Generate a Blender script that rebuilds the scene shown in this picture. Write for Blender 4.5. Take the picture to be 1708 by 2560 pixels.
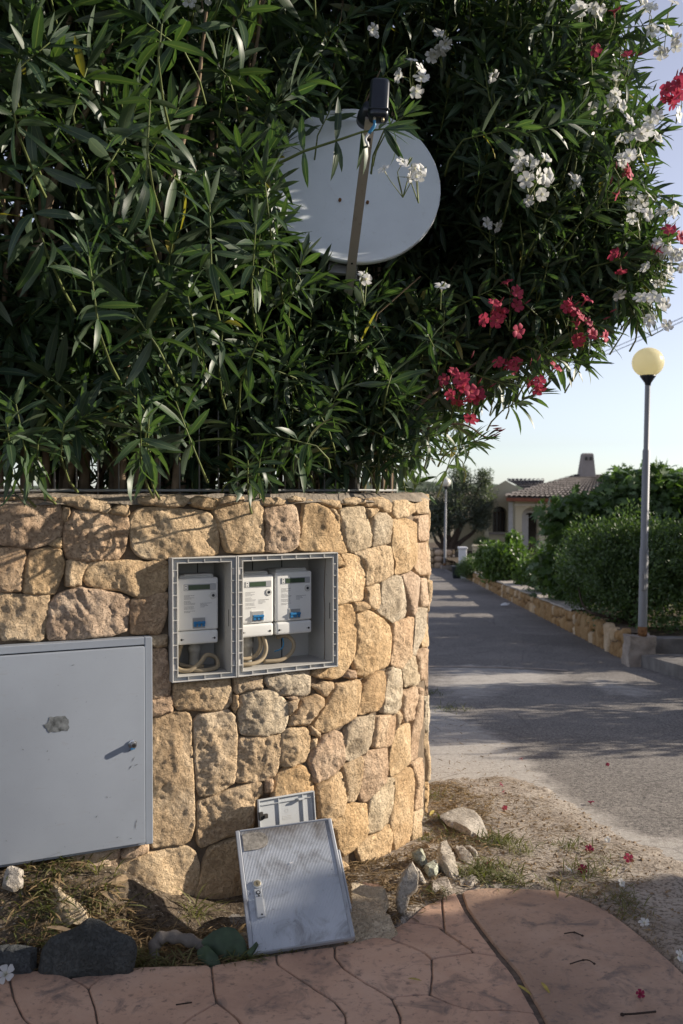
import bpy, bmesh, math, random
import numpy as np
from mathutils import Vector, Matrix

random.seed(7)
rng = np.random.default_rng(7)
for _o in list(bpy.data.objects):
    bpy.data.objects.remove(_o)
S = bpy.context.scene
COL = S.collection
R = math.radians

# ------------------------------------------------------------------ camera
CAM_Z = 1.55
PITCH = R(1.27)
F = 35.0 / 36.0 * 2560.0            # focal length in photo pixels
cd = bpy.data.cameras.new('camera')
cd.lens = 35.0
cd.sensor_fit = 'VERTICAL'
cd.sensor_height = 36.0
cd.sensor_width = 24.0
cd.clip_start = 0.05
cd.clip_end = 9000.0
cd.dof.use_dof = True
cd.dof.focus_distance = 3.8
cd.dof.aperture_fstop = 5.0
cam = bpy.data.objects.new('camera', cd)
cam.location = (0, 0, CAM_Z)
cam.rotation_euler = (R(90) - PITCH, 0, 0)
COL.objects.link(cam)
S.camera = cam

# ------------------------------------------------------------------ sky, sun, exposure
SUN_EL = R(21.0)
SUN_AZ = R(10.5)                    # measured from +X towards +Y
world = bpy.data.worlds.new('World')
S.world = world
world.use_nodes = True
wn = world.node_tree.nodes
wl = world.node_tree.links
sky = wn.new('ShaderNodeTexSky')
sky.sky_type = 'NISHITA'
sky.sun_disc = False
sky.sun_elevation = SUN_EL
sky.sun_rotation = R(90) - SUN_AZ
sky.altitude = 20
sky.air_density = 0.9
sky.dust_density = 0.25
sky.ozone_density = 4.0
hz = wn.new('ShaderNodeHueSaturation')      # thin summer haze: a paler sky all round
hz.inputs['Saturation'].default_value = 0.46
hz.inputs['Hue'].default_value = 0.52
wl.new(sky.outputs[0], hz.inputs['Color'])
wl.new(hz.outputs[0], wn['Background'].inputs['Color'])
wn['Background'].inputs['Strength'].default_value = 0.112
LSUN = Vector((math.cos(SUN_EL) * math.cos(SUN_AZ), math.cos(SUN_EL) * math.sin(SUN_AZ), math.sin(SUN_EL)))
sd = bpy.data.lights.new('sun', 'SUN')
sd.energy = 5.0
sd.angle = R(0.55)
sd.color = (1.0, 0.89, 0.75)
sun = bpy.data.objects.new('sun', sd)
sun.rotation_euler = LSUN.to_track_quat('Z', 'Y').to_euler()
sun.location = (6, 4, 8)
COL.objects.link(sun)
S.view_settings.view_transform = 'Standard'
S.view_settings.look = 'None'
S.view_settings.gamma = 1.0
S.view_settings.use_curve_mapping = False
S.view_settings.exposure = 0.68
S.render.engine = 'CYCLES'
S.cycles.use_denoising = True
S.cycles.max_bounces = 7
S.cycles.transparent_max_bounces = 6
S.cycles.transmission_bounces = 4
S.cycles.caustics_reflective = False
S.cycles.caustics_refractive = False

# ------------------------------------------------------------------ geometry helpers
CP, SP = math.cos(PITCH), math.sin(PITCH)

def ray(px, py):
    u = (px - 854.0) / F
    v = -(py - 1280.0) / F
    return np.array([u, CP + v * SP, -SP + v * CP])

def P(px, py, Y):
    d = ray(px, py)
    k = Y / d[1]
    return np.array([d[0] * k, Y, CAM_Z + d[2] * k])

def proj(p):
    p = np.asarray(p, float)
    x, y, z = p[..., 0], p[..., 1], p[..., 2] - CAM_Z
    w = y * CP - z * SP
    w = np.where(np.abs(w) < 1e-4, 1e-4, w)
    v = y * SP + z * CP
    return 854.0 + F * x / w, 1280.0 - F * v / w, w

def gz(Y):
    return np.interp(Y, [-50, 3.9, 12.4, 41, 70, 200], [0.0, 0.0, -0.65, -1.55, -1.8, -3.0])

def G(px, py, off=0.0):
    d = ray(px, py)
    lo, hi = 1.5, 80.0
    for _ in range(50):
        m = 0.5 * (lo + hi)
        if CAM_Z + d[2] / d[1] * m > gz(m) + off:
            lo = m
        else:
            hi = m
    m = 0.5 * (lo + hi)
    return np.array([d[0] / d[1] * m, m, gz(m) + off])

def _hash(ix, iy, iz, seed):
    h = (ix * 374761393 + iy * 668265263 + iz * 2147483647 + seed * 974711) & 0xffffffff
    h = ((h ^ (h >> 13)) * 1274126177) & 0xffffffff
    h = h ^ (h >> 16)
    return (h & 0xffff) / 65535.0

def vnoise(p, seed=0):
    p = np.asarray(p, float)
    i = np.floor(p).astype(np.int64)
    f = p - i
    f = f * f * (3 - 2 * f)
    out = 0.0
    for dx in (0, 1):
        for dy in (0, 1):
            for dz in (0, 1):
                w = (f[..., 0] if dx else 1 - f[..., 0]) * (f[..., 1] if dy else 1 - f[..., 1]) * (f[..., 2] if dz else 1 - f[..., 2])
                out = out + w * _hash(i[..., 0] + dx, i[..., 1] + dy, i[..., 2] + dz, seed)
    return out * 2 - 1

def fbm(p, seed=0, oct=4, gain=0.5):
    a, s, t = 1.0, 0.0, 0.0
    p = np.asarray(p, float)
    for k in range(oct):
        s = s + a * vnoise(p * (2.03 ** k) + 17.3 * k, seed + k)
        t += a
        a *= gain
    return s / t

def mesh_obj(name, verts, faces, mats=None, parent=None, loc=None, smooth=False, mi=None, uv=None, attr=None):
    me = bpy.data.meshes.new(name)
    verts = np.asarray(verts, float)
    if loc is not None:
        verts = verts - np.asarray(loc, float)
    me.from_pydata([tuple(v) for v in verts], [], [tuple(int(i) for i in f) for f in faces])
    return finish(name, me, mats, parent, loc, smooth, mi, uv, attr)

def finish(name, me, mats=None, parent=None, loc=None, smooth=False, mi=None, uv=None, attr=None):
    if mats is not None:
        for m in (mats if isinstance(mats, (list, tuple)) else [mats]):
            me.materials.append(M(m) if isinstance(m, str) else m)
    if mi is not None:
        me.polygons.foreach_set('material_index', np.asarray(mi, np.int32))
    if smooth:
        me.polygons.foreach_set('use_smooth', np.ones(len(me.polygons), bool))
    if attr is not None:
        for k, vals in attr.items():
            a = me.attributes.new(k, 'FLOAT', 'POINT')
            a.data.foreach_set('value', np.asarray(vals, np.float32))
    if uv is not None:
        lay = me.uv_layers.new(name='UVMap')
        li = np.empty(len(me.loops), np.int32)
        me.loops.foreach_get('vertex_index', li)
        lay.data.foreach_set('uv', np.asarray(uv, np.float32)[li].ravel())
    me.update()
    o = bpy.data.objects.new(name, me)
    COL.objects.link(o)
    if loc is not None:
        o.location = tuple(loc)
    if parent is not None:
        o.parent = parent
    return o

def quads_fast(name, V, Q, mats, parent=None, smooth=False, uv=None, attr=None):
    """large mesh of quads from numpy arrays"""
    me = bpy.data.meshes.new(name)
    V = np.ascontiguousarray(V, np.float32)
    Q = np.ascontiguousarray(Q, np.int32)
    k = Q.shape[1]
    me.vertices.add(len(V))
    me.vertices.foreach_set('co', V.ravel())
    me.loops.add(Q.size)
    me.loops.foreach_set('vertex_index', Q.ravel())
    me.polygons.add(len(Q))
    me.polygons.foreach_set('loop_start', np.arange(0, Q.size, k, dtype=np.int32))
    me.update(calc_edges=True)
    return finish(name, me, mats, parent, None, smooth, None, uv, attr)

class MB:
    def __init__(self):
        self.v, self.f, self.m = [], [], []
    def add(self, verts, faces, mi=0):
        b = len(self.v)
        self.v += [tuple(map(float, p)) for p in verts]
        for f in faces:
            self.f.append(tuple(int(i) + b for i in f))
            self.m.append(mi)
        return self
    def box(self, x0, x1, y0, y1, z0, z1, mi=0, bev=0.0, seg=1):
        if bev > 0:
            bm = bmesh.new()
            bmesh.ops.create_cube(bm, size=1.0)
            for v in bm.verts:
                v.co = Vector((x0 + (v.co.x + .5) * (x1 - x0), y0 + (v.co.y + .5) * (y1 - y0), z0 + (v.co.z + .5) * (z1 - z0)))
            bmesh.ops.bevel(bm, geom=list(bm.edges), offset=bev, segments=seg, profile=0.6, affect='EDGES')
            bm.verts.index_update()
            self.add([v.co for v in bm.verts], [[v.index for v in f.verts] for f in bm.faces], mi)
            bm.free()
            return self
        v = [(x0, y0, z0), (x1, y0, z0), (x1, y1, z0), (x0, y1, z0), (x0, y0, z1), (x1, y0, z1), (x1, y1, z1), (x0, y1, z1)]
        return self.add(v, [(0, 3, 2, 1), (4, 5, 6, 7), (0, 1, 5, 4), (1, 2, 6, 5), (2, 3, 7, 6), (3, 0, 4, 7)], mi)
    def tube(self, pts, rad, n=8, mi=0, cap=True):
        pts = [np.asarray(p, float) for p in pts]
        rad = rad if isinstance(rad, (list, tuple, np.ndarray)) else [rad] * len(pts)
        ref = np.array([0.0, 0.0, 1.0])
        vs, fs = [], []
        prev = None
        for i, p in enumerate(pts):
            t = pts[min(i + 1, len(pts) - 1)] - pts[max(i - 1, 0)]
            t = t / (np.linalg.norm(t) + 1e-9)
            if prev is None:
                a = np.cross(t, ref)
                if np.linalg.norm(a) < 1e-2:
                    a = np.cross(t, np.array([1.0, 0, 0]))
            else:
                a = prev - t * np.dot(prev, t)
            a = a / (np.linalg.norm(a) + 1e-9)
            prev = a
            b = np.cross(t, a)
            for k in range(n):
                an = 2 * math.pi * k / n
                vs.append(p + rad[i] * (math.cos(an) * a + math.sin(an) * b))
        for i in range(len(pts) - 1):
            for k in range(n):
                k2 = (k + 1) % n
                fs.append((i * n + k, i * n + k2, (i + 1) * n + k2, (i + 1) * n + k))
        if cap:
            fs.append(tuple(range(n))[::-1])
            fs.append(tuple((len(pts) - 1) * n + k for k in range(n)))
        return self.add(vs, fs, mi)
    def lathe(self, prof, n=20, mi=0, c=(0, 0, 0)):
        vs, fs = [], []
        for r, z in prof:
            for k in range(n):
                an = 2 * math.pi * k / n
                vs.append((c[0] + r * math.cos(an), c[1] + r * math.sin(an), c[2] + z))
        for i in range(len(prof) - 1):
            for k in range(n):
                k2 = (k + 1) % n
                fs.append((i * n + k, i * n + k2, (i + 1) * n + k2, (i + 1) * n + k))
        return self.add(vs, fs, mi)
    def xform(self, mat, start=0):
        mat = np.asarray(mat)
        for i in range(start, len(self.v)):
            p = mat @ np.array([*self.v[i], 1.0])
            self.v[i] = (p[0], p[1], p[2])
        return self
    def build(self, name, mats, parent=None, smooth=False, loc=None):
        return mesh_obj(name, self.v, self.f, mats, parent, loc, smooth, self.m)

def smooth_by_angle(o, deg=35):
    me = o.data
    me.polygons.foreach_set('use_smooth', np.ones(len(me.polygons), bool))
    bm = bmesh.new()
    bm.from_mesh(me)
    for e in bm.edges:
        if len(e.link_faces) == 2 and e.calc_face_angle(0) > R(deg):
            e.smooth = False
    bm.to_mesh(me)
    bm.free()
    return o

def tag(o, label=None, cat=None, group=None, kind=None):
    if label: o['label'] = label
    if cat: o['category'] = cat
    if group: o['group'] = group
    if kind: o['kind'] = kind
    return o

def empty(name, loc=(0, 0, 0), rz=0.0, label=None, cat=None, group=None):
    o = bpy.data.objects.new(name, None)
    o.empty_display_size = 0.1
    o.location = tuple(loc)
    o.rotation_euler = (0, 0, rz)
    COL.objects.link(o)
    return tag(o, label, cat, group)

# ------------------------------------------------------------------ materials
_M = {}
def M(name):
    return _M[name]

class NT:
    def __init__(self, name):
        self.m = bpy.data.materials.new(name)
        self.m.use_nodes = True
        self.t = self.m.node_tree
        self.n = self.t.nodes
        self.b = self.n['Principled BSDF']
        _M[name] = self.m
    def new(self, t, **kw):
        n = self.n.new(t)
        for k, v in kw.items():
            setattr(n, k, v)
        return n
    def link(self, a, b):
        self.t.links.new(a, b)
    def val(self, sock, v):
        sock.default_value = v
    def coords(self, kind='Object', rnd=True, scale=None):
        tc = self.new('ShaderNodeTexCoord')
        out = tc.outputs[kind]
        if rnd:
            oi = self.new('ShaderNodeObjectInfo')
            mu = self.new('ShaderNodeMath', operation='MULTIPLY')
            mu.inputs[1].default_value = 37.0
            self.link(oi.outputs['Random'], mu.inputs[0])
            ad = self.new('ShaderNodeVectorMath', operation='ADD')
            self.link(out, ad.inputs[0])
            self.link(mu.outputs[0], ad.inputs[1])
            out = ad.outputs[0]
        if scale is not None:
            mp = self.new('ShaderNodeMapping')
            mp.inputs['Scale'].default_value = scale
            self.link(out, mp.inputs['Vector'])
            out = mp.outputs[0]
        return out
    def noise(self, co, scale, detail=4.0, rough=0.55, dist=0.0):
        n = self.new('ShaderNodeTexNoise')
        n.inputs['Scale'].default_value = scale
        n.inputs['Detail'].default_value = detail
        n.inputs['Roughness'].default_value = rough
        n.inputs['Distortion'].default_value = dist
        self.link(co, n.inputs['Vector'])
        return n.outputs['Fac']
    def voro(self, co, scale, feature='F1'):
        n = self.new('ShaderNodeTexVoronoi', feature=feature)
        n.inputs['Scale'].default_value = scale
        self.link(co, n.inputs['Vector'])
        return n.outputs['Distance']
    def ramp(self, fac, stops):
        r = self.new('ShaderNodeValToRGB')
        el = r.color_ramp.elements
        while len(el) < len(stops):
            el.new(0.5)
        for e, (p, c) in zip(el, stops):
            e.position = p
            e.color = (*c, 1) if len(c) == 3 else c
        self.link(fac, r.inputs[0])
        return r.outputs[0]
    def mix(self, fac, a, b, blend='MIX'):
        n = self.new('ShaderNodeMix', data_type='RGBA', blend_type=blend)
        for s, v in ((n.inputs[0], fac), (n.inputs[6], a), (n.inputs[7], b)):
            if hasattr(v, 'is_linked') or hasattr(v, 'links'):
                self.link(v, s)
            elif isinstance(v, (int, float)):
                s.default_value = v
            else:
                s.default_value = (*v, 1)
        return n.outputs[2]
    def math(self, op, a, b=None, clamp=False):
        n = self.new('ShaderNodeMath', operation=op, use_clamp=clamp)
        for s, v in ((n.inputs[0], a), (n.inputs[1], b)):
            if v is None: continue
            if isinstance(v, (int, float)): s.default_value = v
            else: self.link(v, s)
        return n.outputs[0]
    def attr(self, name):
        n = self.new('ShaderNodeAttribute', attribute_name=name)
        return n.outputs['Fac']
    def rand(self):
        return self.new('ShaderNodeObjectInfo').outputs['Random']
    def bump(self, h, strength=0.5, dist=0.01, prev=None):
        n = self.new('ShaderNodeBump')
        n.inputs['Strength'].default_value = strength
        n.inputs['Distance'].default_value = dist
        self.link(h, n.inputs['Height'])
        if prev is not None:
            self.link(prev, n.inputs['Normal'])
        self.link(n.outputs[0], self.b.inputs['Normal'])
        return n.outputs[0]
    def base(self, c):
        if isinstance(c, tuple): self.b.inputs['Base Color'].default_value = (*c, 1)
        else: self.link(c, self.b.inputs['Base Color'])
    def set(self, rough=0.6, spec=0.5, metal=0.0):
        if isinstance(rough, (int, float)): self.b.inputs['Roughness'].default_value = rough
        else: self.link(rough, self.b.inputs['Roughness'])
        self.b.inputs['Specular IOR Level'].default_value = spec
        self.b.inputs['Metallic'].default_value = metal
        return self.m

def simple(name, col, rough=0.6, spec=0.4, metal=0.0, var=0.15, scale=12.0, bump=0.0, bscale=80.0, bdist=0.002, dirt=0.0):
    t = NT(name)
    co = t.coords()
    f = t.noise(co, scale, 5)
    lo = tuple(c * (1 - var) for c in col)
    hi = tuple(min(1, c * (1 + var)) for c in col)
    c = t.ramp(f, [(0.3, lo), (0.7, hi)])
    if dirt > 0:
        d = t.noise(co, scale * 2.7, 6, 0.65)
        d = t.ramp(d, [(0.55, (0, 0, 0)), (0.72, (dirt, dirt, dirt))])
        c = t.mix(d, c, tuple(x * 0.35 for x in (0.30, 0.24, 0.18)))
    t.base(c)
    if bump > 0:
        t.bump(t.noise(co, bscale, 5, 0.6), bump, bdist)
    return t.set(rough, spec, metal)

def stone_mat(name, c0, c1, c2, dark):
    t = NT(name)
    co = t.coords()
    big = t.noise(co, 5.5, 6, 0.6, 0.6)
    fine = t.noise(co, 55, 5, 0.7)
    c = t.ramp(big, [(0.28, c0), (0.5, c1), (0.72, c2)])
    c = t.mix(t.ramp(fine, [(0.30, (0.45, 0.45, 0.45)), (0.55, (0, 0, 0))]), c, dark)
    sp = t.noise(co, 190, 3, 0.7)
    c = t.mix(t.ramp(sp, [(0.33, (0.7, 0.7, 0.7)), (0.41, (0, 0, 0))]), c, tuple(x * 0.55 for x in dark))
    rv = t.ramp(t.rand(), [(0.0, (0.84, 0.78, 0.72)), (0.25, (1.02, 1.0, 0.98)), (0.5, (1.0, 0.92, 0.80)), (0.75, (0.95, 0.95, 0.97)), (1.0, (1.10, 1.06, 1.0))])
    c = t.mix(1.0, c, rv, 'MULTIPLY')
    t.base(c)
    mid = t.noise(co, 26, 7, 0.68, 0.5)
    pit = t.math('MULTIPLY', t.ramp(t.noise(co, 95, 4, 0.7), [(0.32, (0, 0, 0)), (0.52, (1, 1, 1))]), 0.30)
    t.bump(t.math('ADD', mid, pit), 1.0, 0.014)
    return t.set(0.92, 0.15)

stone_mat('stone_ochre', (0.47, 0.345, 0.215), (0.63, 0.485, 0.315), (0.72, 0.595, 0.425), (0.32, 0.225, 0.14))
stone_mat('stone_gold', (0.50, 0.35, 0.20), (0.64, 0.475, 0.29), (0.72, 0.575, 0.385), (0.38, 0.25, 0.13))
stone_mat('stone_pink', (0.44, 0.315, 0.215), (0.59, 0.445, 0.315), (0.69, 0.56, 0.42), (0.24, 0.17, 0.12))
stone_mat('stone_grey', (0.42, 0.345, 0.25), (0.59, 0.50, 0.37), (0.70, 0.62, 0.48), (0.22, 0.185, 0.14))
stone_mat('rubble_pale', (0.36, 0.33, 0.285), (0.49, 0.455, 0.40), (0.58, 0.545, 0.485), (0.24, 0.22, 0.19))
stone_mat('rubble_green', (0.33, 0.36, 0.29), (0.48, 0.51, 0.43), (0.60, 0.62, 0.54), (0.22, 0.25, 0.19))
stone_mat('rubble_dark', (0.055, 0.062, 0.066), (0.085, 0.093, 0.096), (0.12, 0.126, 0.126), (0.045, 0.05, 0.05))
stone_mat('rubble_brown', (0.14, 0.09, 0.075), (0.20, 0.135, 0.11), (0.26, 0.19, 0.155), (0.10, 0.065, 0.05))
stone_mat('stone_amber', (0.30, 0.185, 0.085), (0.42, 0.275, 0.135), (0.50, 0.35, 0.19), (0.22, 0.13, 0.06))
simple('mortar', (0.17, 0.132, 0.095), 0.95, 0.1, var=0.35, scale=18, bump=0.9, bscale=60, bdist=0.01)
simple('cement_top', (0.24, 0.205, 0.165), 0.95, 0.1, var=0.35, scale=15, bump=0.9, bscale=50, bdist=0.01)
def leaf_mat(name, c_lo, c_hi, back, rib, rough=0.44, trans=0.28, use_obj=True, spec=0.5, yel=None):
    yel = yel or c_hi
    t = NT(name)
    uvn = t.new('ShaderNodeUVMap', uv_map='UVMap')
    sx = t.new('ShaderNodeSeparateXYZ')
    t.link(uvn.outputs[0], sx.inputs[0])
    rnd = t.attr('tint') if not use_obj else t.rand()
    c = t.ramp(rnd, [(0.0, c_lo), (0.6, tuple((a + b) / 2 for a, b in zip(c_lo, c_hi))), (0.972, c_hi), (0.982, yel), (1.0, yel)])
    v = t.math('ABSOLUTE', t.math('SUBTRACT', sx.outputs[1], 0.5))
    ribm = t.ramp(v, [(0.018, (0.75, 0.75, 0.75)), (0.06, (0, 0, 0))])
    c = t.mix(ribm, c, rib)
    geo = t.new('ShaderNodeNewGeometry')
    c2 = t.mix(t.math('MULTIPLY', geo.outputs['Backfacing'], 0.75), c, back)
    t.base(c2)
    t.set(rough, spec)
    tr = t.new('ShaderNodeBsdfTranslucent')
    tc = t.mix(1.0, c, (1.9, 2.1, 0.75), 'MULTIPLY')
    t.link(tc, tr.inputs[0])
    ms = t.new('ShaderNodeMixShader')
    ms.inputs[0].default_value = trans
    t.link(t.b.outputs[0], ms.inputs[1])
    t.link(tr.outputs[0], ms.inputs[2])
    t.link(ms.outputs[0], t.n['Material Output'].inputs['Surface'])
    return t.m

leaf_mat('oleander_leaf', (0.024, 0.050, 0.028), (0.057, 0.102, 0.039), (0.085, 0.118, 0.075), (0.15, 0.19, 0.10), yel=(0.26, 0.22, 0.05))
leaf_mat('oleander_leaves', (0.024, 0.050, 0.028), (0.057, 0.102, 0.039), (0.085, 0.118, 0.075), (0.15, 0.19, 0.10), use_obj=False, yel=(0.26, 0.22, 0.05))
leaf_mat('hedge_leaves', (0.038, 0.074, 0.024), (0.11, 0.17, 0.048), (0.06, 0.09, 0.04), (0.08, 0.12, 0.05), use_obj=False, rough=0.42)
leaf_mat('fig_leaves', (0.040, 0.083, 0.025), (0.092, 0.152, 0.042), (0.07, 0.10, 0.05), (0.09, 0.13, 0.05), use_obj=False, rough=0.5)
leaf_mat('lime_leaves', (0.040, 0.085, 0.018), (0.110, 0.175, 0.035), (0.09, 0.13, 0.05), (0.12, 0.17, 0.06), use_obj=False, rough=0.35)
leaf_mat('olive_leaves', (0.040, 0.056, 0.040), (0.105, 0.125, 0.095), (0.16, 0.18, 0.15), (0.12, 0.14, 0.10), use_obj=False, rough=0.5)
leaf_mat('grass_blades', (0.075, 0.090, 0.030), (0.200, 0.185, 0.085), (0.10, 0.12, 0.05), (0.12, 0.14, 0.06), use_obj=False, rough=0.6, spec=0.2)
leaf_mat('dry_litter', (0.085, 0.055, 0.030), (0.36, 0.26, 0.14), (0.24, 0.17, 0.10), (0.22, 0.16, 0.09), use_obj=False, rough=0.8, trans=0.1, spec=0.15)

def petal_mat(name, c0, c1, trans=0.35):
    t = NT(name)
    uvn = t.new('ShaderNodeUVMap', uv_map='UVMap')
    sx = t.new('ShaderNodeSeparateXYZ')
    t.link(uvn.outputs[0], sx.inputs[0])
    c = t.ramp(sx.outputs[0], [(0.0, c0), (0.35, c1), (1.0, c1)])
    rv = t.ramp(t.rand(), [(0.0, (0.8, 0.8, 0.8)), (1.0, (1.05, 1.05, 1.05))])
    c = t.mix(1.0, c, rv, 'MULTIPLY')
    t.base(c)
    t.set(0.6, 0.25)
    tr = t.new('ShaderNodeBsdfTranslucent')
    t.link(c, tr.inputs[0])
    ms = t.new('ShaderNodeMixShader')
    ms.inputs[0].default_value = trans
    t.link(t.b.outputs[0], ms.inputs[1])
    t.link(tr.outputs[0], ms.inputs[2])
    t.link(ms.outputs[0], t.n['Material Output'].inputs['Surface'])

petal_mat('petal_white', (0.62, 0.62, 0.40), (0.82, 0.82, 0.80))
petal_mat('petal_pink', (0.52, 0.17, 0.15), (0.52, 0.065, 0.12))
petal_mat('petal_wilted', (0.22, 0.05, 0.06), (0.27, 0.025, 0.07))
simple('stem_green', (0.13, 0.16, 0.05), 0.6, 0.3, var=0.3)
simple('stem_woody', (0.21, 0.155, 0.105), 0.9, 0.15, var=0.4, scale=14, bump=0.6, bscale=60, bdist=0.004)
simple('bark_dark', (0.075, 0.055, 0.042), 0.95, 0.1, var=0.4, scale=10, bump=0.8, bscale=25, bdist=0.02)
simple('bud_red', (0.20, 0.03, 0.04), 0.6, 0.3)

# painted and plastic things
def scuffed(name, col, rough=0.45, dirtcol=(0.10, 0.09, 0.08), amt=0.5, streak=(1, 1, 1), spec=0.4, metal=0.0):
    t = NT(name)
    co = t.coords(rnd=True)
    c = t.ramp(t.noise(co, 3.0, 5), [(0.3, tuple(x * 0.90 for x in col)), (0.7, tuple(x * 1.06 for x in col))])
    co2 = t.coords(rnd=True, scale=streak)
    d = t.ramp(t.noise(co2, 26, 6, 0.65), [(0.60, (0, 0, 0)), (0.74, (amt, amt, amt))])
    c = t.mix(d, c, dirtcol)
    d2 = t.ramp(t.noise(co, 95, 3, 0.6), [(0.68, (0, 0, 0)), (0.74, (amt, amt, amt))])
    c = t.mix(d2, c, tuple(x * 0.6 for x in dirtcol))
    t.base(c)
    t.bump(t.noise(co, 40, 4, 0.6), 0.10, 0.002)
    return t.set(rough, spec, metal)

scuffed('cabinet_paint', (0.275, 0.305, 0.350), 0.42, (0.24, 0.235, 0.23), 0.45, (0.6, 1, 2.2))
scuffed('box_plastic', (0.50, 0.49, 0.465), 0.55, (0.20, 0.18, 0.15), 0.5)
scuffed('box_inside', (0.45, 0.44, 0.41), 0.6, (0.20, 0.18, 0.15), 0.45)
scuffed('meter_white', (0.74, 0.74, 0.71), 0.42, (0.45, 0.42, 0.36), 0.2)
scuffed('meter_cover', (0.56, 0.56, 0.53), 0.45, (0.40, 0.36, 0.30), 0.3)
scuffed('lid_plastic', (0.46, 0.48, 0.49), 0.55, (0.22, 0.20, 0.17), 0.6)
scuffed('panel_grey', (0.36, 0.38, 0.41), 0.6, (0.13, 0.115, 0.10), 0.75, (1.2, 1.2, 0.5))
scuffed('panel_groove', (0.22, 0.23, 0.245), 0.7, (0.09, 0.08, 0.07), 0.75, (1.2, 1.2, 0.5))
scuffed('dish_paint', (0.76, 0.815, 0.85), 0.36, (0.52, 0.54, 0.53), 0.35, (1, 1, 0.6))
scuffed('galv_metal', (0.36, 0.35, 0.335), 0.42, (0.23, 0.19, 0.15), 0.6, (1, 1, 0.3), spec=0.5, metal=0.55)
scuffed('pole_paint', (0.21, 0.215, 0.225), 0.5, (0.20, 0.16, 0.13), 0.6, (1, 1, 0.3), spec=0.4, metal=0.2)
scuffed('arm_metal', (0.42, 0.37, 0.31), 0.5, (0.15, 0.12, 0.10), 0.6, (1, 1, 0.4), spec=0.5, metal=0.35)
t = NT('panel_face')
co = t.coords(rnd=False)
c = t.ramp(t.noise(co, 6, 6, 0.6), [(0.3, (0.40, 0.43, 0.47)), (0.7, (0.52, 0.55, 0.59))])
sx = t.new('ShaderNodeSeparateXYZ'); t.link(co, sx.inputs[0])
dn_ = t.math('ADD', sx.outputs[2], t.math('MULTIPLY', t.math('SUBTRACT', t.noise(co, 14, 6, 0.65), 0.5), 0.22))
c = t.mix(t.ramp(dn_, [(0.36, (0, 0, 0)), (0.46, (0.8, 0.8, 0.8))]), c, (0.115, 0.092, 0.07))
c = t.mix(t.ramp(t.noise(co, 9, 7, 0.7, 0.8), [(0.50, (0, 0, 0)), (0.70, (0.65, 0.65, 0.65))]), c, (0.135, 0.125, 0.12))
c = t.mix(t.ramp(t.noise(co, 60, 3, 0.6), [(0.66, (0, 0, 0)), (0.74, (0.6, 0.6, 0.6))]), c, (0.06, 0.05, 0.045))
t.base(c); t.set(0.65, 0.3)
simple('rust', (0.20, 0.10, 0.045), 0.9, 0.15, var=0.5, scale=25, bump=0.5)
simple('black_plastic', (0.012, 0.016, 0.024), 0.28, 0.5, var=0.2)
simple('dark_slot', (0.022, 0.021, 0.020), 0.8, 0.2, var=0.3)
simple('seam_dark', (0.045, 0.042, 0.038), 0.8, 0.2, var=0.3)
simple('lcd_green', (0.055, 0.085, 0.055), 0.22, 0.5, var=0.15)
simple('lcd_side', (0.36, 0.37, 0.38), 0.35, 0.5, var=0.1)
simple('print_grey', (0.33, 0.33, 0.33), 0.7, 0.2, var=0.1)
simple('breaker_blue', (0.02, 0.16, 0.36), 0.4, 0.5, var=0.15)
simple('blue_wire', (0.04, 0.22, 0.42), 0.45, 0.4, var=0.15)
simple('breaker_grey', (0.33, 0.33, 0.32), 0.5, 0.4, var=0.15)
simple('cable_beige', (0.31, 0.25, 0.165), 0.6, 0.3, var=0.2, scale=20)
simple('conduit', (0.33, 0.32, 0.29), 0.6, 0.3, var=0.25, scale=20)
simple('brass', (0.42, 0.36, 0.24), 0.4, 0.5, metal=0.6, var=0.2)
simple('chrome', (0.48, 0.48, 0.49), 0.25, 0.6, metal=0.9, var=0.1)
simple('mesh_wire', (0.30, 0.30, 0.29), 0.5, 0.4, metal=0.3, var=0.2)
simple('old_glue', (0.13, 0.14, 0.145), 0.8, 0.2, var=0.6, scale=60)
simple('peel_spot', (0.30, 0.275, 0.235), 0.9, 0.1, var=0.5, scale=70, bump=0.6)
t = NT('globe'); t.base((0.88, 0.82, 0.58)); t.set(0.30, 0.5)
tr = t.new('ShaderNodeBsdfTranslucent'); tr.inputs[0].default_value = (0.92, 0.87, 0.63, 1)
ms = t.new('ShaderNodeMixShader'); ms.inputs[0].default_value = 0.6
t.link(t.b.outputs[0], ms.inputs[1]); t.link(tr.outputs[0], ms.inputs[2]); t.link(ms.outputs[0], t.n['Material Output'].inputs['Surface'])
t = NT('globe_white'); t.base((0.68, 0.67, 0.58)); t.set(0.30, 0.5)
simple('litter_white', (0.70, 0.70, 0.70), 0.7, 0.2)
simple('wire_grey', (0.10, 0.10, 0.11), 0.7, 0.2)

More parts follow.
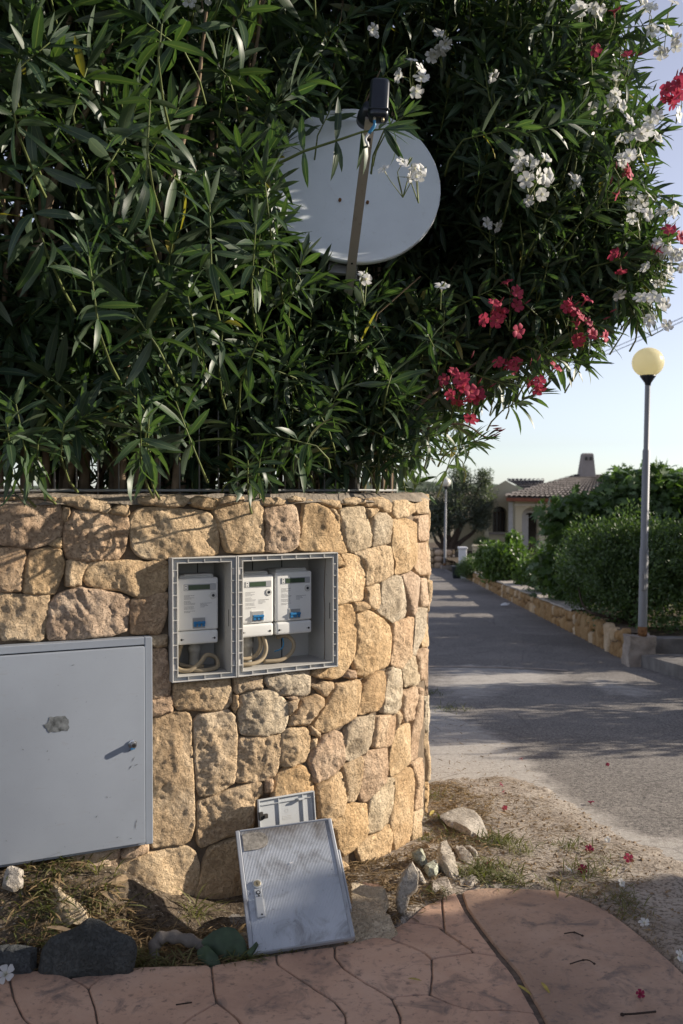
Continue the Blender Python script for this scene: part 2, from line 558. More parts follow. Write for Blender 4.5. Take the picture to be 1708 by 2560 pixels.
# ground surfaces
def asphalt():
    t = NT('asphalt')
    co = t.coords(rnd=False)
    big = t.noise(co, 1.1, 7, 0.66, 0.7)
    c = t.ramp(big, [(0.30, (0.095, 0.087, 0.080)), (0.50, (0.145, 0.133, 0.122)), (0.72, (0.25, 0.228, 0.205))])
    agg = t.noise(co, 48, 5, 0.8)
    c = t.mix(t.ramp(agg, [(0.42, (0, 0, 0)), (0.60, (0.9, 0.9, 0.9))]), c, (0.32, 0.295, 0.265))
    agd = t.noise(co, 70, 3, 0.7)
    c = t.mix(t.ramp(agd, [(0.36, (0.85, 0.85, 0.85)), (0.47, (0, 0, 0))]), c, (0.03, 0.03, 0.032))
    dust = t.attr('dust')  # dust mask that also carries the painted sunlit stretch
    dn = t.noise(co, 6.0, 7, 0.68, 0.5)
    dm = t.math('ADD', dust, t.math('MULTIPLY', t.math('SUBTRACT', dn, 0.5), 0.9))
    dm = t.ramp(dm, [(0.32, (0, 0, 0)), (0.62, (1, 1, 1))])
    pale = t.ramp(t.noise(co, 60, 5, 0.7), [(0.30, (0.26, 0.235, 0.205)), (0.5, (0.40, 0.375, 0.34)), (0.7, (0.50, 0.475, 0.44))])
    c = t.mix(dm, c, pale)
    cr = t.voro(co, 1.15, 'DISTANCE_TO_EDGE')
    crm = t.ramp(cr, [(0.0, (0.35, 0.35, 0.35)), (0.012, (0, 0, 0))])
    c = t.mix(crm, c, (0.05, 0.047, 0.044))
    t.base(c)
    t.bump(t.noise(co, 110, 4, 0.7), 0.7, 0.006)
    return t.set(0.92, 0.2)
asphalt()

def dirt(name, a, b, c3, scale=4.0):
    t = NT(name)
    co = t.coords(rnd=False)
    c = t.ramp(t.noise(co, scale, 8, 0.66, 0.4), [(0.28, a), (0.5, b), (0.72, c3)])
    d = t.ramp(t.noise(co, 55, 5, 0.7), [(0.40, (0.85, 0.85, 0.85)), (0.52, (0, 0, 0))])
    c = t.mix(d, c, tuple(x * 0.5 for x in a))
    p = t.ramp(t.noise(co, 80, 3, 0.7), [(0.60, (0, 0, 0)), (0.70, (0.8, 0.8, 0.8))])
    c = t.mix(p, c, (0.48, 0.43, 0.36))
    t.base(c)
    t.bump(t.noise(co, 50, 6, 0.7), 0.9, 0.012)
    return t.set(0.95, 0.1)
dirt('verge_dirt', (0.24, 0.195, 0.15), (0.40, 0.35, 0.295), (0.50, 0.455, 0.395))
dirt('bed_soil', (0.07, 0.055, 0.04), (0.135, 0.105, 0.075), (0.22, 0.175, 0.125), 7.0)
dirt('field', (0.14, 0.12, 0.08), (0.22, 0.19, 0.13), (0.28, 0.25, 0.18), 0.4)

def paving(name, a, b, c3):
    t = NT(name)
    co = t.coords(rnd=False)
    c = t.ramp(t.noise(co, 2.6, 7, 0.62, 0.5), [(0.30, a), (0.5, b), (0.70, c3)])
    st = t.ramp(t.noise(co, 9.0, 8, 0.68, 0.8), [(0.52, (0, 0, 0)), (0.68, (0.8, 0.8, 0.8))])
    c = t.mix(st, c, (0.135, 0.115, 0.105))
    sp = t.ramp(t.noise(co, 46, 5, 0.65), [(0.57, (0, 0, 0)), (0.68, (0.6, 0.6, 0.6))])
    c = t.mix(sp, c, (0.09, 0.078, 0.072))
    pl = t.ramp(t.noise(co, 22, 6, 0.7), [(0.62, (0, 0, 0)), (0.75, (0.4, 0.4, 0.4))])
    c = t.mix(pl, c, (0.44, 0.36, 0.32))
    t.base(c)
    h = t.math('ADD', t.noise(co, 14, 7, 0.6), t.math('MULTIPLY', t.noise(co, 130, 3, 0.6), 0.18))
    t.bump(h, 0.55, 0.012)
    return t.set(0.78, 0.3)
paving('paving_left', (0.40, 0.255, 0.185), (0.55, 0.355, 0.25), (0.62, 0.425, 0.315))
paving('paving_right', (0.32, 0.215, 0.155), (0.42, 0.285, 0.205), (0.50, 0.355, 0.265))
simple('grout', (0.15, 0.122, 0.102), 0.95, 0.1, var=0.4, scale=30, bump=0.7, bscale=80)
simple('concrete', (0.34, 0.29, 0.245), 0.92, 0.15, var=0.3, scale=6, bump=0.8, bscale=22, bdist=0.02)
simple('render_grey', (0.17, 0.16, 0.15), 0.92, 0.15, var=0.3, scale=5, bump=0.6, bscale=30, bdist=0.01)
simple('coping_cement', (0.40, 0.36, 0.31), 0.95, 0.1, var=0.2, scale=4, bump=0.6, bscale=20, bdist=0.01)
# house
simple('cream_wall', (0.52, 0.465, 0.33), 0.92, 0.15, var=0.06, scale=1.2, bump=0.2, bscale=30)
simple('cream_white', (0.62, 0.58, 0.50), 0.9, 0.15, var=0.05, scale=1.2)
simple('eave_red', (0.20, 0.075, 0.045), 0.85, 0.2, var=0.2)
simple('roof_tile', (0.155, 0.14, 0.132), 0.9, 0.15, var=0.5, scale=3.5)
simple('chimney_plaster', (0.30, 0.265, 0.245), 0.92, 0.1, var=0.15, scale=2)
simple('white_paint', (0.66, 0.66, 0.66), 0.7, 0.3, var=0.08)
simple('window_dark', (0.022, 0.020, 0.018), 0.25, 0.5, var=0.3)
simple('shutter_brown', (0.075, 0.045, 0.03), 0.7, 0.3, var=0.2)
simple('pot_dark', (0.035, 0.042, 0.050), 0.6, 0.3, var=0.2)
simple('hill_green', (0.085, 0.105, 0.07), 0.95, 0.05, var=0.3, scale=0.01)
simple('cactus', (0.038, 0.062, 0.032), 0.55, 0.35, var=0.4, scale=22, bump=0.3, bscale=90, bdist=0.002)
simple('root_grey', (0.17, 0.15, 0.13), 0.9, 0.1, var=0.3, scale=18, bump=0.6, bscale=50, bdist=0.006)
simple('terracotta', (0.26, 0.14, 0.09), 0.85, 0.2, var=0.2)
simple('twig_dark', (0.045, 0.032, 0.026), 0.85, 0.2, var=0.3)
simple('leaf_yellow', (0.38, 0.30, 0.08), 0.7, 0.3, var=0.3, scale=40)
simple('bark_chip', (0.26, 0.19, 0.12), 0.9, 0.1, var=0.4, scale=30)
from mathutils.geometry import delaunay_2d_cdt
# ------------------------------------------------------------------ polygon helpers
def seg_dist(pts, poly):
    pts = np.asarray(pts, float)
    poly = np.asarray(poly, float)
    d = np.full(len(pts), 1e9)
    n = len(poly)
    for i in range(n):
        a, b = poly[i], poly[(i + 1) % n]
        ab = b - a
        t = np.clip(((pts - a) @ ab) / (ab @ ab + 1e-12), 0, 1)
        q = a + t[:, None] * ab
        d = np.minimum(d, np.hypot(*(pts - q).T))
    return d

def inside(pts, poly):
    pts = np.asarray(pts, float)
    poly = np.asarray(poly, float)
    x, y = pts[:, 0], pts[:, 1]
    r = np.zeros(len(pts), bool)
    n = len(poly)
    for i in range(n):
        x0, y0 = poly[i]
        x1, y1 = poly[(i + 1) % n]
        c = ((y0 > y) != (y1 > y)) & (x < (x1 - x0) * (y - y0) / (y1 - y0 + 1e-12) + x0)
        r ^= c
    return r

def sdist(pts, poly):
    d = seg_dist(pts, poly)
    return np.where(inside(pts, poly), d, -d)

def gpoly(px):
    return np.array([G(x, y)[:2] for x, y in px])

def chaikin(poly, it=1, r=0.22):
    p = np.asarray(poly, float)
    for _ in range(it):
        q = np.roll(p, -1, axis=0)
        p = np.stack([p * (1 - r) + q * r, p * r + q * (1 - r)], 1).reshape(-1, p.shape[1])
    return p

def resample(poly, n):
    p = np.vstack([poly, poly[:1]])
    d = np.r_[0, np.cumsum(np.linalg.norm(np.diff(p, axis=0), axis=1))]
    t = np.linspace(0, d[-1], n, endpoint=False)
    return np.stack([np.interp(t, d, p[:, k]) for k in range(p.shape[1])], 1)

def area2(poly):
    x, y = poly[:, 0], poly[:, 1]
    return 0.5 * np.sum(x * np.roll(y, -1) - y * np.roll(x, -1))

def grid_sheet(name, xs, ys, zfun, mat, mask=None, attr=None, smooth=True):
    X, Y = np.meshgrid(xs, ys)
    pts = np.stack([X.ravel(), Y.ravel()], 1)
    z = zfun(pts)
    V = np.c_[pts, z]
    nx, ny = len(xs), len(ys)
    i = np.arange(nx * ny).reshape(ny, nx)
    Q = np.stack([i[:-1, :-1], i[:-1, 1:], i[1:, 1:], i[1:, :-1]], -1).reshape(-1, 4)
    keep = np.ones(len(V), bool)
    if mask is not None:
        keep = mask(pts)
        Q = Q[keep[Q].any(1)]
    used = np.zeros(len(V), bool)
    used[Q.ravel()] = True
    idx = np.cumsum(used) - 1
    at = {k: f(pts)[used] for k, f in attr.items()} if attr else None
    return quads_fast(name, V[used], idx[Q], mat, smooth=smooth, attr=at)

# ------------------------------------------------------------------ wall plan (needed by the beds)
P0 = np.array([-0.30, 3.79])
H0 = R(26.0)
RAD = 1.32
HEND = R(118.0)
LARC = RAD * (HEND - H0)
WTOP = 1.53

def wall_plan(s):
    """point and heading on the wall face at arc length s"""
    if s < 0:
        h = H0
        p = P0 + s * np.array([math.cos(h), math.sin(h)])
    else:
        sa = min(s, LARC)
        h = H0 + sa / RAD
        p = P0 + RAD * np.array([math.sin(h) - math.sin(H0), math.cos(H0) - math.cos(h)])
        if s > LARC:
            p = p + (s - LARC) * np.array([math.cos(h), math.sin(h)])
    return p, h

def WP(s, z, d=0.0):
    p, h = wall_plan(s)
    return np.array([p[0] + d * math.sin(h), p[1] - d * math.cos(h), z])

S_SIL = RAD * (R(84.8) - H0)

def px_wall(px, py):
    """photo pixel to (s, z) on the wall face"""
    d = ray(px, py)
    q = d[0] / d[1]
    lo, hi = -6.0, S_SIL
    if q > 0.0893:
        s = S_SIL + (q - 0.0893) * 10
        Y = wall_plan(S_SIL)[0][1]
    else:
        for _ in range(44):
            m = 0.5 * (lo + hi)
            p, _h = wall_plan(m)
            if p[0] - q * p[1] < 0:
                lo = m
            else:
                hi = m
        s = 0.5 * (lo + hi)
        Y = wall_plan(s)[0][1]
    return np.array([s, CAM_Z + d[2] / d[1] * Y])

WALL_LINE = np.array([wall_plan(s)[0] for s in np.linspace(-4.0, 6.0, 120)])

# ------------------------------------------------------------------ ground, hills
def logsp(a, b, n):
    return np.r_[np.geomspace(a, b, n)]
xs = np.r_[-logsp(4, 4000, 22)[::-1], np.linspace(-3, 3, 5), logsp(4, 4000, 22)]
ys = np.r_[-logsp(2, 300, 8)[::-1], np.linspace(0, 70, 60), logsp(75, 5000, 24)]
o = grid_sheet('ground', xs, ys, lambda p: gz(p[:, 1]) - 0.035, 'field')
tag(o, 'dry earth ground reaching out to the horizon', None, kind='structure')

hx = np.linspace(-900, 1500, 90)
def hill_z(p):
    return -6 + 30 * np.exp(-((p[:, 1] - 2600) / 260.0) ** 2) * (0.75 + 0.25 * np.sin(p[:, 0] / 240.0 + 0.6) + 0.12 * np.sin(p[:, 0] / 71.0)) * np.interp(p[:, 0], [-900, 350, 520, 1500], [0.8, 1.0, 0.55, 0.4])
o = grid_sheet('hills', hx, np.linspace(1900, 3300, 30), hill_z, 'hill_green')
tag(o, 'low distant hill on the skyline behind the house', None, kind='structure')

# ------------------------------------------------------------------ road
APRON = gpoly([(1040, 1752), (1100, 1770), (1160, 1800), (1235, 1840), (1290, 1885), (1350, 1935), (1440, 2010), (1560, 2072), (1640, 2095), (1800, 2110), (2000, 2300), (1800, 2600), (900, 2500), (900, 1900)])
WORN_SUN = gpoly([(1080, 1668), (1170, 1660), (1330, 1668), (1420, 1690), (1390, 1715), (1280, 1715), (1210, 1745), (1130, 1752), (1085, 1720)])  # sunlit stretch of worn asphalt, its brightness put into the colour
WORN2 = gpoly([(1440, 1700), (1520, 1690), (1600, 1715), (1680, 1730), (1600, 1745), (1500, 1735)])
def dust_sun_f(p):
    d = np.clip(0.5 + sdist(p, APRON) / 0.45, 0, 1) * 0.95
    d = np.maximum(d, np.clip(0.35 + sdist(p, WORN_SUN) / 1.2, 0, 0.62))
    d = np.maximum(d, np.clip(0.30 + sdist(p, WORN2) / 1.0, 0, 0.55))
    far = np.interp(p[:, 1], [9, 14, 30], [0.0, 0.14, 0.20]) + 0.16 * np.exp(-((p[:, 0] - 1.35) / 0.35) ** 2) + 0.14 * np.exp(-((p[:, 0] - 2.75) / 0.35) ** 2)
    edge = np.where(p[:, 1] > 12.0, np.clip(0.42 - (3.85 - p[:, 0]) / 0.9, 0, 0.5), 0)
    return np.maximum(np.maximum(d, far), edge)
def road_z(p):
    return gz(p[:, 1]) + 0.006 * fbm(np.c_[p * 0.7, np.zeros(len(p))], 3, 3)
xs = np.r_[np.linspace(-1.0, 4.0, 90), np.linspace(4.2, 12, 24)]
ys = np.r_[np.linspace(1.0, 13.0, 170), np.linspace(13.3, 46, 90)]
o = grid_sheet('road', xs, ys, road_z, 'asphalt', mask=lambda p: (p[:, 1] < 12.85) | (p[:, 0] < 3.9), attr={'dust': dust_sun_f})
tag(o, 'worn grey asphalt lane running downhill past the wall', None, kind='structure')
road = o
# saw-cut repair strip across the lane
mb = MB()
a = [G(x, y, 0.010) for x, y in ((1050, 1666), (1130, 1666), (1230, 1668), (1330, 1671), (1420, 1676))]
for p, q in zip(a[:-1], a[1:]):
    mb.add([p + [0, -0.045, 0], q + [0, -0.045, 0], q + [0, 0.045, 0], p + [0, 0.045, 0]], [(0, 1, 2, 3)])
mb.build('repair_strip', 'concrete', road)

EDGE_PX = [(-400, 2450), (-150, 2445), (20, 2441), (143, 2440), (330, 2432), (528, 2425), (620, 2409), (690, 2398), (800, 2382), (837, 2378), (900, 2365), (965, 2345), (1010, 2318), (1060, 2275), (1105, 2255), (1140, 2242)]
SLAB = [(1152, 2240), (1220, 2232), (1300, 2234), (1400, 2240), (1460, 2262), (1520, 2290), (1580, 2335), (1640, 2385), (1700, 2440), (1760, 2500), (1850, 2620), (2050, 3000), (1585, 3000), (1416, 2680), (1351, 2548), (1294, 2445), (1254, 2400), (1209, 2343), (1168, 2285)]
base_px = EDGE_PX[1:-1] + SLAB[:12] + [(-500, 3000)]
gb = gpoly(base_px)
# ------------------------------------------------------------------ dirt verge at the foot of the wall
VERGE = gpoly([(1000, 1975), (1066, 1950), (1130, 1946), (1230, 1938), (1310, 1948), (1400, 1985), (1470, 2025), (1540, 2070), (1600, 2100), (1680, 2125), (1790, 2190), (1900, 2600), (1500, 2600), (950, 2340), (860, 2300), (840, 2170)])
def verge_h(p):
    sd_ = sdist(p, VERGE)
    n = fbm(np.c_[p * 6, np.zeros(len(p))], 11, 4)
    n2 = fbm(np.c_[p * 25, np.zeros(len(p))], 12, 3)
    return np.clip(sd_ * 0.12, -0.012, 0.022) + 0.010 * n + 0.006 * n2 - 0.003 - 0.05 * np.clip((sdist(p, gb) + 0.01) / 0.03, 0, 1)
def verge_z(p):
    return gz(p[:, 1]) + verge_h(p)
o = grid_sheet('verge', np.arange(-0.1, 2.6, 0.022), np.arange(2.5, 6.4, 0.022), verge_z, 'verge_dirt', mask=lambda p: sdist(p, VERGE) > -0.05)
tag(o, 'dusty dirt verge with dry litter beside the lane', None, kind='structure')

# ------------------------------------------------------------------ soil bed between wall and paving
EDGE = gpoly(EDGE_PX)
def bed_z(p):
    dw = np.full(len(p), 1e9)
    dw = np.minimum(dw, seg_dist(p, np.vstack([WALL_LINE, WALL_LINE[::-1]])))
    de = seg_dist(p, np.vstack([EDGE, EDGE[::-1]]))
    t = np.clip(de / (de + dw + 1e-6), 0, 1)
    bank = np.interp(p[:, 0], [-2.5, -1.0, -0.82, -0.62, -0.45, 0.5], [0.30, 0.27, 0.20, 0.07, 0.02, 0.02])
    n = fbm(np.c_[p * 7, np.zeros(len(p))], 21, 4)
    return gz(p[:, 1]) - 0.012 + bank * np.clip(t * 1.15, 0, 1) ** 1.9 + 0.018 * n * np.clip(de / 0.08, 0, 1)
BED = np.vstack([EDGE, gpoly([(1090, 2160), (1010, 2110)]), WALL_LINE[(WALL_LINE[:, 0] > -2.4) & (WALL_LINE[:, 1] < 4.5)][::-1] + np.array([-0.05, 0.12])])
o = grid_sheet('soil_bed', np.arange(-2.2, 0.75, 0.02), np.arange(2.4, 4.6, 0.02), bed_z, 'bed_soil', mask=lambda p: sdist(p, BED) > -0.03)
tag(o, 'dark soil strip between the stone wall and the paving', None, kind='structure')

_hx = np.arange(-2.4, 2.8, 0.02); _hy = np.arange(2.2, 6.6, 0.02)
_gx, _gy = np.meshgrid(_hx, _hy)
_pp = np.stack([_gx.ravel(), _gy.ravel()], 1)
_hz = gz(_pp[:, 1])
_hz = np.where(sdist(_pp, BED) > 0, np.maximum(_hz, bed_z(_pp)), _hz)
_hz = np.where(sdist(_pp, VERGE) > 0, np.maximum(_hz, verge_z(_pp)), _hz).reshape(_gx.shape)
def ground_at(x, y):
    i, j = int((y - 2.2) / 0.02 + 0.5), int((x + 2.4) / 0.02 + 0.5)
    if 0 <= i < _hz.shape[0] and 0 <= j < _hz.shape[1]:
        return float(_hz[i, j])
    return float(gz(y))

def GG(px, py, off=0.0):
    """pixel to the real ground, beds included"""
    d = ray(px, py)
    prev = 1.5
    for Y in np.arange(2.4, 30, 0.01):
        x = d[0] / d[1] * Y
        z = CAM_Z + d[2] / d[1] * Y
        if z <= ground_at(x, Y) + off:
            return np.array([x, Y, ground_at(x, Y) + off])
    return G(px, py, off)

# ------------------------------------------------------------------ stamped paving
PAVE = [
 [(-200, 2445), (20, 2441), (34, 2506), (57, 2558), (150, 2640), (100, 2750), (-300, 2750)],
 [(20, 2441), (143, 2440), (221, 2483), (238, 2535), (252, 2620), (150, 2640), (57, 2558), (34, 2506)],
 [(143, 2440), (330, 2432), (247, 2463), (221, 2483)],
 [(330, 2432), (528, 2425), (534, 2489), (542, 2520), (476, 2560), (380, 2640), (252, 2620), (238, 2535), (221, 2483), (247, 2463)],
 [(528, 2425), (620, 2409), (690, 2398), (694, 2423), (761, 2468), (837, 2517), (863, 2548), (870, 2640), (700, 2700), (591, 2558), (542, 2520), (534, 2489)],
 [(476, 2560), (542, 2520), (591, 2558), (700, 2700), (500, 2750), (380, 2640)],
 [(690, 2398), (800, 2382), (837, 2378), (837, 2405), (863, 2437), (917, 2472), (980, 2508), (1002, 2557), (990, 2660), (870, 2640), (863, 2548), (837, 2517), (761, 2468), (694, 2423)],
 [(837, 2378), (900, 2365), (965, 2345), (980, 2361), (1029, 2379), (1064, 2396), (1078, 2410), (1080, 2454), (1073, 2501), (1029, 2503), (980, 2508), (917, 2472), (863, 2437), (837, 2405)],
 [(965, 2345), (1010, 2318), (1042, 2320), (1096, 2329), (1113, 2343), (1185, 2392), (1140, 2399), (1096, 2405), (1078, 2410), (1064, 2396), (1029, 2379), (980, 2361)],
 [(1010, 2318), (1060, 2275), (1105, 2255), (1105, 2267), (1111, 2334), (1096, 2329), (1042, 2320)],
 [(1105, 2255), (1140, 2242), (1160, 2285), (1200, 2343), (1245, 2402), (1185, 2392), (1113, 2343), (1111, 2334), (1105, 2267)],
 [(1078, 2410), (1096, 2405), (1140, 2399), (1185, 2392), (1245, 2402), (1285, 2450), (1340, 2548), (1260, 2539), (1185, 2541), (1131, 2526), (1073, 2501), (1080, 2454)],
 [(980, 2508), (1029, 2503), (1073, 2501), (1131, 2526), (1185, 2541), (1260, 2539), (1340, 2548), (1400, 2680), (1150, 2720), (990, 2660), (1002, 2557)],
 [(100, 2750), (150, 2640), (252, 2620), (380, 2640), (500, 2750), (480, 3000), (80, 3000)],
 [(500, 2750), (700, 2700), (870, 2640), (990, 2660), (1000, 3000), (480, 3000)],
 [(990, 2660), (1150, 2720), (1400, 2680), (1560, 3000), (1000, 3000)],
 [(-300, 2750), (100, 2750), (80, 3000), (-500, 3000)],
]
pave = grid_sheet('paving', np.arange(-2.2, 2.4, 0.02), np.arange(1.0, 4.2, 0.02), lambda p: np.full(len(p), 0.0105), 'grout', mask=lambda p: sdist(p, gb) > 0.02)
tag(pave, 'pinkish stamped concrete paving in the foreground', None, kind='structure')

def paving_piece(px, mat, gap, top, seed):
    poly = gpoly(px)
    if area2(poly) < 0: poly = poly[::-1]
    poly = resample(chaikin(poly, 1, 0.06), max(40, len(px) * 7))
    nrm = np.roll(poly, -1, 0) - np.roll(poly, 1, 0)
    nrm = np.stack([-nrm[:, 1], nrm[:, 0]], 1)
    nrm /= np.linalg.norm(nrm, axis=1)[:, None] + 1e-9
    k = len(poly)
    wob = 0.0022 * fbm(np.c_[poly * 30, np.full(k, seed)], seed, 3)
    a = poly + nrm * (gap + wob)[:, None]
    b = poly + nrm * (gap + 0.0035 + wob)[:, None]
    out = delaunay_2d_cdt([Vector(q) for q in b], [], [list(range(k))], 1, 1e-7)
    tv = np.array([v[:] for v in out[0]])
    V = np.vstack([np.c_[a, np.full(k, 0.0)], np.c_[a, np.full(k, top - 0.005)], np.c_[tv, np.full(len(tv), top)]])
    bmap = {}
    for i, o_ in enumerate(out[3]):
        for q in o_: bmap[q] = i
    Fs = [(i, (i + 1) % k, k + (i + 1) % k, k + i) for i in range(k)]
    Fs += [(k + i, k + (i + 1) % k, 2 * k + bmap[(i + 1) % k], 2 * k + bmap[i]) for i in range(k) if i in bmap and (i + 1) % k in bmap]
    Fs += [tuple(2 * k + q for q in f) for f in out[2]]
    o = mesh_obj('paving_stone', V, Fs, mat, pave)
    smooth_by_angle(o, 40)
    return o
for i, px in enumerate(PAVE):
    paving_piece(px, 'paving_left', 0.0022, 0.017 + 0.0015 * math.sin(i * 2.7), i)
o = paving_piece(SLAB, 'paving_right', 0.003, 0.021, 40)
o.name = 'paving_slab'
o['label'] = 'smooth stained right-hand slab'
# ------------------------------------------------------------------ stones of the curved wall, traced on the wall face
def C1(pts): return [(x / 2.8, 1200 + y / 2.8) for x, y in pts]
def C2(pts): return [(520 + x / 2.703, 1200 + y / 2.703) for x, y in pts]
def C4(pts): return [(360 + x / 2.119, 1650 + y / 2.119) for x, y in pts]
def C5(pts): return [(x / 2.24, 2050 + y / 2.24) for x, y in pts]
ST = []
def st(conv, mat, *polys):
    for p in polys:
        ST.append((conv(p) if conv else p, mat))
st(C1, 'pink',
 [(0,155),(150,150),(250,140),(350,165),(430,180),(445,300),(435,395),(340,450),(250,475),(140,470),(20,460),(-40,440),(-60,200)],
 [(455,330),(520,215),(620,215),(760,240),(905,260),(908,330),(890,440),(870,510),(820,565),(700,565),(600,572),(480,550),(445,470)],
 [(345,880),(410,800),(560,755),(700,775),(860,800),(910,830),(905,960),(890,1060),(770,1095),(560,1120),(345,1120),(330,1060)],
 [(920,840),(1000,830),(1100,800),(1180,790),(1175,960),(1130,1080),(1000,1082),(925,1075)],
 [(-60,490),(60,480),(180,485),(180,560),(165,660),(160,780),(60,785),(-60,770)])
st(C1, 'ochre',
 [(405,150),(440,120),(570,118),(730,140),(775,160),(775,225),(745,238),(600,210),(480,180),(410,168)],
 [(450,195),(495,195),(500,230),(480,280),(462,305),(445,260)],
 [(780,205),(840,170),(910,165),(912,245),(880,252),(780,240)],
 [(345,455),(400,415),(440,405),(440,475),(400,478)],
 [(925,250),(985,200),(1080,190),(1260,200),(1420,215),(1475,235),(1525,300),(1540,420),(1530,530),(1190,550),(1130,560),(1010,550),(960,520),(930,470),(915,330)],
 [(975,130),(1000,110),(1100,105),(1250,100),(1330,125),(1335,150),(1290,185),(1170,190),(1060,180),(975,170)],
 [(1345,130),(1400,105),(1470,125),(1530,130),(1530,165),(1500,210),(1430,205),(1345,180)],
 [(175,640),(190,560),(230,495),(350,480),(430,490),(455,560),(450,660),(400,760),(390,795),(240,805),(165,785)],
 [(470,570),(520,558),(605,580),(610,610),(580,680),(580,740),(520,755),(465,740)],
 [(600,650),(620,590),(700,572),(830,568),(920,560),(1010,575),(1180,565),(1180,740),(1150,790),(1060,830),(980,830),(860,780),(720,765),(620,740),(590,700)],
 [(-60,790),(60,785),(140,810),(300,805),(350,800),(345,880),(330,1000),(310,1110),(280,1130),(150,1120),(20,1125),(0,1000),(-60,950)],
 [(1055,1095),(1175,1085),(1175,1165),(1120,1170),(1055,1160)],
 [(0,120),(180,118),(395,120),(395,150),(250,135),(60,145),(-60,150),(-60,125)])
st(None, 'pink',
 [(377,1625),(420,1622),(428,1700),(428,1735),(405,1750),(377,1745)],
 [(377,1750),(410,1750),(432,1740),(433,1780),(410,1787),(377,1795)])
st(C2, 'ochre',
 [(85,120),(150,105),(245,115),(248,150),(150,165),(70,165)],
 [(370,150),(390,122),(480,118),(530,140),(528,168),(460,178),(375,172)],
 [(550,125),(600,112),(668,120),(655,150),(560,148)],
 [(40,190),(80,165),(200,155),(350,150),(375,170),(380,330),(390,420),(385,485),(200,495),(130,485),(100,400),(60,260)],
 [(660,200),(665,150),(700,130),(740,150),(820,190),(870,240),(900,310),(920,400),(955,490),(920,498),(840,480),(640,480),(625,440),(640,330)],
 [(745,135),(790,130),(910,140),(910,195),(860,190),(790,170)],
 [(840,195),(880,210),(910,310),(890,290),(860,240)],
 [(930,130),(1000,118),(1068,120),(1065,160),(990,170),(920,165)],
 [(1075,160),(1085,125),(1180,120),(1250,140),(1252,215),(1220,222),(1170,195),(1090,180)],
 [(1090,195),(1150,190),(1170,205),(1120,250),(1100,260)],
 [(1255,135),(1330,130),(1400,140),(1420,215),(1360,245),(1290,265),(1255,240),(1250,180)],
 [(1420,160),(1470,125),(1510,140),(1508,225),(1440,230),(1415,200)],
 [(990,490),(1080,475),(1200,440),(1250,450),(1268,560),(1265,640),(1180,690),(1085,715),(1080,620),(1070,560),(1040,520)],
 [(1005,830),(1080,820),(1095,870),(1040,895),(1000,895)],
 [(860,500),(900,510),(940,590),(860,585)],
 [(1080,730),(1170,705),(1180,790),(1170,870),(1130,880),(1085,840)])
st(C2, 'gold',
 [(1255,270),(1300,265),(1350,260),(1400,280),(1430,300),(1425,450),(1405,570),(1370,620),(1270,640),(1290,560),(1265,480),(1250,350)],
 [(910,500),(950,498),(1030,520),(1080,560),(1080,640),(1065,720),(1060,810),(960,830),(860,850),(860,600),(940,595)],
 [(860,860),(980,840),(1005,900),(1015,1000),(1010,1120),(995,1210),(940,1310),(880,1345),(770,1345),(710,1320),(760,1260),(855,1220)],
 [(1015,910),(1100,885),(1140,900),(1240,985),(1258,1080),(1245,1200),(1230,1260),(1130,1300),(1060,1340),(1010,1310),(1000,1220),(1020,1120)],
 [(1460,1100),(1495,960),(1498,1130),(1465,1130)])
st(C2, 'pink',
 [(385,200),(450,178),(590,165),(615,230),(630,350),(615,450),(580,480),(480,490),(400,480),(395,400),(405,330),(385,260)],
 [(1440,245),(1508,235),(1505,410),(1440,415)],
 [(1428,430),(1500,425),(1505,650),(1450,640),(1410,600)],
 [(1330,650),(1390,620),(1450,660),(1440,780),(1425,890),(1370,920),(1360,830),(1350,740)],
 [(1455,670),(1495,665),(1500,850),(1445,860)],
 [(1265,970),(1330,940),(1410,930),(1400,1080),(1390,1180),(1330,1275),(1250,1250),(1265,1120)],
 [(1425,1190),(1465,1140),(1495,1140),(1490,1350),(1440,1350)])
st(C2, 'grey',
 [(910,210),(960,185),(1070,180),(1085,240),(1115,340),(1118,440),(1080,470),(970,490),(945,430),(920,350)],
 [(1135,250),(1170,220),(1220,225),(1248,270),(1248,420),(1200,440),(1125,450),(1115,350)],
 [(1190,690),(1290,645),(1325,660),(1345,760),(1360,880),(1340,930),(1270,965),(1200,920),(1150,885),(1175,860),(1185,780)],
 [(1420,880),(1440,860),(1500,870),(1480,980),(1450,1090),(1420,1185),(1400,1180),(1415,1050)])
st(None, 'grey', [(1012,1673),(1032,1638),(1045,1642),(1052,1705),(1040,1715),(1018,1718)])
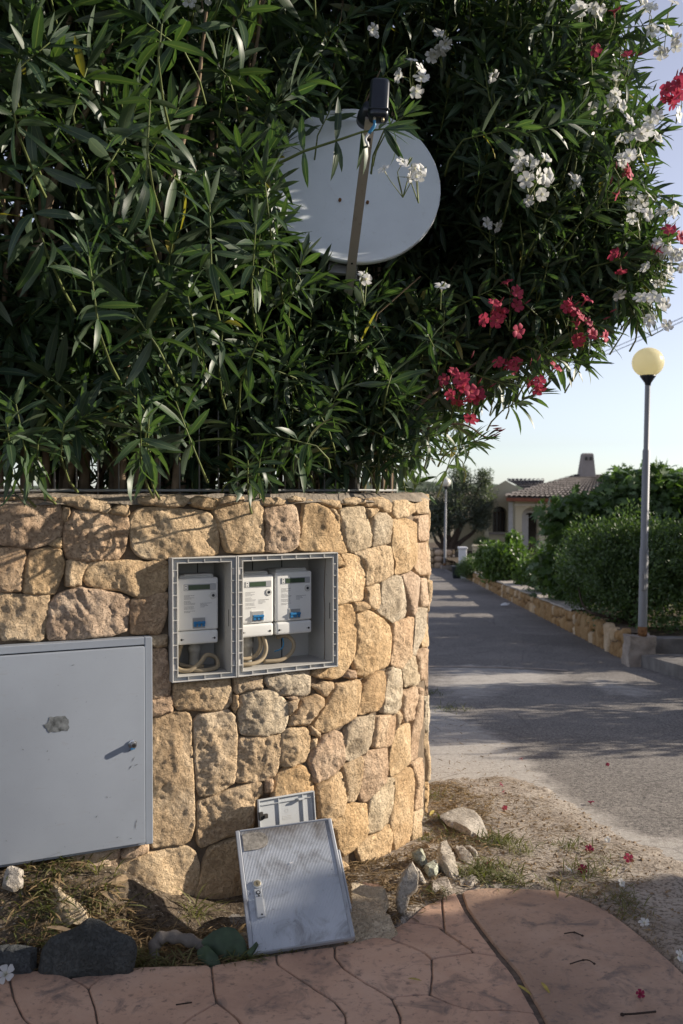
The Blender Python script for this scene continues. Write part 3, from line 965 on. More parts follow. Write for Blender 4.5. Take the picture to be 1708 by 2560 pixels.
st(C4, 'ochre',
 [(165,130),(300,110),(455,95),(470,150),(470,230),(440,262),(370,275),(280,265),(190,270),(160,240)],
 [(485,90),(560,80),(635,75),(635,155),(560,165),(500,182),(485,160)],
 [(480,190),(505,190),(505,240),(490,290),(478,250)],
 [(785,310),(850,220),(920,185),(965,210),(965,240),(920,290),(880,345),(775,355)],
 [(35,320),(150,285),(230,280),(258,300),(255,400),(265,560),(272,740),(275,880),(250,960),(200,985),(120,990),(50,1005),(38,980)],
 [(270,330),(300,295),(400,280),(450,265),(490,310),(500,400),(495,560),(485,650),(440,680),(370,720),(300,730),(285,680),(275,540)],
 [(510,420),(650,408),(730,400),(735,450),(715,580),(700,620),(620,645),(500,655),(490,630),(505,520)],
 [(740,390),(770,365),(860,360),(890,400),(885,480),(860,540),(800,565),(730,570),(725,510)],
 [(895,350),(940,390),(940,410),(900,400)],
 [(895,430),(925,420),(920,455),(895,475)],
 [(1350,290),(1370,270),(1370,330),(1350,370)],
 [(1060,570),(1100,545),(1165,510),(1160,600),(1155,690),(1130,750),(1085,755),(1075,660)],
 [(290,760),(370,730),(500,680),(600,650),(630,660),(635,720),(590,750),(590,890),(500,930),(420,950),(360,980),(300,998),(290,960)],
 [(910,145),(960,120),(1010,120),(1015,150),(980,190),(960,195)],
 [(770,230),(830,210),(810,260),(780,300)],
 [(1440,810),(1490,790),(1470,950),(1430,1000)])
st(C4, 'gold',
 [(970,250),(1000,190),(1030,130),(1150,105),(1165,140),(1150,240),(1130,310),(1060,350),(960,390),(920,375),(910,340)],
 [(1170,140),(1220,80),(1285,60),(1290,140),(1280,200),(1250,270),(1140,295),(1160,200)],
 [(1320,470),(1350,370),(1420,335),(1425,420),(1420,540),(1380,590),(1320,620),(1310,560)],
 [(700,620),(770,575),(850,560),(885,600),(900,640),(920,780),(925,860),(880,870),(690,870),(690,720)],
 [(920,680),(1000,630),(1050,595),(1075,660),(1080,760),(1050,830),(960,870),(930,860),(925,760)],
 [(1000,880),(1060,790),(1100,765),(1190,765),(1195,850),(1180,940),(1120,1010),(1060,1050),(1030,1010),(1025,910)],
 [(1340,640),(1420,570),(1445,600),(1440,780),(1430,900),(1400,1010),(1330,1045),(1320,950),(1310,860),(1340,760)],
 [(1180,960),(1250,920),(1310,870),(1315,950),(1310,1050),(1160,1080),(1140,1010)])
st(C4, 'grey',
 [(650,85),(760,60),(880,40),(892,110),(885,180),(840,195),(720,185),(670,150),(645,120)],
 [(515,190),(600,160),(690,160),(745,205),(780,250),(765,330),(750,380),(650,410),(520,400),(505,300)],
 [(1080,370),(1130,310),(1235,295),(1230,370),(1210,450),(1180,500),(1110,540),(1080,530),(1070,440)],
 [(1205,760),(1230,700),(1300,630),(1340,630),(1335,740),(1320,840),(1260,910),(1195,925),(1200,830)],
 [(1300,90),(1330,40),(1375,55),(1378,150),(1370,250),(1340,290),(1280,285),(1290,190)])
st(C4, 'pink',
 [(1060,95),(1090,50),(1130,60),(1130,105)],
 [(1385,180),(1450,135),(1455,200),(1430,320),(1380,335),(1375,260)],
 [(1465,150),(1490,150),(1490,250),(1470,400),(1460,520),(1425,540),(1430,380),(1450,280)],
 [(880,530),(900,480),(950,420),(1010,380),(1055,385),(1075,450),(1070,530),(1040,590),(920,660),(900,640)],
 [(1240,340),(1260,300),(1340,285),(1345,350),(1325,450),(1290,465),(1220,465)],
 [(645,640),(690,630),(690,700),(650,710)],
 [(1170,530),(1200,485),(1300,465),(1305,550),(1290,640),(1220,730),(1170,760),(1150,720),(1160,620)],
 [(1430,550),(1490,520),(1490,780),(1445,800),(1450,640)],
 [(755,200),(800,195),(820,205),(790,215)])
st(C5, 'pink',
 [(685,200),(740,145),(835,140),(835,190),(760,215),(690,225)],
 [(330,220),(480,190),(680,155),(665,290),(650,460),(560,430),(340,420)])
st(C5, 'ochre',
 [(670,240),(800,200),(950,170),(1060,155),(1100,190),(1125,270),(1110,380),(1080,470),(1080,600),(960,660),(760,640),(660,500),(665,330)],
 [(1150,240),(1180,170),(1330,110),(1430,90),(1440,640),(1240,660),(1100,650),(1080,500),(1110,400)])
st(None, 'gold',
 [(648,2070),(720,2062),(762,2090),(762,2290),(648,2300)],
 [(768,2078),(838,2066),(846,2140),(880,2168),(860,2250),(768,2270)])

wall = empty('stone_wall', (P0[0], P0[1], 0), 0, 'curved golden rubble stone wall holding up the oleanders', 'wall')
def wloc(p):
    return np.asarray(p, float) - np.array([P0[0], P0[1], 0.0])

from mathutils.geometry import delaunay_2d_cdt
def rings_mesh(poly2, hfun, back, nb=52, rings=None, sp=0.0085):
    """polygon (u,v) to an open relief on an even jittered grid; the first nb points are the skirt"""
    r_ = np.random.default_rng(int(abs(poly2.sum()) * 1e4) % 100000)
    lo, hi = poly2.min(0), poly2.max(0)
    gx_, gy_ = np.meshgrid(np.arange(lo[0], hi[0] + sp, sp), np.arange(lo[1], hi[1] + sp, sp * 0.87))
    gx_[1::2] += sp / 2
    g = np.stack([gx_.ravel(), gy_.ravel()], 1)
    g = g + r_.uniform(-0.28, 0.28, g.shape) * sp
    db = sdist(g, poly2)
    g = g[db > sp * 0.55]
    c = poly2.mean(0)
    pts = np.vstack([poly2, g])
    out = delaunay_2d_cdt([Vector(p) for p in pts], [], [list(range(nb))], 1, 1e-7)
    vs = np.array([v[:] for v in out[0]])
    fs = [tuple(f) for f in out[2]]
    orig = out[3]
    bmap = {}
    for i, o_ in enumerate(orig):
        for k in o_:
            if k < nb: bmap[k] = i
    n0 = len(vs)
    dist = seg_dist(vs, poly2)
    H = hfun(vs, dist)
    V = np.vstack([vs, poly2])
    H = np.concatenate([H, np.full(nb, back)])
    for k in range(nb):
        j = (k + 1) % nb
        if k in bmap and j in bmap:
            fs.append((n0 + k, n0 + j, bmap[j], bmap[k]))
    return V, H, fs

def facets(p, c, r0, seed, amp=0.22, n=5):
    r = np.random.default_rng(seed)
    h = np.full(len(p), 1e9)
    for k in range(n):
        a = r.uniform(0, 2 * math.pi)
        g = amp * r.uniform(0.2, 1.0) * np.array([math.cos(a), math.sin(a)])
        h = np.minimum(h, r.uniform(0.0, 0.012) + (p - c) @ g)
    return h

def stone_relief(poly, seed, depth=0.012, rough=0.009):
    c = poly.mean(0)
    rs = np.random.default_rng(seed + 900)
    ang = rs.uniform(0, math.pi)
    ca, sa = math.cos(ang), math.sin(ang)
    chis = rs.choice([0.0, 0.003, 0.006])
    rough = rough * rs.uniform(0.45, 1.3)
    def hf(p, d):
        edge = np.sqrt(np.maximum(0.0, 1 - (1 - np.clip(d / 0.0045, 0, 1)) ** 2))
        k = np.full(len(p), seed * 1.7)
        q3 = np.c_[(ca * p[:, 0] + sa * p[:, 1]) * 45.0, (-sa * p[:, 0] + ca * p[:, 1]) * 16.0, k]
        h = depth * edge + np.clip(facets(p, c, 0, seed, 0.26, 6), -0.014, 0.014) * edge
        h = h + rough * fbm(np.c_[p * 17.0, k], 1, 4, 0.6) * (0.1 + 0.9 * edge)
        h = h + 0.0045 * fbm(np.c_[p * 60.0, k], 2, 3, 0.6) * (0.4 + 0.6 * edge)
        h = h + chis * (1 - 2.4 * np.abs(fbm(q3, 8, 3))) * edge
        return h - 0.010
    return hf

def wall_stone(poly, mat, seed, gap=-0.0030, nb=76):
    if area2(poly) < 0: poly = poly[::-1]
    c = poly.mean(0)
    d = np.linalg.norm(poly - c, axis=1)
    poly = c + (poly - c) * (1 - gap / np.maximum(d, 0.01))[:, None]
    poly = resample(chaikin(poly, 1, 0.08), nb)
    nrm = np.roll(poly, -1, 0) - np.roll(poly, 1, 0)
    nrm = np.stack([nrm[:, 1], -nrm[:, 0]], 1) / (np.linalg.norm(nrm, axis=1)[:, None] + 1e-9)
    poly = poly + nrm * (0.005 * fbm(np.c_[poly * 38, np.full(nb, seed)], 3, 4, 0.6))[:, None]
    U, H, Fs = rings_mesh(poly, stone_relief(poly, seed), -0.06, nb)
    V = np.array([WP(u[0], u[1], h) for u, h in zip(U, H)])
    loc = wloc(WP(c[0], c[1], 0))
    return mesh_obj('stone', V - np.array([P0[0], P0[1], 0]), Fs, 'stone_' + mat, wall, loc, True)

for i, (poly, mat) in enumerate(ST):
    pp = np.array([px_wall(x, y) for x, y in poly])
    pp[:, 1] = np.minimum(pp[:, 1], WTOP)
    wall_stone(pp, mat, i + 1)

# stones of the wall outside the traced part: to the left of the frame and round the back of the corner
def fill_stones(s0, s1, z0, z1, seed, drop=None):
    r = random.Random(seed)
    z = z0
    i = 0
    while z < z1 - 0.02:
        hgt = min(r.uniform(0.16, 0.27), z1 - z)
        if z1 - z - hgt < 0.08: hgt = z1 - z
        s = s0 + r.uniform(-0.08, 0.0)
        while s < s1:
            w = r.uniform(0.16, 0.36)
            e = min(s + w, s1)
            if s1 - e < 0.08: e = s1
            j = lambda: r.uniform(-0.018, 0.018)
            poly = np.array([(s + j(), z + j()), ((s + e) / 2, z + j()), (e + j(), z + j()), (e + j(), z + hgt / 2), (e + j(), z + hgt + j()), ((s + e) / 2, z + hgt + j()), (s + j(), z + hgt + j()), (s + j(), z + hgt / 2)])
            poly[:, 1] = np.minimum(poly[:, 1], WTOP)
            wall_stone(poly, r.choice(['ochre', 'gold', 'pink', 'grey', 'ochre']), seed * 100 + i, nb=44)
            i += 1
            s = e
        z += hgt
SL = px_wall(-22, 1500)[0]
fill_stones(-2.6, SL - 0.01, 0.05, WTOP, 31)
fill_stones(S_SIL + 0.10, S_SIL + 1.7, -0.25, WTOP, 32)
# low courses under the cabinet, half buried
cabz0 = px_wall(360, 2105)[1]
fill_stones(SL, px_wall(120, 2200)[0], -0.02, cabz0 - 0.03, 33)

# opening rectangles for the meter boxes
BXL, BXM, BXR = px_wall(424, 1500)[0], px_wall(587, 1500)[0], px_wall(833, 1500)[0]
BZ0, BZ1 = 0.848, 1.303
ss = np.arange(-2.7, S_SIL + 1.9, 0.03)
zs = np.r_[np.arange(-0.4, WTOP - 0.02, 0.03), WTOP - 0.012]
n_s, n_z = len(ss), len(zs)
V = []
for s in ss:
    p, h = wall_plan(s)
    for z in zs:
        dd = -0.031 + 0.008 * vnoise(np.array([[s * 14, z * 14, 0.0]]), 9)[0]
        V.append((p[0] + dd * math.sin(h) - P0[0], p[1] - dd * math.cos(h) - P0[1], z))
Fs = []
for i in range(n_s - 1):
    for j in range(n_z - 1):
        sm, zm = ss[i] + 0.015, (zs[j] + zs[j + 1]) / 2
        if BXL + 0.012 < sm < BXR - 0.012 and BZ0 + 0.012 < zm < BZ1 - 0.012:
            continue
        Fs.append((i * n_z + j, (i + 1) * n_z + j, (i + 1) * n_z + j + 1, i * n_z + j + 1))
mesh_obj('mortar', V, Fs, 'mortar', wall, None, True)
# cement capping and the earth behind it
V, Fs = [], []
ds = [-0.004, -0.03, -0.10, -0.19, -0.30]
for s in ss:
    for k, d in enumerate(ds):
        q = WP(s, 0, d + 0.008 * vnoise(np.array([[s * 9, k * 3.1, 2.0]]), 4)[0])
        V.append((q[0] - P0[0], q[1] - P0[1], WTOP - 0.012 + (0.016 if k in (1, 2, 3) else -0.02) + 0.006 * vnoise(np.array([[s * 12, k * 1.0, 5.0]]), 4)[0]))
for i in range(n_s - 1):
    for k in range(len(ds) - 1):
        Fs.append((i * 5 + k, (i + 1) * 5 + k, (i + 1) * 5 + k + 1, i * 5 + k + 1))
mesh_obj('capping', V, Fs, 'cement_top', wall, None, True)
V, Fs = [], []
nt = 0
for s in np.arange(-2.7, S_SIL + 1.9, 0.08):
    a = WP(s, WTOP - 0.02, -0.28)
    p, h = wall_plan(s)
    b = np.array([min(a[0] - 0.5, -1.6) if s > 0.8 else a[0] - 1.5 * math.sin(h) * 1.0, max(a[1] + 2.0, 5.6), WTOP + 0.02])
    for k in range(9):
        t_ = k / 8
        q = a * (1 - t_) + b * t_
        q[2] += 0.03 * vnoise(np.array([[q[0] * 5, q[1] * 5, 1.0]]), 8)[0]
        V.append(q)
    nt += 1
for i in range(nt - 1):
    for k in range(8):
        Fs.append((i * 9 + k, (i + 1) * 9 + k, (i + 1) * 9 + k + 1, i * 9 + k + 1))
o = mesh_obj('terrace_soil', V, Fs, 'bed_soil', None, None, True)
tag(o, 'raised earth bank behind the stone wall under the oleanders', None, kind='structure')

# ------------------------------------------------------------------ wire fence along the wall top
fence = empty('wire_fence', (P0[0], P0[1], WTOP), 0, 'thin pale metal rod fence standing on the wall under the leaves', 'fence')
fo = np.array([P0[0], P0[1], WTOP])
mb = MB()
rail = [WP(s, WTOP + 0.018, -0.17) - fo for s in np.arange(-2.4, 1.55, 0.08)]
mb.tube(rail, 0.0065, 6)
mb.build('bottom_rail', 'mesh_wire', fence, True)
mb = MB()
mb.tube([p + np.array([0, 0, 0.52]) for p in rail], 0.0065, 6)
mb.build('top_rail', 'mesh_wire', fence, True)
rod_me = None
for s in np.arange(-2.38, 1.55, 0.078):
    p = WP(s, WTOP, -0.17) - fo
    if rod_me is None:
        mb = MB()
        mb.tube([(0, 0, 0.0), (0, 0, 0.54)], 0.0032, 6)
        o = mb.build('rod', 'mesh_wire', fence, True)
        rod_me = o.data
    else:
        o = bpy.data.objects.new('rod', rod_me)
        COL.objects.link(o)
        o.parent = fence
    o.location = tuple(p)
# ------------------------------------------------------------------ frames and curves
def local_plane(loc, rz, px, py, yl):
    """where a pixel ray meets the plane y=yl of a frame standing at loc turned by rz; returns local x, z"""
    d = ray(px, py)
    c, s = math.cos(rz), math.sin(rz)
    o3 = np.array([0, 0, CAM_Z]) - np.asarray(loc)
    lo = np.array([c * o3[0] + s * o3[1], -s * o3[0] + c * o3[1], o3[2]])
    ld = np.array([c * d[0] + s * d[1], -s * d[0] + c * d[1], d[2]])
    k = (yl - lo[1]) / ld[1]
    q = lo + ld * k
    return q[0], q[2]

def spline(pts, n=8):
    p = [np.asarray(q, float) for q in pts]
    p = [2 * p[0] - p[1]] + p + [2 * p[-1] - p[-2]]
    out = []
    for i in range(1, len(p) - 2):
        for k in range(n):
            t = k / n
            a, b, c, d = p[i - 1], p[i], p[i + 1], p[i + 2]
            out.append(0.5 * (2 * b + (c - a) * t + (2 * a - 5 * b + 4 * c - d) * t * t + (3 * b - a - 3 * c + d) * t ** 3))
    out.append(p[-2])
    return out

def disc(mb, cx, cz, y0, y1, r, n=18, mi=0, rx=1.0, rz_=1.0):
    """short cylinder along local y"""
    vs, fs = [], []
    for y, rr in ((y1, r), (y0 + (y1 - y0) * 0.15, r), (y0, r * 0.9)):
        for k in range(n):
            a = 2 * math.pi * k / n
            vs.append((cx + rr * rx * math.cos(a), y, cz + rr * rz_ * math.sin(a)))
    for q in range(2):
        for k in range(n):
            fs.append((q * n + k, q * n + (k + 1) % n, (q + 1) * n + (k + 1) % n, (q + 1) * n + k))
    fs.append(tuple(2 * n + k for k in range(n)))
    mb.add(vs, fs, mi)

# ------------------------------------------------------------------ grey steel cabinet on the left
CW = 0.98
cs1, cz1 = px_wall(375, 1589)
cz0 = cabz0
cloc = WP(cs1 - CW, cz0, 0.0)
cab = empty('utility_cabinet', cloc, H0, 'large pale grey steel wall cabinet with a small round lock', 'cabinet')
ch = cz1 - cz0
mb = MB()
fw = 0.027
mb.box(0, fw, -0.032, 0.02, 0, ch, bev=0.002)
mb.box(CW - fw, CW, -0.032, 0.02, 0, ch, bev=0.002)
mb.box(fw - 0.001, CW - fw + 0.001, -0.031, 0.02, ch - fw, ch - 0.0005, bev=0.002)
mb.box(fw - 0.001, CW - fw + 0.001, -0.031, 0.02, 0.0005, 0.018, bev=0.002)
mb.build('frame', 'cabinet_paint', cab)
mb = MB()
mb.box(fw, CW - fw, -0.006, 0.02, 0.018, ch - fw)
mb.build('inner_gap', 'dark_slot', cab)
mb = MB()
mb.box(fw + 0.004, CW - fw - 0.004, -0.045, -0.012, 0.012, ch - fw - 0.004, bev=0.004, seg=3)
door = mb.build('door', 'cabinet_paint', cab)
smooth_by_angle(door)
lx, lz = local_plane(cloc, H0, 332, 1861, -0.05)
mb = MB()
disc(mb, lx, lz, -0.050, -0.045, 0.0155, 24)
disc(mb, lx, lz, -0.070, -0.045, 0.0105, 20)
lock = mb.build('lock', 'chrome', door, True)
smooth_by_angle(lock)
mb = MB()
disc(mb, lx, lz, -0.0712, -0.0702, 0.006, 16, 0)
mb.box(lx - 0.008, lx + 0.008, -0.052, -0.046, lz - 0.018, lz - 0.0135, 1)
mb.build('keyhole', ['dark_slot', 'breaker_blue'], door)
# remains of a torn sticker
SK = [(108, 1812), (122, 1805), (123, 1792), (166, 1789), (168, 1797), (173, 1800), (172, 1826), (150, 1828), (124, 1831), (116, 1822)]
pp = np.array([local_plane(cloc, H0, x, y, -0.046) for x, y in SK])
rr = resample(pp, 40) + 0.0016 * rng.standard_normal((40, 2))
mb = MB()
mb.add([(a, -0.0462, b) for a, b in rr], [tuple(range(40))])
mb.build('sticker_residue', 'old_glue', door)
# scratches and chips in the paint
mb = MB()
for (x, y, dx, dy) in [(318, 1880, 14, -9), (330, 1905, 8, -14), (322, 1925, 10, -14), (336, 1915, 10, -5), (266, 1990, 3, 6), (55, 1872, 5, 4), (240, 2045, 4, -7), (338, 2075, 3, -22), (14, 2100, 4, 4), (120, 1875, -3, 5), (292, 2095, 5, -4), (325, 2097, 6, -2), (178, 1664, 9, -2), (340, 2060, 3, -12), (160, 2117, 4, 1)]:
    a = np.array(local_plane(cloc, H0, x, y, -0.046))
    b = np.array(local_plane(cloc, H0, x + dx, y + dy, -0.046))
    nn = np.array([-(b - a)[1], (b - a)[0]])
    nn = nn / (np.linalg.norm(nn) + 1e-9) * 0.0009
    m_ = (a + b) / 2 + nn
    mb.add([(a[0], -0.0461, a[1]), (m_[0] + nn[0], -0.0461, m_[1] + nn[1]), (b[0], -0.0461, b[1]), (m_[0] - 2 * nn[0], -0.0461, m_[1] - 2 * nn[1])], [(0, 1, 2, 3)])
mb.build('scratches', 'old_glue', door)

# ------------------------------------------------------------------ meter boxes
def meter_box(loc, rz, w, h, label, seam, nv, nh):
    e = empty('meter_box', loc, rz, label, 'meter box', 'open meter boxes')
    D, t, ch_ = 0.205, 0.005, 0.019
    mb = MB()
    def ring(x0, x1, z0, z1, th, y0, y1):
        mb.box(x0, x0 + th, y0, y1, z0, z1, bev=0.0015)
        mb.box(x1 - th, x1, y0, y1, z0, z1, bev=0.0015)
        mb.box(x0 + th - .001, x1 - th + .001, y0 + .0004, y1, z0 + .0002, z0 + th, bev=0.0015)
        mb.box(x0 + th - .001, x1 - th + .001, y0 + .0004, y1, z1 - th, z1 - .0002, bev=0.0015)
    ring(0, w, 0, h, t, 0.0, 0.05)
    e_rim = mb.build('outer_rim', 'box_plastic', e)
    mb = MB()
    ring(ch_, w - ch_, ch_ * 0.9, h - ch_ * 0.9, t, 0.003, D)
    mb.build('inner_wall', 'box_inside', e)
    mb = MB()
    i0, i1, j0, j1 = t, w - t, t, h - t
    a0, a1, b0, b1 = ch_, w - ch_, ch_ * .9, h - ch_ * .9
    y = 0.016
    mb.add([(i0, y, j0), (i1, y, j0), (i1, y, j1), (i0, y, j1), (a0, y, b0), (a1, y, b0), (a1, y, b1), (a0, y, b1)], [(0, 1, 5, 4), (1, 2, 6, 5), (2, 3, 7, 6), (3, 0, 4, 7)])
    mb.build('rim_channel', 'lid_plastic', e)
    mb = MB()
    for k in range(1, nh + 1):
        x = w * k / (nh + 1)
        for z0, z1 in ((t, b0), (b1, h - t)):
            mb.box(x - 0.0018, x + 0.0018, 0.0025, y, z0 - .0006, z1 + .0006)
    for k in range(1, nv + 1):
        z = h * k / (nv + 1)
        for x0, x1 in ((t, a0), (a1, w - t)):
            mb.box(x0 - .0006, x1 + .0006, 0.0025, y, z - 0.0018, z + 0.0018)
    for x0, x1 in ((t, a0), (a1, w - t)):
        for z in (0.12 * h, 0.87 * h):
            mb.box(x0 + .002, x1 - .002, 0.006, y - .001, z - 0.011, z + 0.011)
    mb.build('rim_ribs', 'box_plastic', e)['kind'] = 'stuff'
    mb = MB()
    mb.box(a0 + t, a1 - t, D - 0.006, D, b0 + t, b1 - t)
    bp = mb.build('back_plate', 'box_inside', e)
    mb = MB()
    for sx in seam:
        mb.box(sx - 0.0018, sx + 0.0018, D - 0.0085, D - 0.0062, b0 + t, b1 - t)
    mb.build('seam', 'seam_dark', bp)
    mb = MB()
    mb.box(a1 - t - 0.0012, a1 - t + 0.002, 0.022, 0.026, h * 0.42, h * 0.56)
    mb.build('hinge_slot', 'dark_slot', e)
    return e

LB = WP(BXL, BZ0, 0.032)
LBW = BXM - BXL - 0.002
boxL = meter_box(LB, H0, LBW, BZ1 - BZ0, 'narrow open grey meter box holding a single meter', [LBW * 0.64], 9, 3)
q0 = WP(BXM + 0.001, BZ0, 0.032)
q1 = WP(BXR, BZ0, 0.032)
RH = math.atan2(q1[1] - q0[1], q1[0] - q0[0])
RBW = float(np.hypot(*(q1 - q0)[:2]))
boxR = meter_box(q0, RH, RBW, BZ1 - BZ0, 'wide open grey meter box holding two meters', [RBW * 0.36, RBW * 0.66], 9, 6)

# ------------------------------------------------------------------ electricity meters
def meter(bloc, brz, x0, z0, w, h, yf, label):
    c, s = math.cos(brz), math.sin(brz)
    loc = np.asarray(bloc) + np.array([c * x0 - s * yf, s * x0 + c * yf, z0])
    e = empty('electricity_meter', loc, brz, label, 'meter', 'electricity meters')
    mb = MB()
    mb.box(0, w, 0.0, 0.072, 0.052, h, bev=0.009, seg=3)
    body = smooth_by_angle(mb.build('housing', 'meter_white', e), 50)
    mb = MB()
    mb.box(0.001, w - 0.001, -0.0016, 0.074, 0.0, 0.0505, bev=0.010, seg=3)
    cov = smooth_by_angle(mb.build('terminal_cover', 'meter_white', e), 50)
    mb = MB()
    mb.box(0.012, w - 0.012, 0.020, 0.100, h - 0.006, h + 0.010, bev=0.004)
    mb.box(0.03, w - 0.02, 0.015, 0.07, h + 0.006, h + 0.013, bev=0.002)
    mb.build('top_cover', 'meter_cover', e)
    mb = MB()
    mb.box(0.02, w - 0.02, 0.060, 0.118, 0.03, h - 0.03)
    mb.build('mounting_plate', 'meter_cover', e)
    z = h - 0.047
    mb = MB()
    mb.box(0.023, w - 0.010, -0.0022, 0.004, z, z + 0.024, 0, bev=0.001)
    dsp = mb.build('display', 'lcd_side', e)
    mb = MB()
    mb.box(0.041, w - 0.034, -0.0030, 0.0, z + 0.003, z + 0.021)
    mb.build('screen', 'lcd_green', dsp)
    mb = MB()
    mb.box(0.026, 0.037, -0.0028, 0.0, z + 0.002, z + 0.022, 1)
    disc(mb, 0.0315, z + 0.007, -0.0034, -0.0027, 0.0022, 10, 0)
    disc(mb, 0.0315, z + 0.017, -0.0034, -0.0027, 0.0022, 10, 0)
    mb.build('indicator', ['dark_slot', 'meter_white'], dsp)
    mb = MB()
    px_, pz_ = w - 0.021, h - 0.068
    disc(mb, px_, pz_, -0.0030, 0.002, 0.0135, 24, 0)
    disc(mb, px_, pz_, -0.0042, -0.0028, 0.0055, 16, 1)
    mb.build('optical_port', ['meter_cover', 'black_plastic'], e)
    # fine print: rows of tiny grey type
    r = random.Random(5)
    mb = MB()
    zz = h - 0.066
    for k in range(13):
        x = 0.024
        ln = r.uniform(0.02, 0.042)
        if k in (4, 8, 11): zz -= 0.004
        while x < 0.024 + ln:
            wd = r.uniform(0.003, 0.008)
            mb.add([(x, -0.0008, zz), (x + wd, -0.0008, zz), (x + wd, -0.0008, zz + 0.0016), (x, -0.0008, zz + 0.0016)], [(0, 1, 2, 3)])
            x += wd + 0.0012
        zz -= 0.0042
    for k in range(4):
        x = w * 0.55
        zz = h - 0.097 - k * 0.0045
        ln = [0.044, 0.026, 0.024, 0.016][k]
        while x < w * 0.55 + ln:
            wd = r.uniform(0.003, 0.008)
            mb.add([(x, -0.0008, zz), (x + wd, -0.0008, zz), (x + wd, -0.0008, zz + 0.0018), (x, -0.0008, zz + 0.0018)], [(0, 1, 2, 3)])
            x += wd + 0.0012
    mb.build('print', 'print_grey', body)
    # breaker window with its blue lever
    bx, bz = w * 0.36, 0.060
    mb = MB()
    mb.box(bx - 0.003, bx + 0.051, -0.0020, 0.002, bz - 0.003, bz + 0.042, 0)
    mb.box(bx, bx + 0.048, -0.0032, 0.001, bz, bz + 0.039, 1)
    br = mb.build('breaker', ['meter_white', 'breaker_grey'], e)
    mb = MB()
    for k in range(3):
        x = bx + 0.003 + k * 0.0165
        mb.box(x, x + 0.0105, -0.009, -0.003, bz + 0.006, bz + 0.026, bev=0.001)
    mb.box(bx + 0.001, bx + 0.047, -0.012, -0.0075, bz + 0.017, bz + 0.025, bev=0.001)
    mb.build('lever', 'breaker_blue', br)
    mb = MB()
    for sx in (0.014, w - 0.016):
        disc(mb, sx, 0.020, -0.0032, 0.0, 0.0042, 12)
        mb.box(sx - 0.010 if sx > 0.05 else sx + 0.005, sx - 0.005 if sx > 0.05 else sx + 0.010, -0.0022, 0.0, 0.0192, 0.0208)
    mb.build('screw', 'seam_dark', cov)
    return e

YF = 0.066
def place_meter(bloc, brz, x0p, x1p, ytop, ybot, label, xa=None):
    xa0, zt = local_plane(bloc, brz, x0p, ytop, YF)
    xb, zb = local_plane(bloc, brz, x1p, ybot, YF)
    xb2, _ = local_plane(bloc, brz, x1p, ytop, YF)
    w = max(0.145, min(0.165, xb2 - xa0))
    if xa is not None: xa0 = xb2 - w
    return meter(bloc, brz, xa0, zb + 0.008, w, zt - zb, YF, label)
place_meter(LB, H0, 444, 546, 1452, 1612, 'white electricity meter alone in the narrow box', True)
place_meter(q0, RH, 601, 684, 1445, 1594, 'white meter beside the divider, half in sun, left one in the wide box', True)
place_meter(q0, RH, 690, 780, 1436, 1586, 'white meter in shade, right one in the wide box', True)

def cable(bloc, brz, pts, r, label, mat='cable_beige', name='cable'):
    c, s = math.cos(brz), math.sin(brz)
    mb = MB()
    mb.tube(spline(pts, 8), r, 9)
    o = mb.build(name, mat, None, True)
    o.location = tuple(bloc)
    o.rotation_euler = (0, 0, brz)
    return tag(o, label, 'cable', 'cables in the meter boxes')
cable(LB, H0, [(0.075, 0.10, 0.15), (0.05, 0.085, 0.09), (0.035, 0.06, 0.045), (0.075, 0.045, 0.032), (0.12, 0.05, 0.055), (0.155, 0.075, 0.080), (0.195, 0.085, 0.065), (0.19, 0.06, 0.035), (0.13, 0.04, 0.030), (0.085, 0.05, 0.036)], 0.0085, 'thick beige cable looped under the single meter')
cable(LB, H0, [(0.055, 0.12, 0.14), (0.05, 0.11, 0.06), (0.10, 0.10, 0.035), (0.15, 0.10, 0.033)], 0.008, 'beige cable at the back of the narrow box floor')
cable(q0, RH, [(0.02, 0.07, 0.036), (0.08, 0.06, 0.034), (0.13, 0.065, 0.046), (0.155, 0.075, 0.08), (0.155, 0.09, 0.12), (0.15, 0.11, 0.16)], 0.0080, 'thick beige cable curving up under the sunlit meter')
cable(q0, RH, [(0.022, 0.09, 0.060), (0.08, 0.09, 0.050), (0.125, 0.095, 0.062), (0.145, 0.10, 0.10), (0.14, 0.12, 0.15)], 0.008, 'thinner beige cable behind the thick one under the sunlit meter')
cable(q0, RH, [(0.15, 0.085, 0.034), (0.22, 0.075, 0.036), (0.27, 0.08, 0.06), (0.285, 0.09, 0.095), (0.26, 0.10, 0.125), (0.22, 0.11, 0.12)], 0.0080, 'thick beige cable looping up under the shaded meter')
cable(q0, RH, [(0.24, 0.105, 0.125), (0.245, 0.10, 0.095), (0.235, 0.10, 0.075), (0.21, 0.11, 0.065)], 0.0025, 'thin blue wire hanging under the shaded meter', 'blue_wire', 'wire')
def conduit(bloc, brz, x, y, z0, z1, r, label):
    mb = MB()
    mb.lathe([(r, z0), (r, z0 + (z1 - z0) * .45), (r * 1.18, z0 + (z1 - z0) * .47), (r * 1.18, z0 + (z1 - z0) * .62), (r, z0 + (z1 - z0) * .64), (r, z1)], 18, c=(x, y, 0))
    o = mb.build('conduit_pipe', 'conduit', None, True)
    o.location = tuple(bloc)
    o.rotation_euler = (0, 0, brz)
    return tag(o, label, 'pipe')
conduit(LB, H0, 0.125, 0.13, 0.024, 0.16, 0.022, 'short grey conduit pipe below the single meter')
conduit(q0, RH, 0.10, 0.135, 0.024, 0.16, 0.024, 'short grey conduit pipe below the sunlit meter')

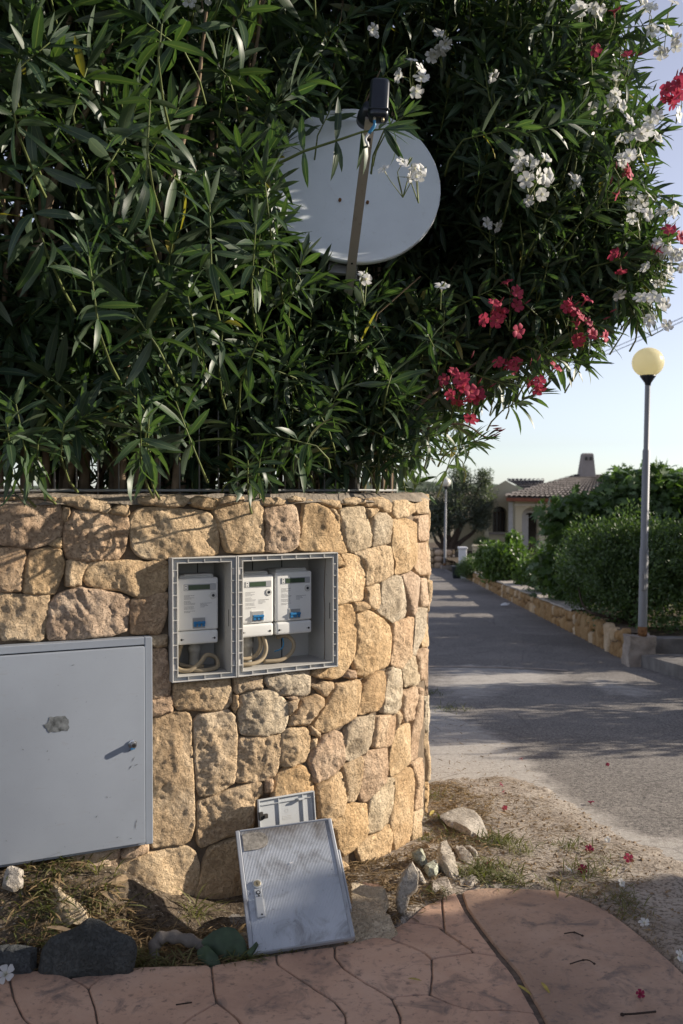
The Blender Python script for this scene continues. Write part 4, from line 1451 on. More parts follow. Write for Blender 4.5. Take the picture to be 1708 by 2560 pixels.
# ------------------------------------------------------------------ satellite dish
DC = P(888, 458, 4.15)
vdir = np.array([0, 0, CAM_Z]) - DC
vdir = vdir / np.linalg.norm(vdir)
rgt = np.array([1.0, 0, 0])
rgt = rgt - vdir * (rgt @ vdir); rgt /= np.linalg.norm(rgt)
upv = np.cross(vdir, rgt)
if upv[2] < 0: upv = -upv
gdir = math.cos(R(10.6)) * upv + math.sin(R(10.6)) * rgt
dn = math.cos(R(38)) * vdir + math.sin(R(38)) * gdir
ev = gdir - dn * (gdir @ dn); ev /= np.linalg.norm(ev)
eu = np.cross(ev, dn)
DA, DB = 0.352, 0.372
dish = empty('satellite_dish', (DC[0], DC[1] + 0.25, WTOP), 0, 'pale blue-grey satellite dish with black receiver among the oleander leaves', 'satellite dish')
dl = np.array([DC[0], DC[1] + 0.25, WTOP])
NR, NA = 9, 72
def dpt(r, a, off=0.0):
    return DC + eu * DA * r * math.cos(a) + ev * DB * r * math.sin(a) + dn * (-0.055 * (1 - r * r) + off) - dl
V, Fs = [], []
for i in range(NR):
    r = [0.02, .2, .4, .58, .74, .87, .95, .985, 1.0][i]
    for k in range(NA):
        V.append(dpt(r, 2 * math.pi * k / NA))
for i in range(NR - 1):
    for k in range(NA):
        k2 = (k + 1) % NA
        Fs.append((i * NA + k, i * NA + k2, (i + 1) * NA + k2, (i + 1) * NA + k))
Fs.append(tuple(k for k in range(NA))[::-1])
b = len(V)
# rolled rim and back shell
for (r, off) in ((1.012, 0.002), (1.022, -0.006), (1.022, -0.022), (1.008, -0.028), (0.97, -0.016), (0.6, -0.016), (0.02, -0.016)):
    for k in range(NA):
        V.append(dpt(r, 2 * math.pi * k / NA, off))
st0 = (NR - 1) * NA
for k in range(NA):
    k2 = (k + 1) % NA
    Fs.append((st0 + k, st0 + k2, b + k2, b + k))
for i in range(6):
    for k in range(NA):
        k2 = (k + 1) % NA
        Fs.append((b + i * NA + k, b + i * NA + k2, b + (i + 1) * NA + k2, b + (i + 1) * NA + k))
o = mesh_obj('reflector', V, Fs, 'dish_paint', dish, None, True)
# support arm: square tube from below the dish to the receiver
BOT = DC - ev * DB * 1.06 - dn * 0.03
END = P(926, 296, BOT[1] - 0.40)
ST_ = P(870, 735, BOT[1] + 0.05)
def square_bar(mb, a, b_, w1, w2, side, mi=0):
    ax = (b_ - a) / np.linalg.norm(b_ - a)
    sd_ = side - ax * (side @ ax); sd_ /= np.linalg.norm(sd_)
    nn = np.cross(ax, sd_)
    vs = []
    for p in (a, b_):
        for x, y in ((-1, -1), (1, -1), (1, 1), (-1, 1)):
            vs.append(p + sd_ * w1 * x / 2 + nn * w2 * y / 2)
    mb.add(vs, [(0, 1, 2, 3), (7, 6, 5, 4), (0, 4, 5, 1), (1, 5, 6, 2), (2, 6, 7, 3), (3, 7, 4, 0)], mi)
mb = MB()
square_bar(mb, ST_ - dl, END - dl, 0.036, 0.024, rgt)
arm = mb.build('support_arm', 'arm_metal', dish)
mb = MB()
ax = (END - ST_) / np.linalg.norm(END - ST_)
nn = np.cross(ax, rgt); nn /= np.linalg.norm(nn)
if nn @ vdir < 0: nn = -nn
for f_, hw, hl in ((0.885, 0.011, 0.014), (0.20, 0.004, 0.004)):
    mb = MB()
    c_ = ST_ + (END - ST_) * f_ + nn * 0.0128 - dl
    mb.add([c_ - rgt * hw - ax * hl, c_ + rgt * hw - ax * hl, c_ + rgt * hw + ax * hl, c_ - rgt * hw + ax * hl], [(0, 1, 2, 3)])
    mb.build('arm_hole', 'dark_slot', arm)
# receiver
LNB = P(948, 250, END[1] - 0.005)
mb = MB()
mb.box(-0.036, 0.036, -0.030, 0.034, -0.082, 0.078, bev=0.022, seg=4)
mb.box(-0.038, 0.038, -0.033, 0.036, -0.060, -0.050, bev=0.004)
lrot = Matrix.Translation(Vector(LNB - dl)) @ Matrix.Rotation(R(-14), 4, 'X') @ Matrix.Rotation(R(3), 4, 'Y')
mb.xform(lrot)
lnb = smooth_by_angle(mb.build('receiver', 'black_plastic', dish), 40)
mb = MB()
hc = LNB - dl + np.array([-0.035, 0.03, -0.02])
hd = (DC - LNB) / np.linalg.norm(DC - LNB)
mb.tube([hc - hd * 0.01, hc + hd * 0.03, hc + hd * 0.035, hc + hd * 0.075], [0.026, 0.028, 0.036, 0.036], 18)
mb.build('feed_horn', 'black_plastic', lnb, True)
mb = MB()
for sx in (-0.013, 0.016):
    p = np.array(lrot @ Vector((sx, -0.012, -0.080)))
    mb.tube([p, p + np.array([0, -0.002, -0.014])], 0.0055, 10)
mb.build('connector', 'brass', lnb, True)
mb = MB()
p = np.array(lrot @ Vector((-0.013, -0.014, -0.094)))
mb.tube(spline([p, p + [0.0, -0.004, -0.018], p + [-0.012, -0.004, -0.036], p + [-0.020, -0.002, -0.046]], 6), 0.0058, 8)
mb.build('cable_boot', 'blue_wire', lnb, True)
p2 = p + np.array([-0.020, -0.002, -0.046])
hole = ST_ + (END - ST_) * 0.885 + nn * 0.013 - dl
mb = MB()
mb.tube(spline([p2, p2 + [-0.012, 0.0, -0.02], p2 + [-0.004, 0.0, -0.042], (hole + p2 + [0, 0, -0.05]) / 2 + [0, 0, -0.004], hole - nn * 0.004], 6), 0.0042, 8)
mb.build('cable', 'litter_white', lnb, True)
# bolts on the face, bracket and mast behind
mb = MB()
for (x, y) in ((850, 500), (919, 506), (851, 585), (918, 592)):
    d = ray(x, y)
    pl = DC - dn * 0.046
    k = ((pl - [0, 0, CAM_Z]) @ dn) / (d @ dn)
    p = np.array([0, 0, CAM_Z]) + d * k
    mb = MB()
    mb.tube([p - dl - dn * 0.004, p - dl + dn * 0.006], 0.0065, 8)
    mb.build('bolt', 'rust', dish)
mb = MB()
cb = DC - ev * 0.20 - dn * 0.10 - dl
square_bar(mb, cb - rgt * 0.07, cb + rgt * 0.07, 0.16, 0.05, ev)
square_bar(mb, BOT - dl - ev * 0.03 + rgt * 0.0, BOT - dl + ev * 0.05 - dn * 0.02, 0.09, 0.012, rgt)
mb.build('bracket', 'galv_metal', dish)
mb = MB()
mx = DC[0]; my = DC[1] + 0.25
top = DC - dn * 0.16 - dl
mb.tube([(0, 0, -0.1), (0, 0, 0.55), (0, 0, top[2] - 0.05), (top[0] * 0.3, top[1] * 0.3, top[2] + 0.06)], 0.024, 12)
mb.build('mast', 'galv_metal', dish, True)

# ------------------------------------------------------------------ ribbed box door leaning on the wall
BL = np.array([-0.302, 3.245, 0.022])
uu = np.array([0.347, 0.06, 0.028]); PW = float(np.linalg.norm(uu)); uu = uu / PW
vv = np.array([-0.070, 0.36, 0.285]); vv = vv - uu * (uu @ vv); PH = float(np.linalg.norm(vv)); vv = vv / PH
nn = np.cross(vv, uu)
PW *= 1.0
mat = Matrix(((uu[0], nn[0], vv[0], BL[0]), (uu[1], nn[1], vv[1], BL[1]), (uu[2], nn[2], vv[2], BL[2]), (0, 0, 0, 1)))
pan = empty('box_door', (0, 0, 0), 0, 'weathered grey ribbed box door leaning against the wall base', 'door panel')
pan.matrix_world = mat
mb = MB()
mb.box(0, PW, 0.0, 0.022, 0, PH, bev=0.003)
mb.build('backing', 'panel_grey', pan)
mb = MB()
NRB = 62
e0, e1 = 0.016, PW - 0.014
xs = []
for k in range(NRB):
    x = e0 + (e1 - e0) * k / NRB
    wv = (e1 - e0) / NRB
    xs += [(x, -0.0008), (x + wv * 0.22, -0.0018), (x + wv * 0.62, -0.0018), (x + wv * 0.84, -0.0008)]
xs.append((e1, -0.0008))
V = [(x, y, 0.003) for x, y in xs] + [(x, y, PH - 0.004) for x, y in xs]
m_ = len(xs)
mb.add(V, [(i, i + 1, m_ + i + 1, m_ + i) for i in range(m_ - 1)])
mb.build('ribbed_face', 'panel_face', pan)
mb = MB()
mb.box(0.0, 0.014, -0.005, 0.024, 0.0005, PH - 0.0005, bev=0.002)
mb.box(PW - 0.013, PW + 0.001, -0.005, 0.026, 0.0005, PH - 0.0005, bev=0.003)
mb.box(0.014, PW - 0.013, -0.0045, 0.023, PH - 0.006, PH + 0.001, bev=0.002)
mb.box(PW + 0.001, PW + 0.010, 0.0, 0.024, PH * 0.22, PH * 0.72, bev=0.003)
mb.build('edge_strip', 'panel_grey', pan)
# bare patch where a label plate used to be
mb = MB()
cx, cz, rr_ = 0.078, PH - 0.052, 0.034
pts = [(0.022, cz + rr_ * 0.95), (0.022, cz - rr_ * 1.05), (cx - 0.004, cz - rr_ * 1.05)]
for k in range(13):
    a = -math.pi / 2 + math.pi * k / 12
    pts.append((cx + rr_ * math.cos(a), cz + rr_ * math.sin(a)))
pts.append((cx - 0.03, cz + rr_))
mb.add([(x, -0.0046, z) for x, z in pts] + [(x, -0.0006, z) for x, z in pts], [tuple(range(len(pts)))[::-1]] + [(i, (i + 1) % len(pts), (i + 1) % len(pts) + len(pts), i + len(pts)) for i in range(len(pts))])
mb.build('bare_patch', 'peel_spot', pan)
mb = MB()
hx, hz = 0.053, PH * 0.475
disc(mb, hx, hz + 0.022, -0.0075, -0.003, 0.0165, 24, 1)
disc(mb, hx, hz + 0.022, -0.0085, -0.003, 0.0125, 24, 0)
mb.box(hx - 0.0012, hx + 0.0012, -0.0092, -0.008, hz + 0.016, hz + 0.028, 2)
mb.build('key_lock', ['brass', 'lid_plastic', 'dark_slot'], pan)
mb = MB()
mb.box(hx - 0.014, hx + 0.014, -0.0065, -0.003, hz - 0.028, hz + 0.004, 0, bev=0.002)
disc(mb, hx, hz - 0.012, -0.0085, -0.006, 0.0075, 18, 1)
disc(mb, hx, hz - 0.012, -0.0090, -0.0082, 0.0045, 14, 0)
disc(mb, hx + 0.001, hz - 0.024, -0.0085, -0.0062, 0.0028, 12, 1)
mb.box(hx - 0.015, hx + 0.015, -0.012, -0.004, hz - 0.105, hz - 0.030, 0, bev=0.0035, seg=2)
disc(mb, hx + 0.003, hz - 0.096, -0.0128, -0.0118, 0.003, 10, 1)
mb.build('handle', ['lid_plastic', 'dark_slot'], pan)
mb = MB()
mb.add([(0.175, -0.0042, PH * 0.66), (0.19, -0.0042, PH * 0.665), (0.186, -0.0042, PH * 0.652), (0.178, -0.0042, PH * 0.65)], [(0, 1, 2, 3)])
mb.build('paint_fleck', 'litter_white', pan)

# ------------------------------------------------------------------ smaller lid standing behind it, inner side out
sA = px_wall(638, 2000)
sB = px_wall(770, 2000)
b0 = WP(sA[0], 0, 0.085); b0[2] = 0.025
u2 = WP(sB[0], 0, 0.085) - WP(sA[0], 0, 0.085)
LW = float(np.linalg.norm(u2)); u2 /= LW
topz = px_wall(640, 1993)[1]
t0 = WP(sA[0], topz, 0.035)
v2 = t0 - b0; v2 = v2 - u2 * (u2 @ v2); LH = float(np.linalg.norm(v2)); v2 /= LH
n2 = np.cross(v2, u2)
lid = empty('box_lid', (0, 0, 0), 0, 'small pale plastic box lid standing behind the ribbed door', 'lid')
lid.matrix_world = Matrix(((u2[0], n2[0], v2[0], b0[0]), (u2[1], n2[1], v2[1], b0[1]), (u2[2], n2[2], v2[2], b0[2]), (0, 0, 0, 1)))
mb = MB()
mb.box(0, LW, 0.004, 0.010, 0, LH, bev=0.002)
mb.build('plate', 'lid_plastic', lid)
mb = MB()
mb.box(0, 0.005, -0.006, 0.008, 0.0003, LH - 0.0003, bev=0.001)
mb.box(LW - 0.005, LW, -0.006, 0.008, 0.0003, LH - 0.0003, bev=0.001)
mb.box(0.005, LW - 0.005, -0.0055, 0.008, LH - 0.005, LH - 0.0002, bev=0.001)
mb.box(LW - 0.013, LW - 0.011, -0.002, 0.006, 0.01, LH - 0.012)
mb.build('edge', 'lid_plastic', lid)
mb = MB()
for x in (LW * 0.36, LW * 0.79):
    mb.box(x - 0.002, x + 0.002, -0.002, 0.005, 0.005, LH - 0.006)
for z in (LH - 0.022, LH - 0.125, LH - 0.24):
    mb.box(0.012, LW - 0.012, -0.0017, 0.0048, z - 0.0012, z + 0.0012)
mb.box(LW * 0.68, LW * 0.79, -0.016, 0.004, LH - 0.026, LH - 0.018, bev=0.002)
mb.build('rib', 'lid_plastic', lid)
mb = MB()
mb.box(-0.002, 0.016, -0.010, 0.0, LH - 0.075, LH - 0.045, bev=0.002)
mb.box(0.012, 0.036, -0.009, 0.003, LH - 0.072, LH - 0.055, bev=0.002)
mb.box(0.018, 0.026, -0.016, -0.004, LH - 0.070, LH - 0.058, bev=0.001)
mb.build('latch', 'seam_dark', lid)
mb = MB()
for k in range(20):
    a, b_ = 2 * math.pi * k / 20, 2 * math.pi * (k + 1) / 20
    cx, cz = LW * 0.5, LH - 0.058
    mb.add([(cx + r_ * math.cos(q), 0.0034, cz + r_ * math.sin(q)) for r_, q in ((.006, a), (.0072, a), (.0072, b_), (.006, b_))], [(0, 1, 2, 3)])
for k in range(3):
    mb.box(LW * 0.42, LW * 0.58, 0.0032, 0.005, LH - 0.078 - k * 0.006, LH - 0.0768 - k * 0.006)
mb.build('moulded_marks', 'box_plastic', lid)
# ------------------------------------------------------------------ oleander leaves
def leaf_template(bend, twist, stations=(0.0, 0.12, 0.33, 0.58, 0.82, 1.0), wid=0.096, vfold=0.22):
    V, UV = [], []
    for t in stations:
        w = wid * (math.sin(math.pi * min(1, max(0, t)) ** 0.85) ** 0.75 if 0 < t < 1 else 0.0)
        if t == 0.0: w = 0.008
        z = -bend * t * t
        x = t * (1 - 0.28 * bend * bend * t * t) - 0.12 * bend * bend * t ** 3
        tw = twist * t
        for s_, u in ((-1, 0.0), (0, 0.5), (1, 1.0)):
            V.append((x, s_ * w * math.cos(tw), z + abs(s_) * w * vfold + s_ * w * math.sin(tw)))
            UV.append((t, u))
    Q = []
    for i in range(len(stations) - 1):
        for k in range(2):
            Q.append((i * 3 + k, (i + 1) * 3 + k, (i + 1) * 3 + k + 1, i * 3 + k + 1))
    return np.array(V), np.array(UV), np.array(Q)
VAR = [(0.0, 0.1), (0.12, -0.3), (0.25, 0.25), (0.4, -0.2), (0.58, 0.35), (0.8, -0.3)]
LT = [leaf_template(b, t) for b, t in VAR]

class Leaves:
    def __init__(self):
        self.pos, self.mat, self.var, self.tint, self.bush = [], [], [], [], []
    def add(self, bush, base, d, L, var, roll, tint, up=(0, 0, 1.0)):
        d = d / (np.linalg.norm(d) + 1e-9)
        z = np.asarray(up, float) - d * np.dot(up, d)
        n = np.linalg.norm(z)
        if n < 0.05:
            z = np.array([1.0, 0, 0]) - d * d[0]
            n = np.linalg.norm(z)
        z = z / n
        y = np.cross(z, d)
        c, s = math.cos(roll), math.sin(roll)
        y, z = y * c + z * s, z * c - y * s
        self.pos.append(base)
        self.mat.append(np.stack([d * L, y * L, z * L], 1))
        self.var.append(var); self.tint.append(tint); self.bush.append(bush)

LV = Leaves()
STEMS = {0: MB(), 1: MB(), 2: MB()}
TWIGS = {0: MB(), 1: MB(), 2: MB()}
rr = random.Random(11)
def unit(v):
    v = np.asarray(v, float)
    return v / (np.linalg.norm(v) + 1e-9)

def shoot(bush, tip, axis, n_wh, L, gap=0.034, tint=0.5, open0=28, open1=100, twig=0.13, droop=1.0, per=3, tv=0.3):
    axis = unit(axis)
    a = np.cross(axis, [0, 0, 1.0]); a = a if np.linalg.norm(a) > 0.1 else np.array([1.0, 0, 0])
    a = unit(a); b = np.cross(axis, a)
    phi = rr.uniform(0, 6.28)
    for w in range(n_wh):
        f = w / max(1, n_wh - 1)
        p = tip - axis * gap * w
        op = R(open0 + (open1 - open0) * f + rr.uniform(-12, 12))
        for k in range(per):
            an = phi + 2 * math.pi * k / per + (math.pi / per) * (w % 2) + rr.uniform(-0.25, 0.25)
            rad = math.cos(an) * a + math.sin(an) * b
            d = axis * math.cos(op) + rad * math.sin(op)
            d[2] -= 0.10 * droop * f
            ln = L * (0.55 + 0.45 * min(1, (w + 1) / 2.5)) * rr.uniform(0.82, 1.15)
            bb = min(5, max(0, int(rr.gauss(1.3 + 1.8 * f * droop, 1.1))))
            LV.add(bush, p + rad * 0.003, d, ln, bb, rr.gauss(0, 0.7), 1.0 if rr.random() < 0.008 else min(0.965, max(0, tint + rr.uniform(-tv, tv) + (0.25 if w < 1 else 0))))
    base = tip - axis * (gap * n_wh)
    end = base - axis * twig * 0.4 + np.array([0, twig * 1.7, -twig * 0.5])
    TWIGS[bush].tube([tip, base, (base + end) / 2 - axis * 0.02, end], [0.0022, 0.0032, 0.004, 0.005], 5, cap=False)
    return base

# crown volumes (bush, centre, radii, shoots, leaf length)
BLOBS = [
 (0, (-1.30, 3.72, 2.60), (0.95, 0.78, 1.15), 340, 0.175),
 (0, (-1.20, 3.62, 2.00), (0.85, 0.40, 0.50), 45, 0.150),
 (1, (-0.45, 3.98, 1.88), (0.55, 0.22, 0.36), 75, 0.130),
 (1, (0.05, 4.25, 1.85), (0.35, 0.22, 0.34), 35, 0.125),
 (0, (-1.05, 3.60, 1.80), (0.55, 0.20, 0.25), 10, 0.120),
 (1, (-0.40, 4.10, 2.05), (0.60, 0.36, 0.50), 90, 0.135),
 (1, (0.10, 4.35, 2.10), (0.45, 0.36, 0.50), 50, 0.135),
 (0, (-1.20, 5.60, 2.30), (1.30, 0.50, 1.00), 260, 0.160),
 (1, (-0.10, 6.00, 2.30), (1.10, 0.50, 1.00), 170, 0.160),
 (0, (-1.25, 3.85, 3.75), (1.10, 0.90, 0.85), 230, 0.175),
 (0, (-2.20, 3.40, 2.90), (0.80, 0.90, 1.40), 110, 0.150),
 (0, (-1.30, 4.90, 2.70), (1.10, 0.60, 1.30), 150, 0.140),
 (1, (-0.42, 4.42, 2.62), (0.80, 0.66, 1.15), 400, 0.150),
 (1, (-0.25, 4.85, 3.95), (0.95, 0.80, 0.85), 280, 0.150),
 (1, (-0.35, 5.40, 2.80), (0.95, 0.60, 1.30), 150, 0.135),
 (2, (0.42, 5.00, 2.68), (0.78, 0.66, 1.02), 430, 0.126),
 (2, (0.95, 5.05, 3.10), (0.78, 0.75, 0.90), 470, 0.126),
 (2, (0.75, 4.95, 3.95), (0.95, 0.80, 0.80), 380, 0.126),
 (2, (1.25, 5.00, 2.78), (0.42, 0.50, 0.42), 130, 0.126),
 (2, (0.82, 4.90, 2.42), (0.48, 0.50, 0.36), 130, 0.126),
 (2, (0.78, 4.45, 3.08), (0.34, 0.24, 0.42), 85, 0.126),
 (2, (0.55, 5.75, 3.00), (0.90, 0.60, 1.15), 120, 0.135),
]
TIP_POLY = np.array([(-1500, -1800), (1500, -1800), (1520, -100), (1575, 60), (1635, 180), (1650, 330), (1625, 440), (1650, 560), (1650, 680), (1625, 765), (1510, 825), (1390, 875), (1290, 925), (1190, 965), (1140, 1050), (1060, 1110), (985, 1165), (800, 1165), (600, 1140), (0, 1110), (-1500, 1110)], float)
dishc = np.array([888.0, 462.0])
def blocks_dish(p, m=1.0):
    x, y, w = proj(p)
    if w > 4.35: return False
    if ((x - 888) / (218 * m)) ** 2 + ((y - 460) / (182 * m)) ** 2 < 1: return True
    if 885 < x < 985 and 170 < y < 320: return True
    if 840 < x < 930 and 600 < y < 690: return True
    return False
for bush, c, r, n, L in BLOBS:
    c = np.array(c); r = np.array(r)
    k = tries = 0
    while k < n and tries < n * 12:
        tries += 1
        u = unit([rr.gauss(0, 1), rr.gauss(0, 1), rr.gauss(0, 1)])
        rad = rr.random() ** (1 / 2.6)
        bumpy = 1.0 + 0.16 * float(vnoise(np.array([u * 2.3 + c]), 77)[0])
        p = c + u * r * rad * bumpy
        x, y, w = proj(p)
        yt = y if c[1] < 5.3 else min(y, 1000)
        if y > 1225 or not inside(np.array([[x, yt]]), TIP_POLY)[0]: continue
        if blocks_dish(p): continue
        out = unit(u / r)
        ax = unit(0.55 * out + np.array([0, 0, 0.50]) + 0.42 * np.array([rr.gauss(0, 1), rr.gauss(0, 1), rr.gauss(0, 0.7)]))
        shoot(bush, p, ax, rr.randint(4, 7), L * rr.uniform(0.85, 1.15), 0.034 * rr.uniform(0.8, 1.2), tint=rr.uniform(0.15, 0.6))
        k += 1

# sprays that stand out in front, placed where they hang in the garden
PIN = []
def hero(bush, px, py, Y, axis, n_wh, L, pin=False, **kw):
    n0 = len(LV.pos)
    shoot(bush, P(px, py, Y), np.array(axis, float), n_wh, L, **kw)
    if pin: PIN.extend(range(n0, len(LV.pos)))
hero(0, 35, 285, 2.62, (0.1, -0.75, 0.45), 3, 0.165, gap=0.02, open0=60, open1=105, tint=0.35)
hero(0, 405, 60, 2.85, (0.12, -0.05, 1), 2, 0.16, gap=0.05, open0=40, open1=90, tint=0.5)
hero(0, 376, 250, 2.84, (0.08, -0.05, 1), 2, 0.165, gap=0.07, open0=85, open1=100, droop=2.2, tint=0.6)
hero(0, 372, 345, 2.84, (0.08, -0.05, 1), 3, 0.150, gap=0.06, open0=80, open1=120, droop=2.2, tint=0.55)
hero(0, 222, 640, 2.90, (-0.08, -0.25, 1), 6, 0.130, gap=0.036, open0=20, open1=110, tint=0.55)
hero(0, 60, 460, 2.75, (-0.2, -0.3, 0.8), 5, 0.16, gap=0.04, open0=50, open1=130, droop=1.8, tint=0.4)
hero(1, 524, 510, 3.10, (0.0, -0.2, 1), 6, 0.135, gap=0.036, open0=25, open1=115, tint=0.55)
hero(1, 660, 430, 3.45, (-0.1, -0.2, 1), 5, 0.135, gap=0.034, open0=25, open1=110, tint=0.65)
hero(1, 640, 560, 3.35, (0.1, -0.3, 0.9), 6, 0.130, gap=0.034, open0=25, open1=120, tint=0.55)
hero(0, 372, 1048, 3.22, (0.1, -0.35, 1), 6, 0.105, gap=0.026, open0=30, open1=115, tint=0.85)
hero(0, 40, 1010, 3.02, (-0.1, -0.3, 1), 6, 0.125, gap=0.032, open0=30, open1=125, tint=0.6)
hero(0, 160, 1060, 3.10, (0.2, -0.3, 1), 4, 0.10, gap=0.026, open0=40, open1=110, tint=0.5)
hero(1, 620, 1150, 3.55, (0.05, -0.4, 1), 5, 0.095, gap=0.022, open0=40, open1=125, tint=0.35)
hero(1, 770, 710, 3.62, (0.8, -0.3, 0.5), 5, 0.125, gap=0.036, open0=20, open1=75, tint=0.9)
hero(1, 655, 830, 3.50, (0.3, -0.3, 0.6), 6, 0.125, gap=0.034, open0=40, open1=140, droop=2.0, tint=0.4)
hero(1, 560, 780, 3.35, (0.1, -0.3, 0.7), 6, 0.130, gap=0.034, open0=40, open1=140, droop=2.0, tint=0.35)
hero(1, 470, 740, 3.25, (-0.1, -0.3, 0.7), 6, 0.130, gap=0.034, open0=40, open1=140, droop=2.0, tint=0.35)
hero(2, 1300, 315, 4.00, (0.9, -0.2, 0.15), 6, 0.150, gap=0.038, open0=15, open1=70, tint=0.75)
hero(2, 1440, 300, 4.10, (0.9, -0.1, 0.2), 6, 0.150, gap=0.038, open0=15, open1=75, tint=0.8)
hero(2, 1540, 480, 4.35, (0.7, -0.1, 0.6), 6, 0.145, gap=0.034, open0=15, open1=60, tint=0.7)
hero(2, 1590, 640, 4.50, (0.9, -0.1, 0.2), 6, 0.140, gap=0.034, open0=15, open1=80, tint=0.6)
hero(2, 1600, 760, 4.55, (0.7, -0.1, -0.4), 5, 0.140, gap=0.032, open0=15, open1=60, tint=0.5)
hero(2, 1500, 820, 4.50, (0.7, -0.1, -0.3), 5, 0.135, gap=0.032, open0=15, open1=70, tint=0.4)
hero(2, 1400, 900, 4.40, (0.8, -0.1, -0.35), 5, 0.130, gap=0.032, open0=20, open1=75, tint=0.4)
hero(2, 1260, 960, 4.30, (0.8, -0.2, -0.3), 5, 0.130, gap=0.032, open0=20, open1=85, tint=0.35)
hero(2, 1215, 1095, 4.25, (0.9, -0.1, 0.25), 4, 0.105, gap=0.034, open0=25, open1=70, tint=0.4)
hero(2, 1090, 1085, 4.15, (0.5, -0.4, 0.1), 6, 0.135, gap=0.030, open0=40, open1=120, droop=2.6, tint=0.55)
hero(2, 1040, 1140, 4.10, (0.4, -0.5, 0.0), 5, 0.120, gap=0.028, open0=50, open1=130, droop=2.6, tint=0.6)
hero(1, 940, 1060, 4.15, (0.5, -0.4, 0.3), 6, 0.130, gap=0.03, open0=40, open1=120, droop=2.0, tint=0.4)
hero(0, 352, 1062, 3.16, (0.1, -0.5, 0.7), 6, 0.125, gap=0.026, open0=35, open1=140, droop=2.4, tint=0.85, pin=True)
hero(0, 18, 1060, 2.98, (0.1, -0.5, 0.7), 6, 0.130, gap=0.030, open0=35, open1=140, droop=2.4, tint=0.6, pin=True)
hero(0, 95, 1110, 3.05, (0.2, -0.5, 0.6), 4, 0.115, gap=0.028, open0=45, open1=140, droop=2.4, tint=0.6, pin=True)
hero(1, 650, 1145, 3.55, (0.1, -0.6, 0.5), 5, 0.100, gap=0.024, open0=45, open1=145, droop=2.6, tint=0.35, pin=True)
hero(2, 1065, 1120, 4.20, (0.4, -0.6, 0.1), 6, 0.125, gap=0.028, open0=45, open1=140, droop=3.0, tint=0.6, pin=True)
hero(1, 690, 455, 3.70, (0.35, -0.2, 0.8), 4, 0.135, gap=0.034, open0=30, open1=110, tint=0.5, pin=True)
hero(1, 705, 560, 3.62, (0.55, -0.2, 0.6), 4, 0.135, gap=0.036, open0=25, open1=90, tint=0.6, pin=True)
hero(1, 665, 500, 3.55, (0.2, -0.3, 0.9), 5, 0.135, gap=0.034, open0=25, open1=105, tint=0.8, pin=True)
hero(1, 1010, 290, 3.80, (0.7, -0.3, 0.4), 3, 0.13, gap=0.03, open0=25, open1=80, tint=0.5, pin=True)
hero(1, 760, 640, 3.60, (0.3, -0.4, 0.8), 5, 0.130, gap=0.034, open0=25, open1=110, tint=0.5)
for (x_, y_) in ((1655, 600), (1650, 680), (1655, 60), (1668, 500), (1650, 330), (1480, 905), (1350, 980)):
    hero(2, x_, y_, 4.62, (0.75, -0.15, rr.uniform(-0.3, 0.5)), 6, 0.130, gap=0.03, open0=15, open1=80, tint=0.55)
# the branch that crosses the dish
bp = [P(690, 412, 3.80), P(760, 378, 3.72), P(840, 352, 3.66), P(905, 330, 3.62), P(960, 322, 3.60)]
TWIGS[1].tube(bp, [0.006, 0.005, 0.0045, 0.004, 0.003], 6, cap=False)
for (q, dx, dz, L, v) in [(bp[0], 0.02, -1, 0.12, 1), (bp[0], 0.35, -1, 0.17, 2), (bp[0], -0.25, -1, 0.12, 1), (bp[1], 0.05, -1, 0.14, 2), (bp[1], -0.15, 0.9, 0.16, 3), (bp[2], 0.1, -1, 0.15, 3), (bp[2], 0.3, -1, 0.12, 2), (bp[3], 0.35, -1, 0.16, 3), (bp[3], 0.1, -1, 0.14, 3), (bp[2], 0.15, 1.0, 0.17, 2), (bp[4], 0.9, -0.25, 0.13, 1), (bp[4], 0.95, -0.05, 0.14, 0), (bp[4], 0.8, 0.15, 0.13, 1), (bp[4], 0.7, -0.7, 0.15, 3), (bp[4], 0.45, -0.9, 0.15, 2), (bp[4], 0.9, -0.5, 0.12, 1)]:
    LV.add(1, q, np.array([dx, -0.15 + rr.uniform(-0.1, 0.1), dz]), L * 0.95, v, rr.uniform(-0.8, 0.8), rr.uniform(0.3, 0.8), up=(0.2, -1.0, 0.3))

# woody stems rising from the terrace
def stem(bush, s, d, top, r0, wob=0.06):
    a = WP(s, WTOP - 0.03, d)
    pts = []
    n = 7
    top = np.asarray(top, float)
    for i in range(n):
        t_ = i / (n - 1)
        q = a * (1 - t_) + top * t_
        q[2] = a[2] + (top[2] - a[2]) * (t_ ** 0.85)
        q[:2] = a[:2] + (top[:2] - a[:2]) * (t_ ** 1.5)
        q += wob * np.array([rr.gauss(0, 0.4), rr.gauss(0, 0.4), 0]) * (0 if i == 0 else 1)
        pts.append(q)
    if any(blocks_dish(q, 1.3) for q in pts): return
    STEMS[bush].tube(pts, [r0 * (1 - 0.72 * i / (n - 1)) for i in range(n)], 6, cap=False)
for bush, s0, s1, n in ((0, -2.3, -0.75, 46), (1, -0.75, 0.35, 52), (2, 0.25, 1.30, 40)):
    for i in range(n):
        s = rr.uniform(s0, s1)
        p, h = wall_plan(s)
        dep = -rr.uniform(0.17, 0.75)
        base = WP(s, WTOP, dep)
        spread = 0.55
        tx = base[0] + rr.gauss(0, spread * (0.28 if bush else 0.45)) + (0.22 if bush == 2 else 0.15 if bush == 1 else 0)
        ty = base[1] + rr.gauss(0, spread * 0.5) + 0.15
        tz = rr.uniform(2.3, 4.2)
        q = np.array([tx, ty, tz])
        stem(bush, s, dep, q, rr.uniform(0.006, 0.014) if bush == 2 else rr.uniform(0.008, 0.021))
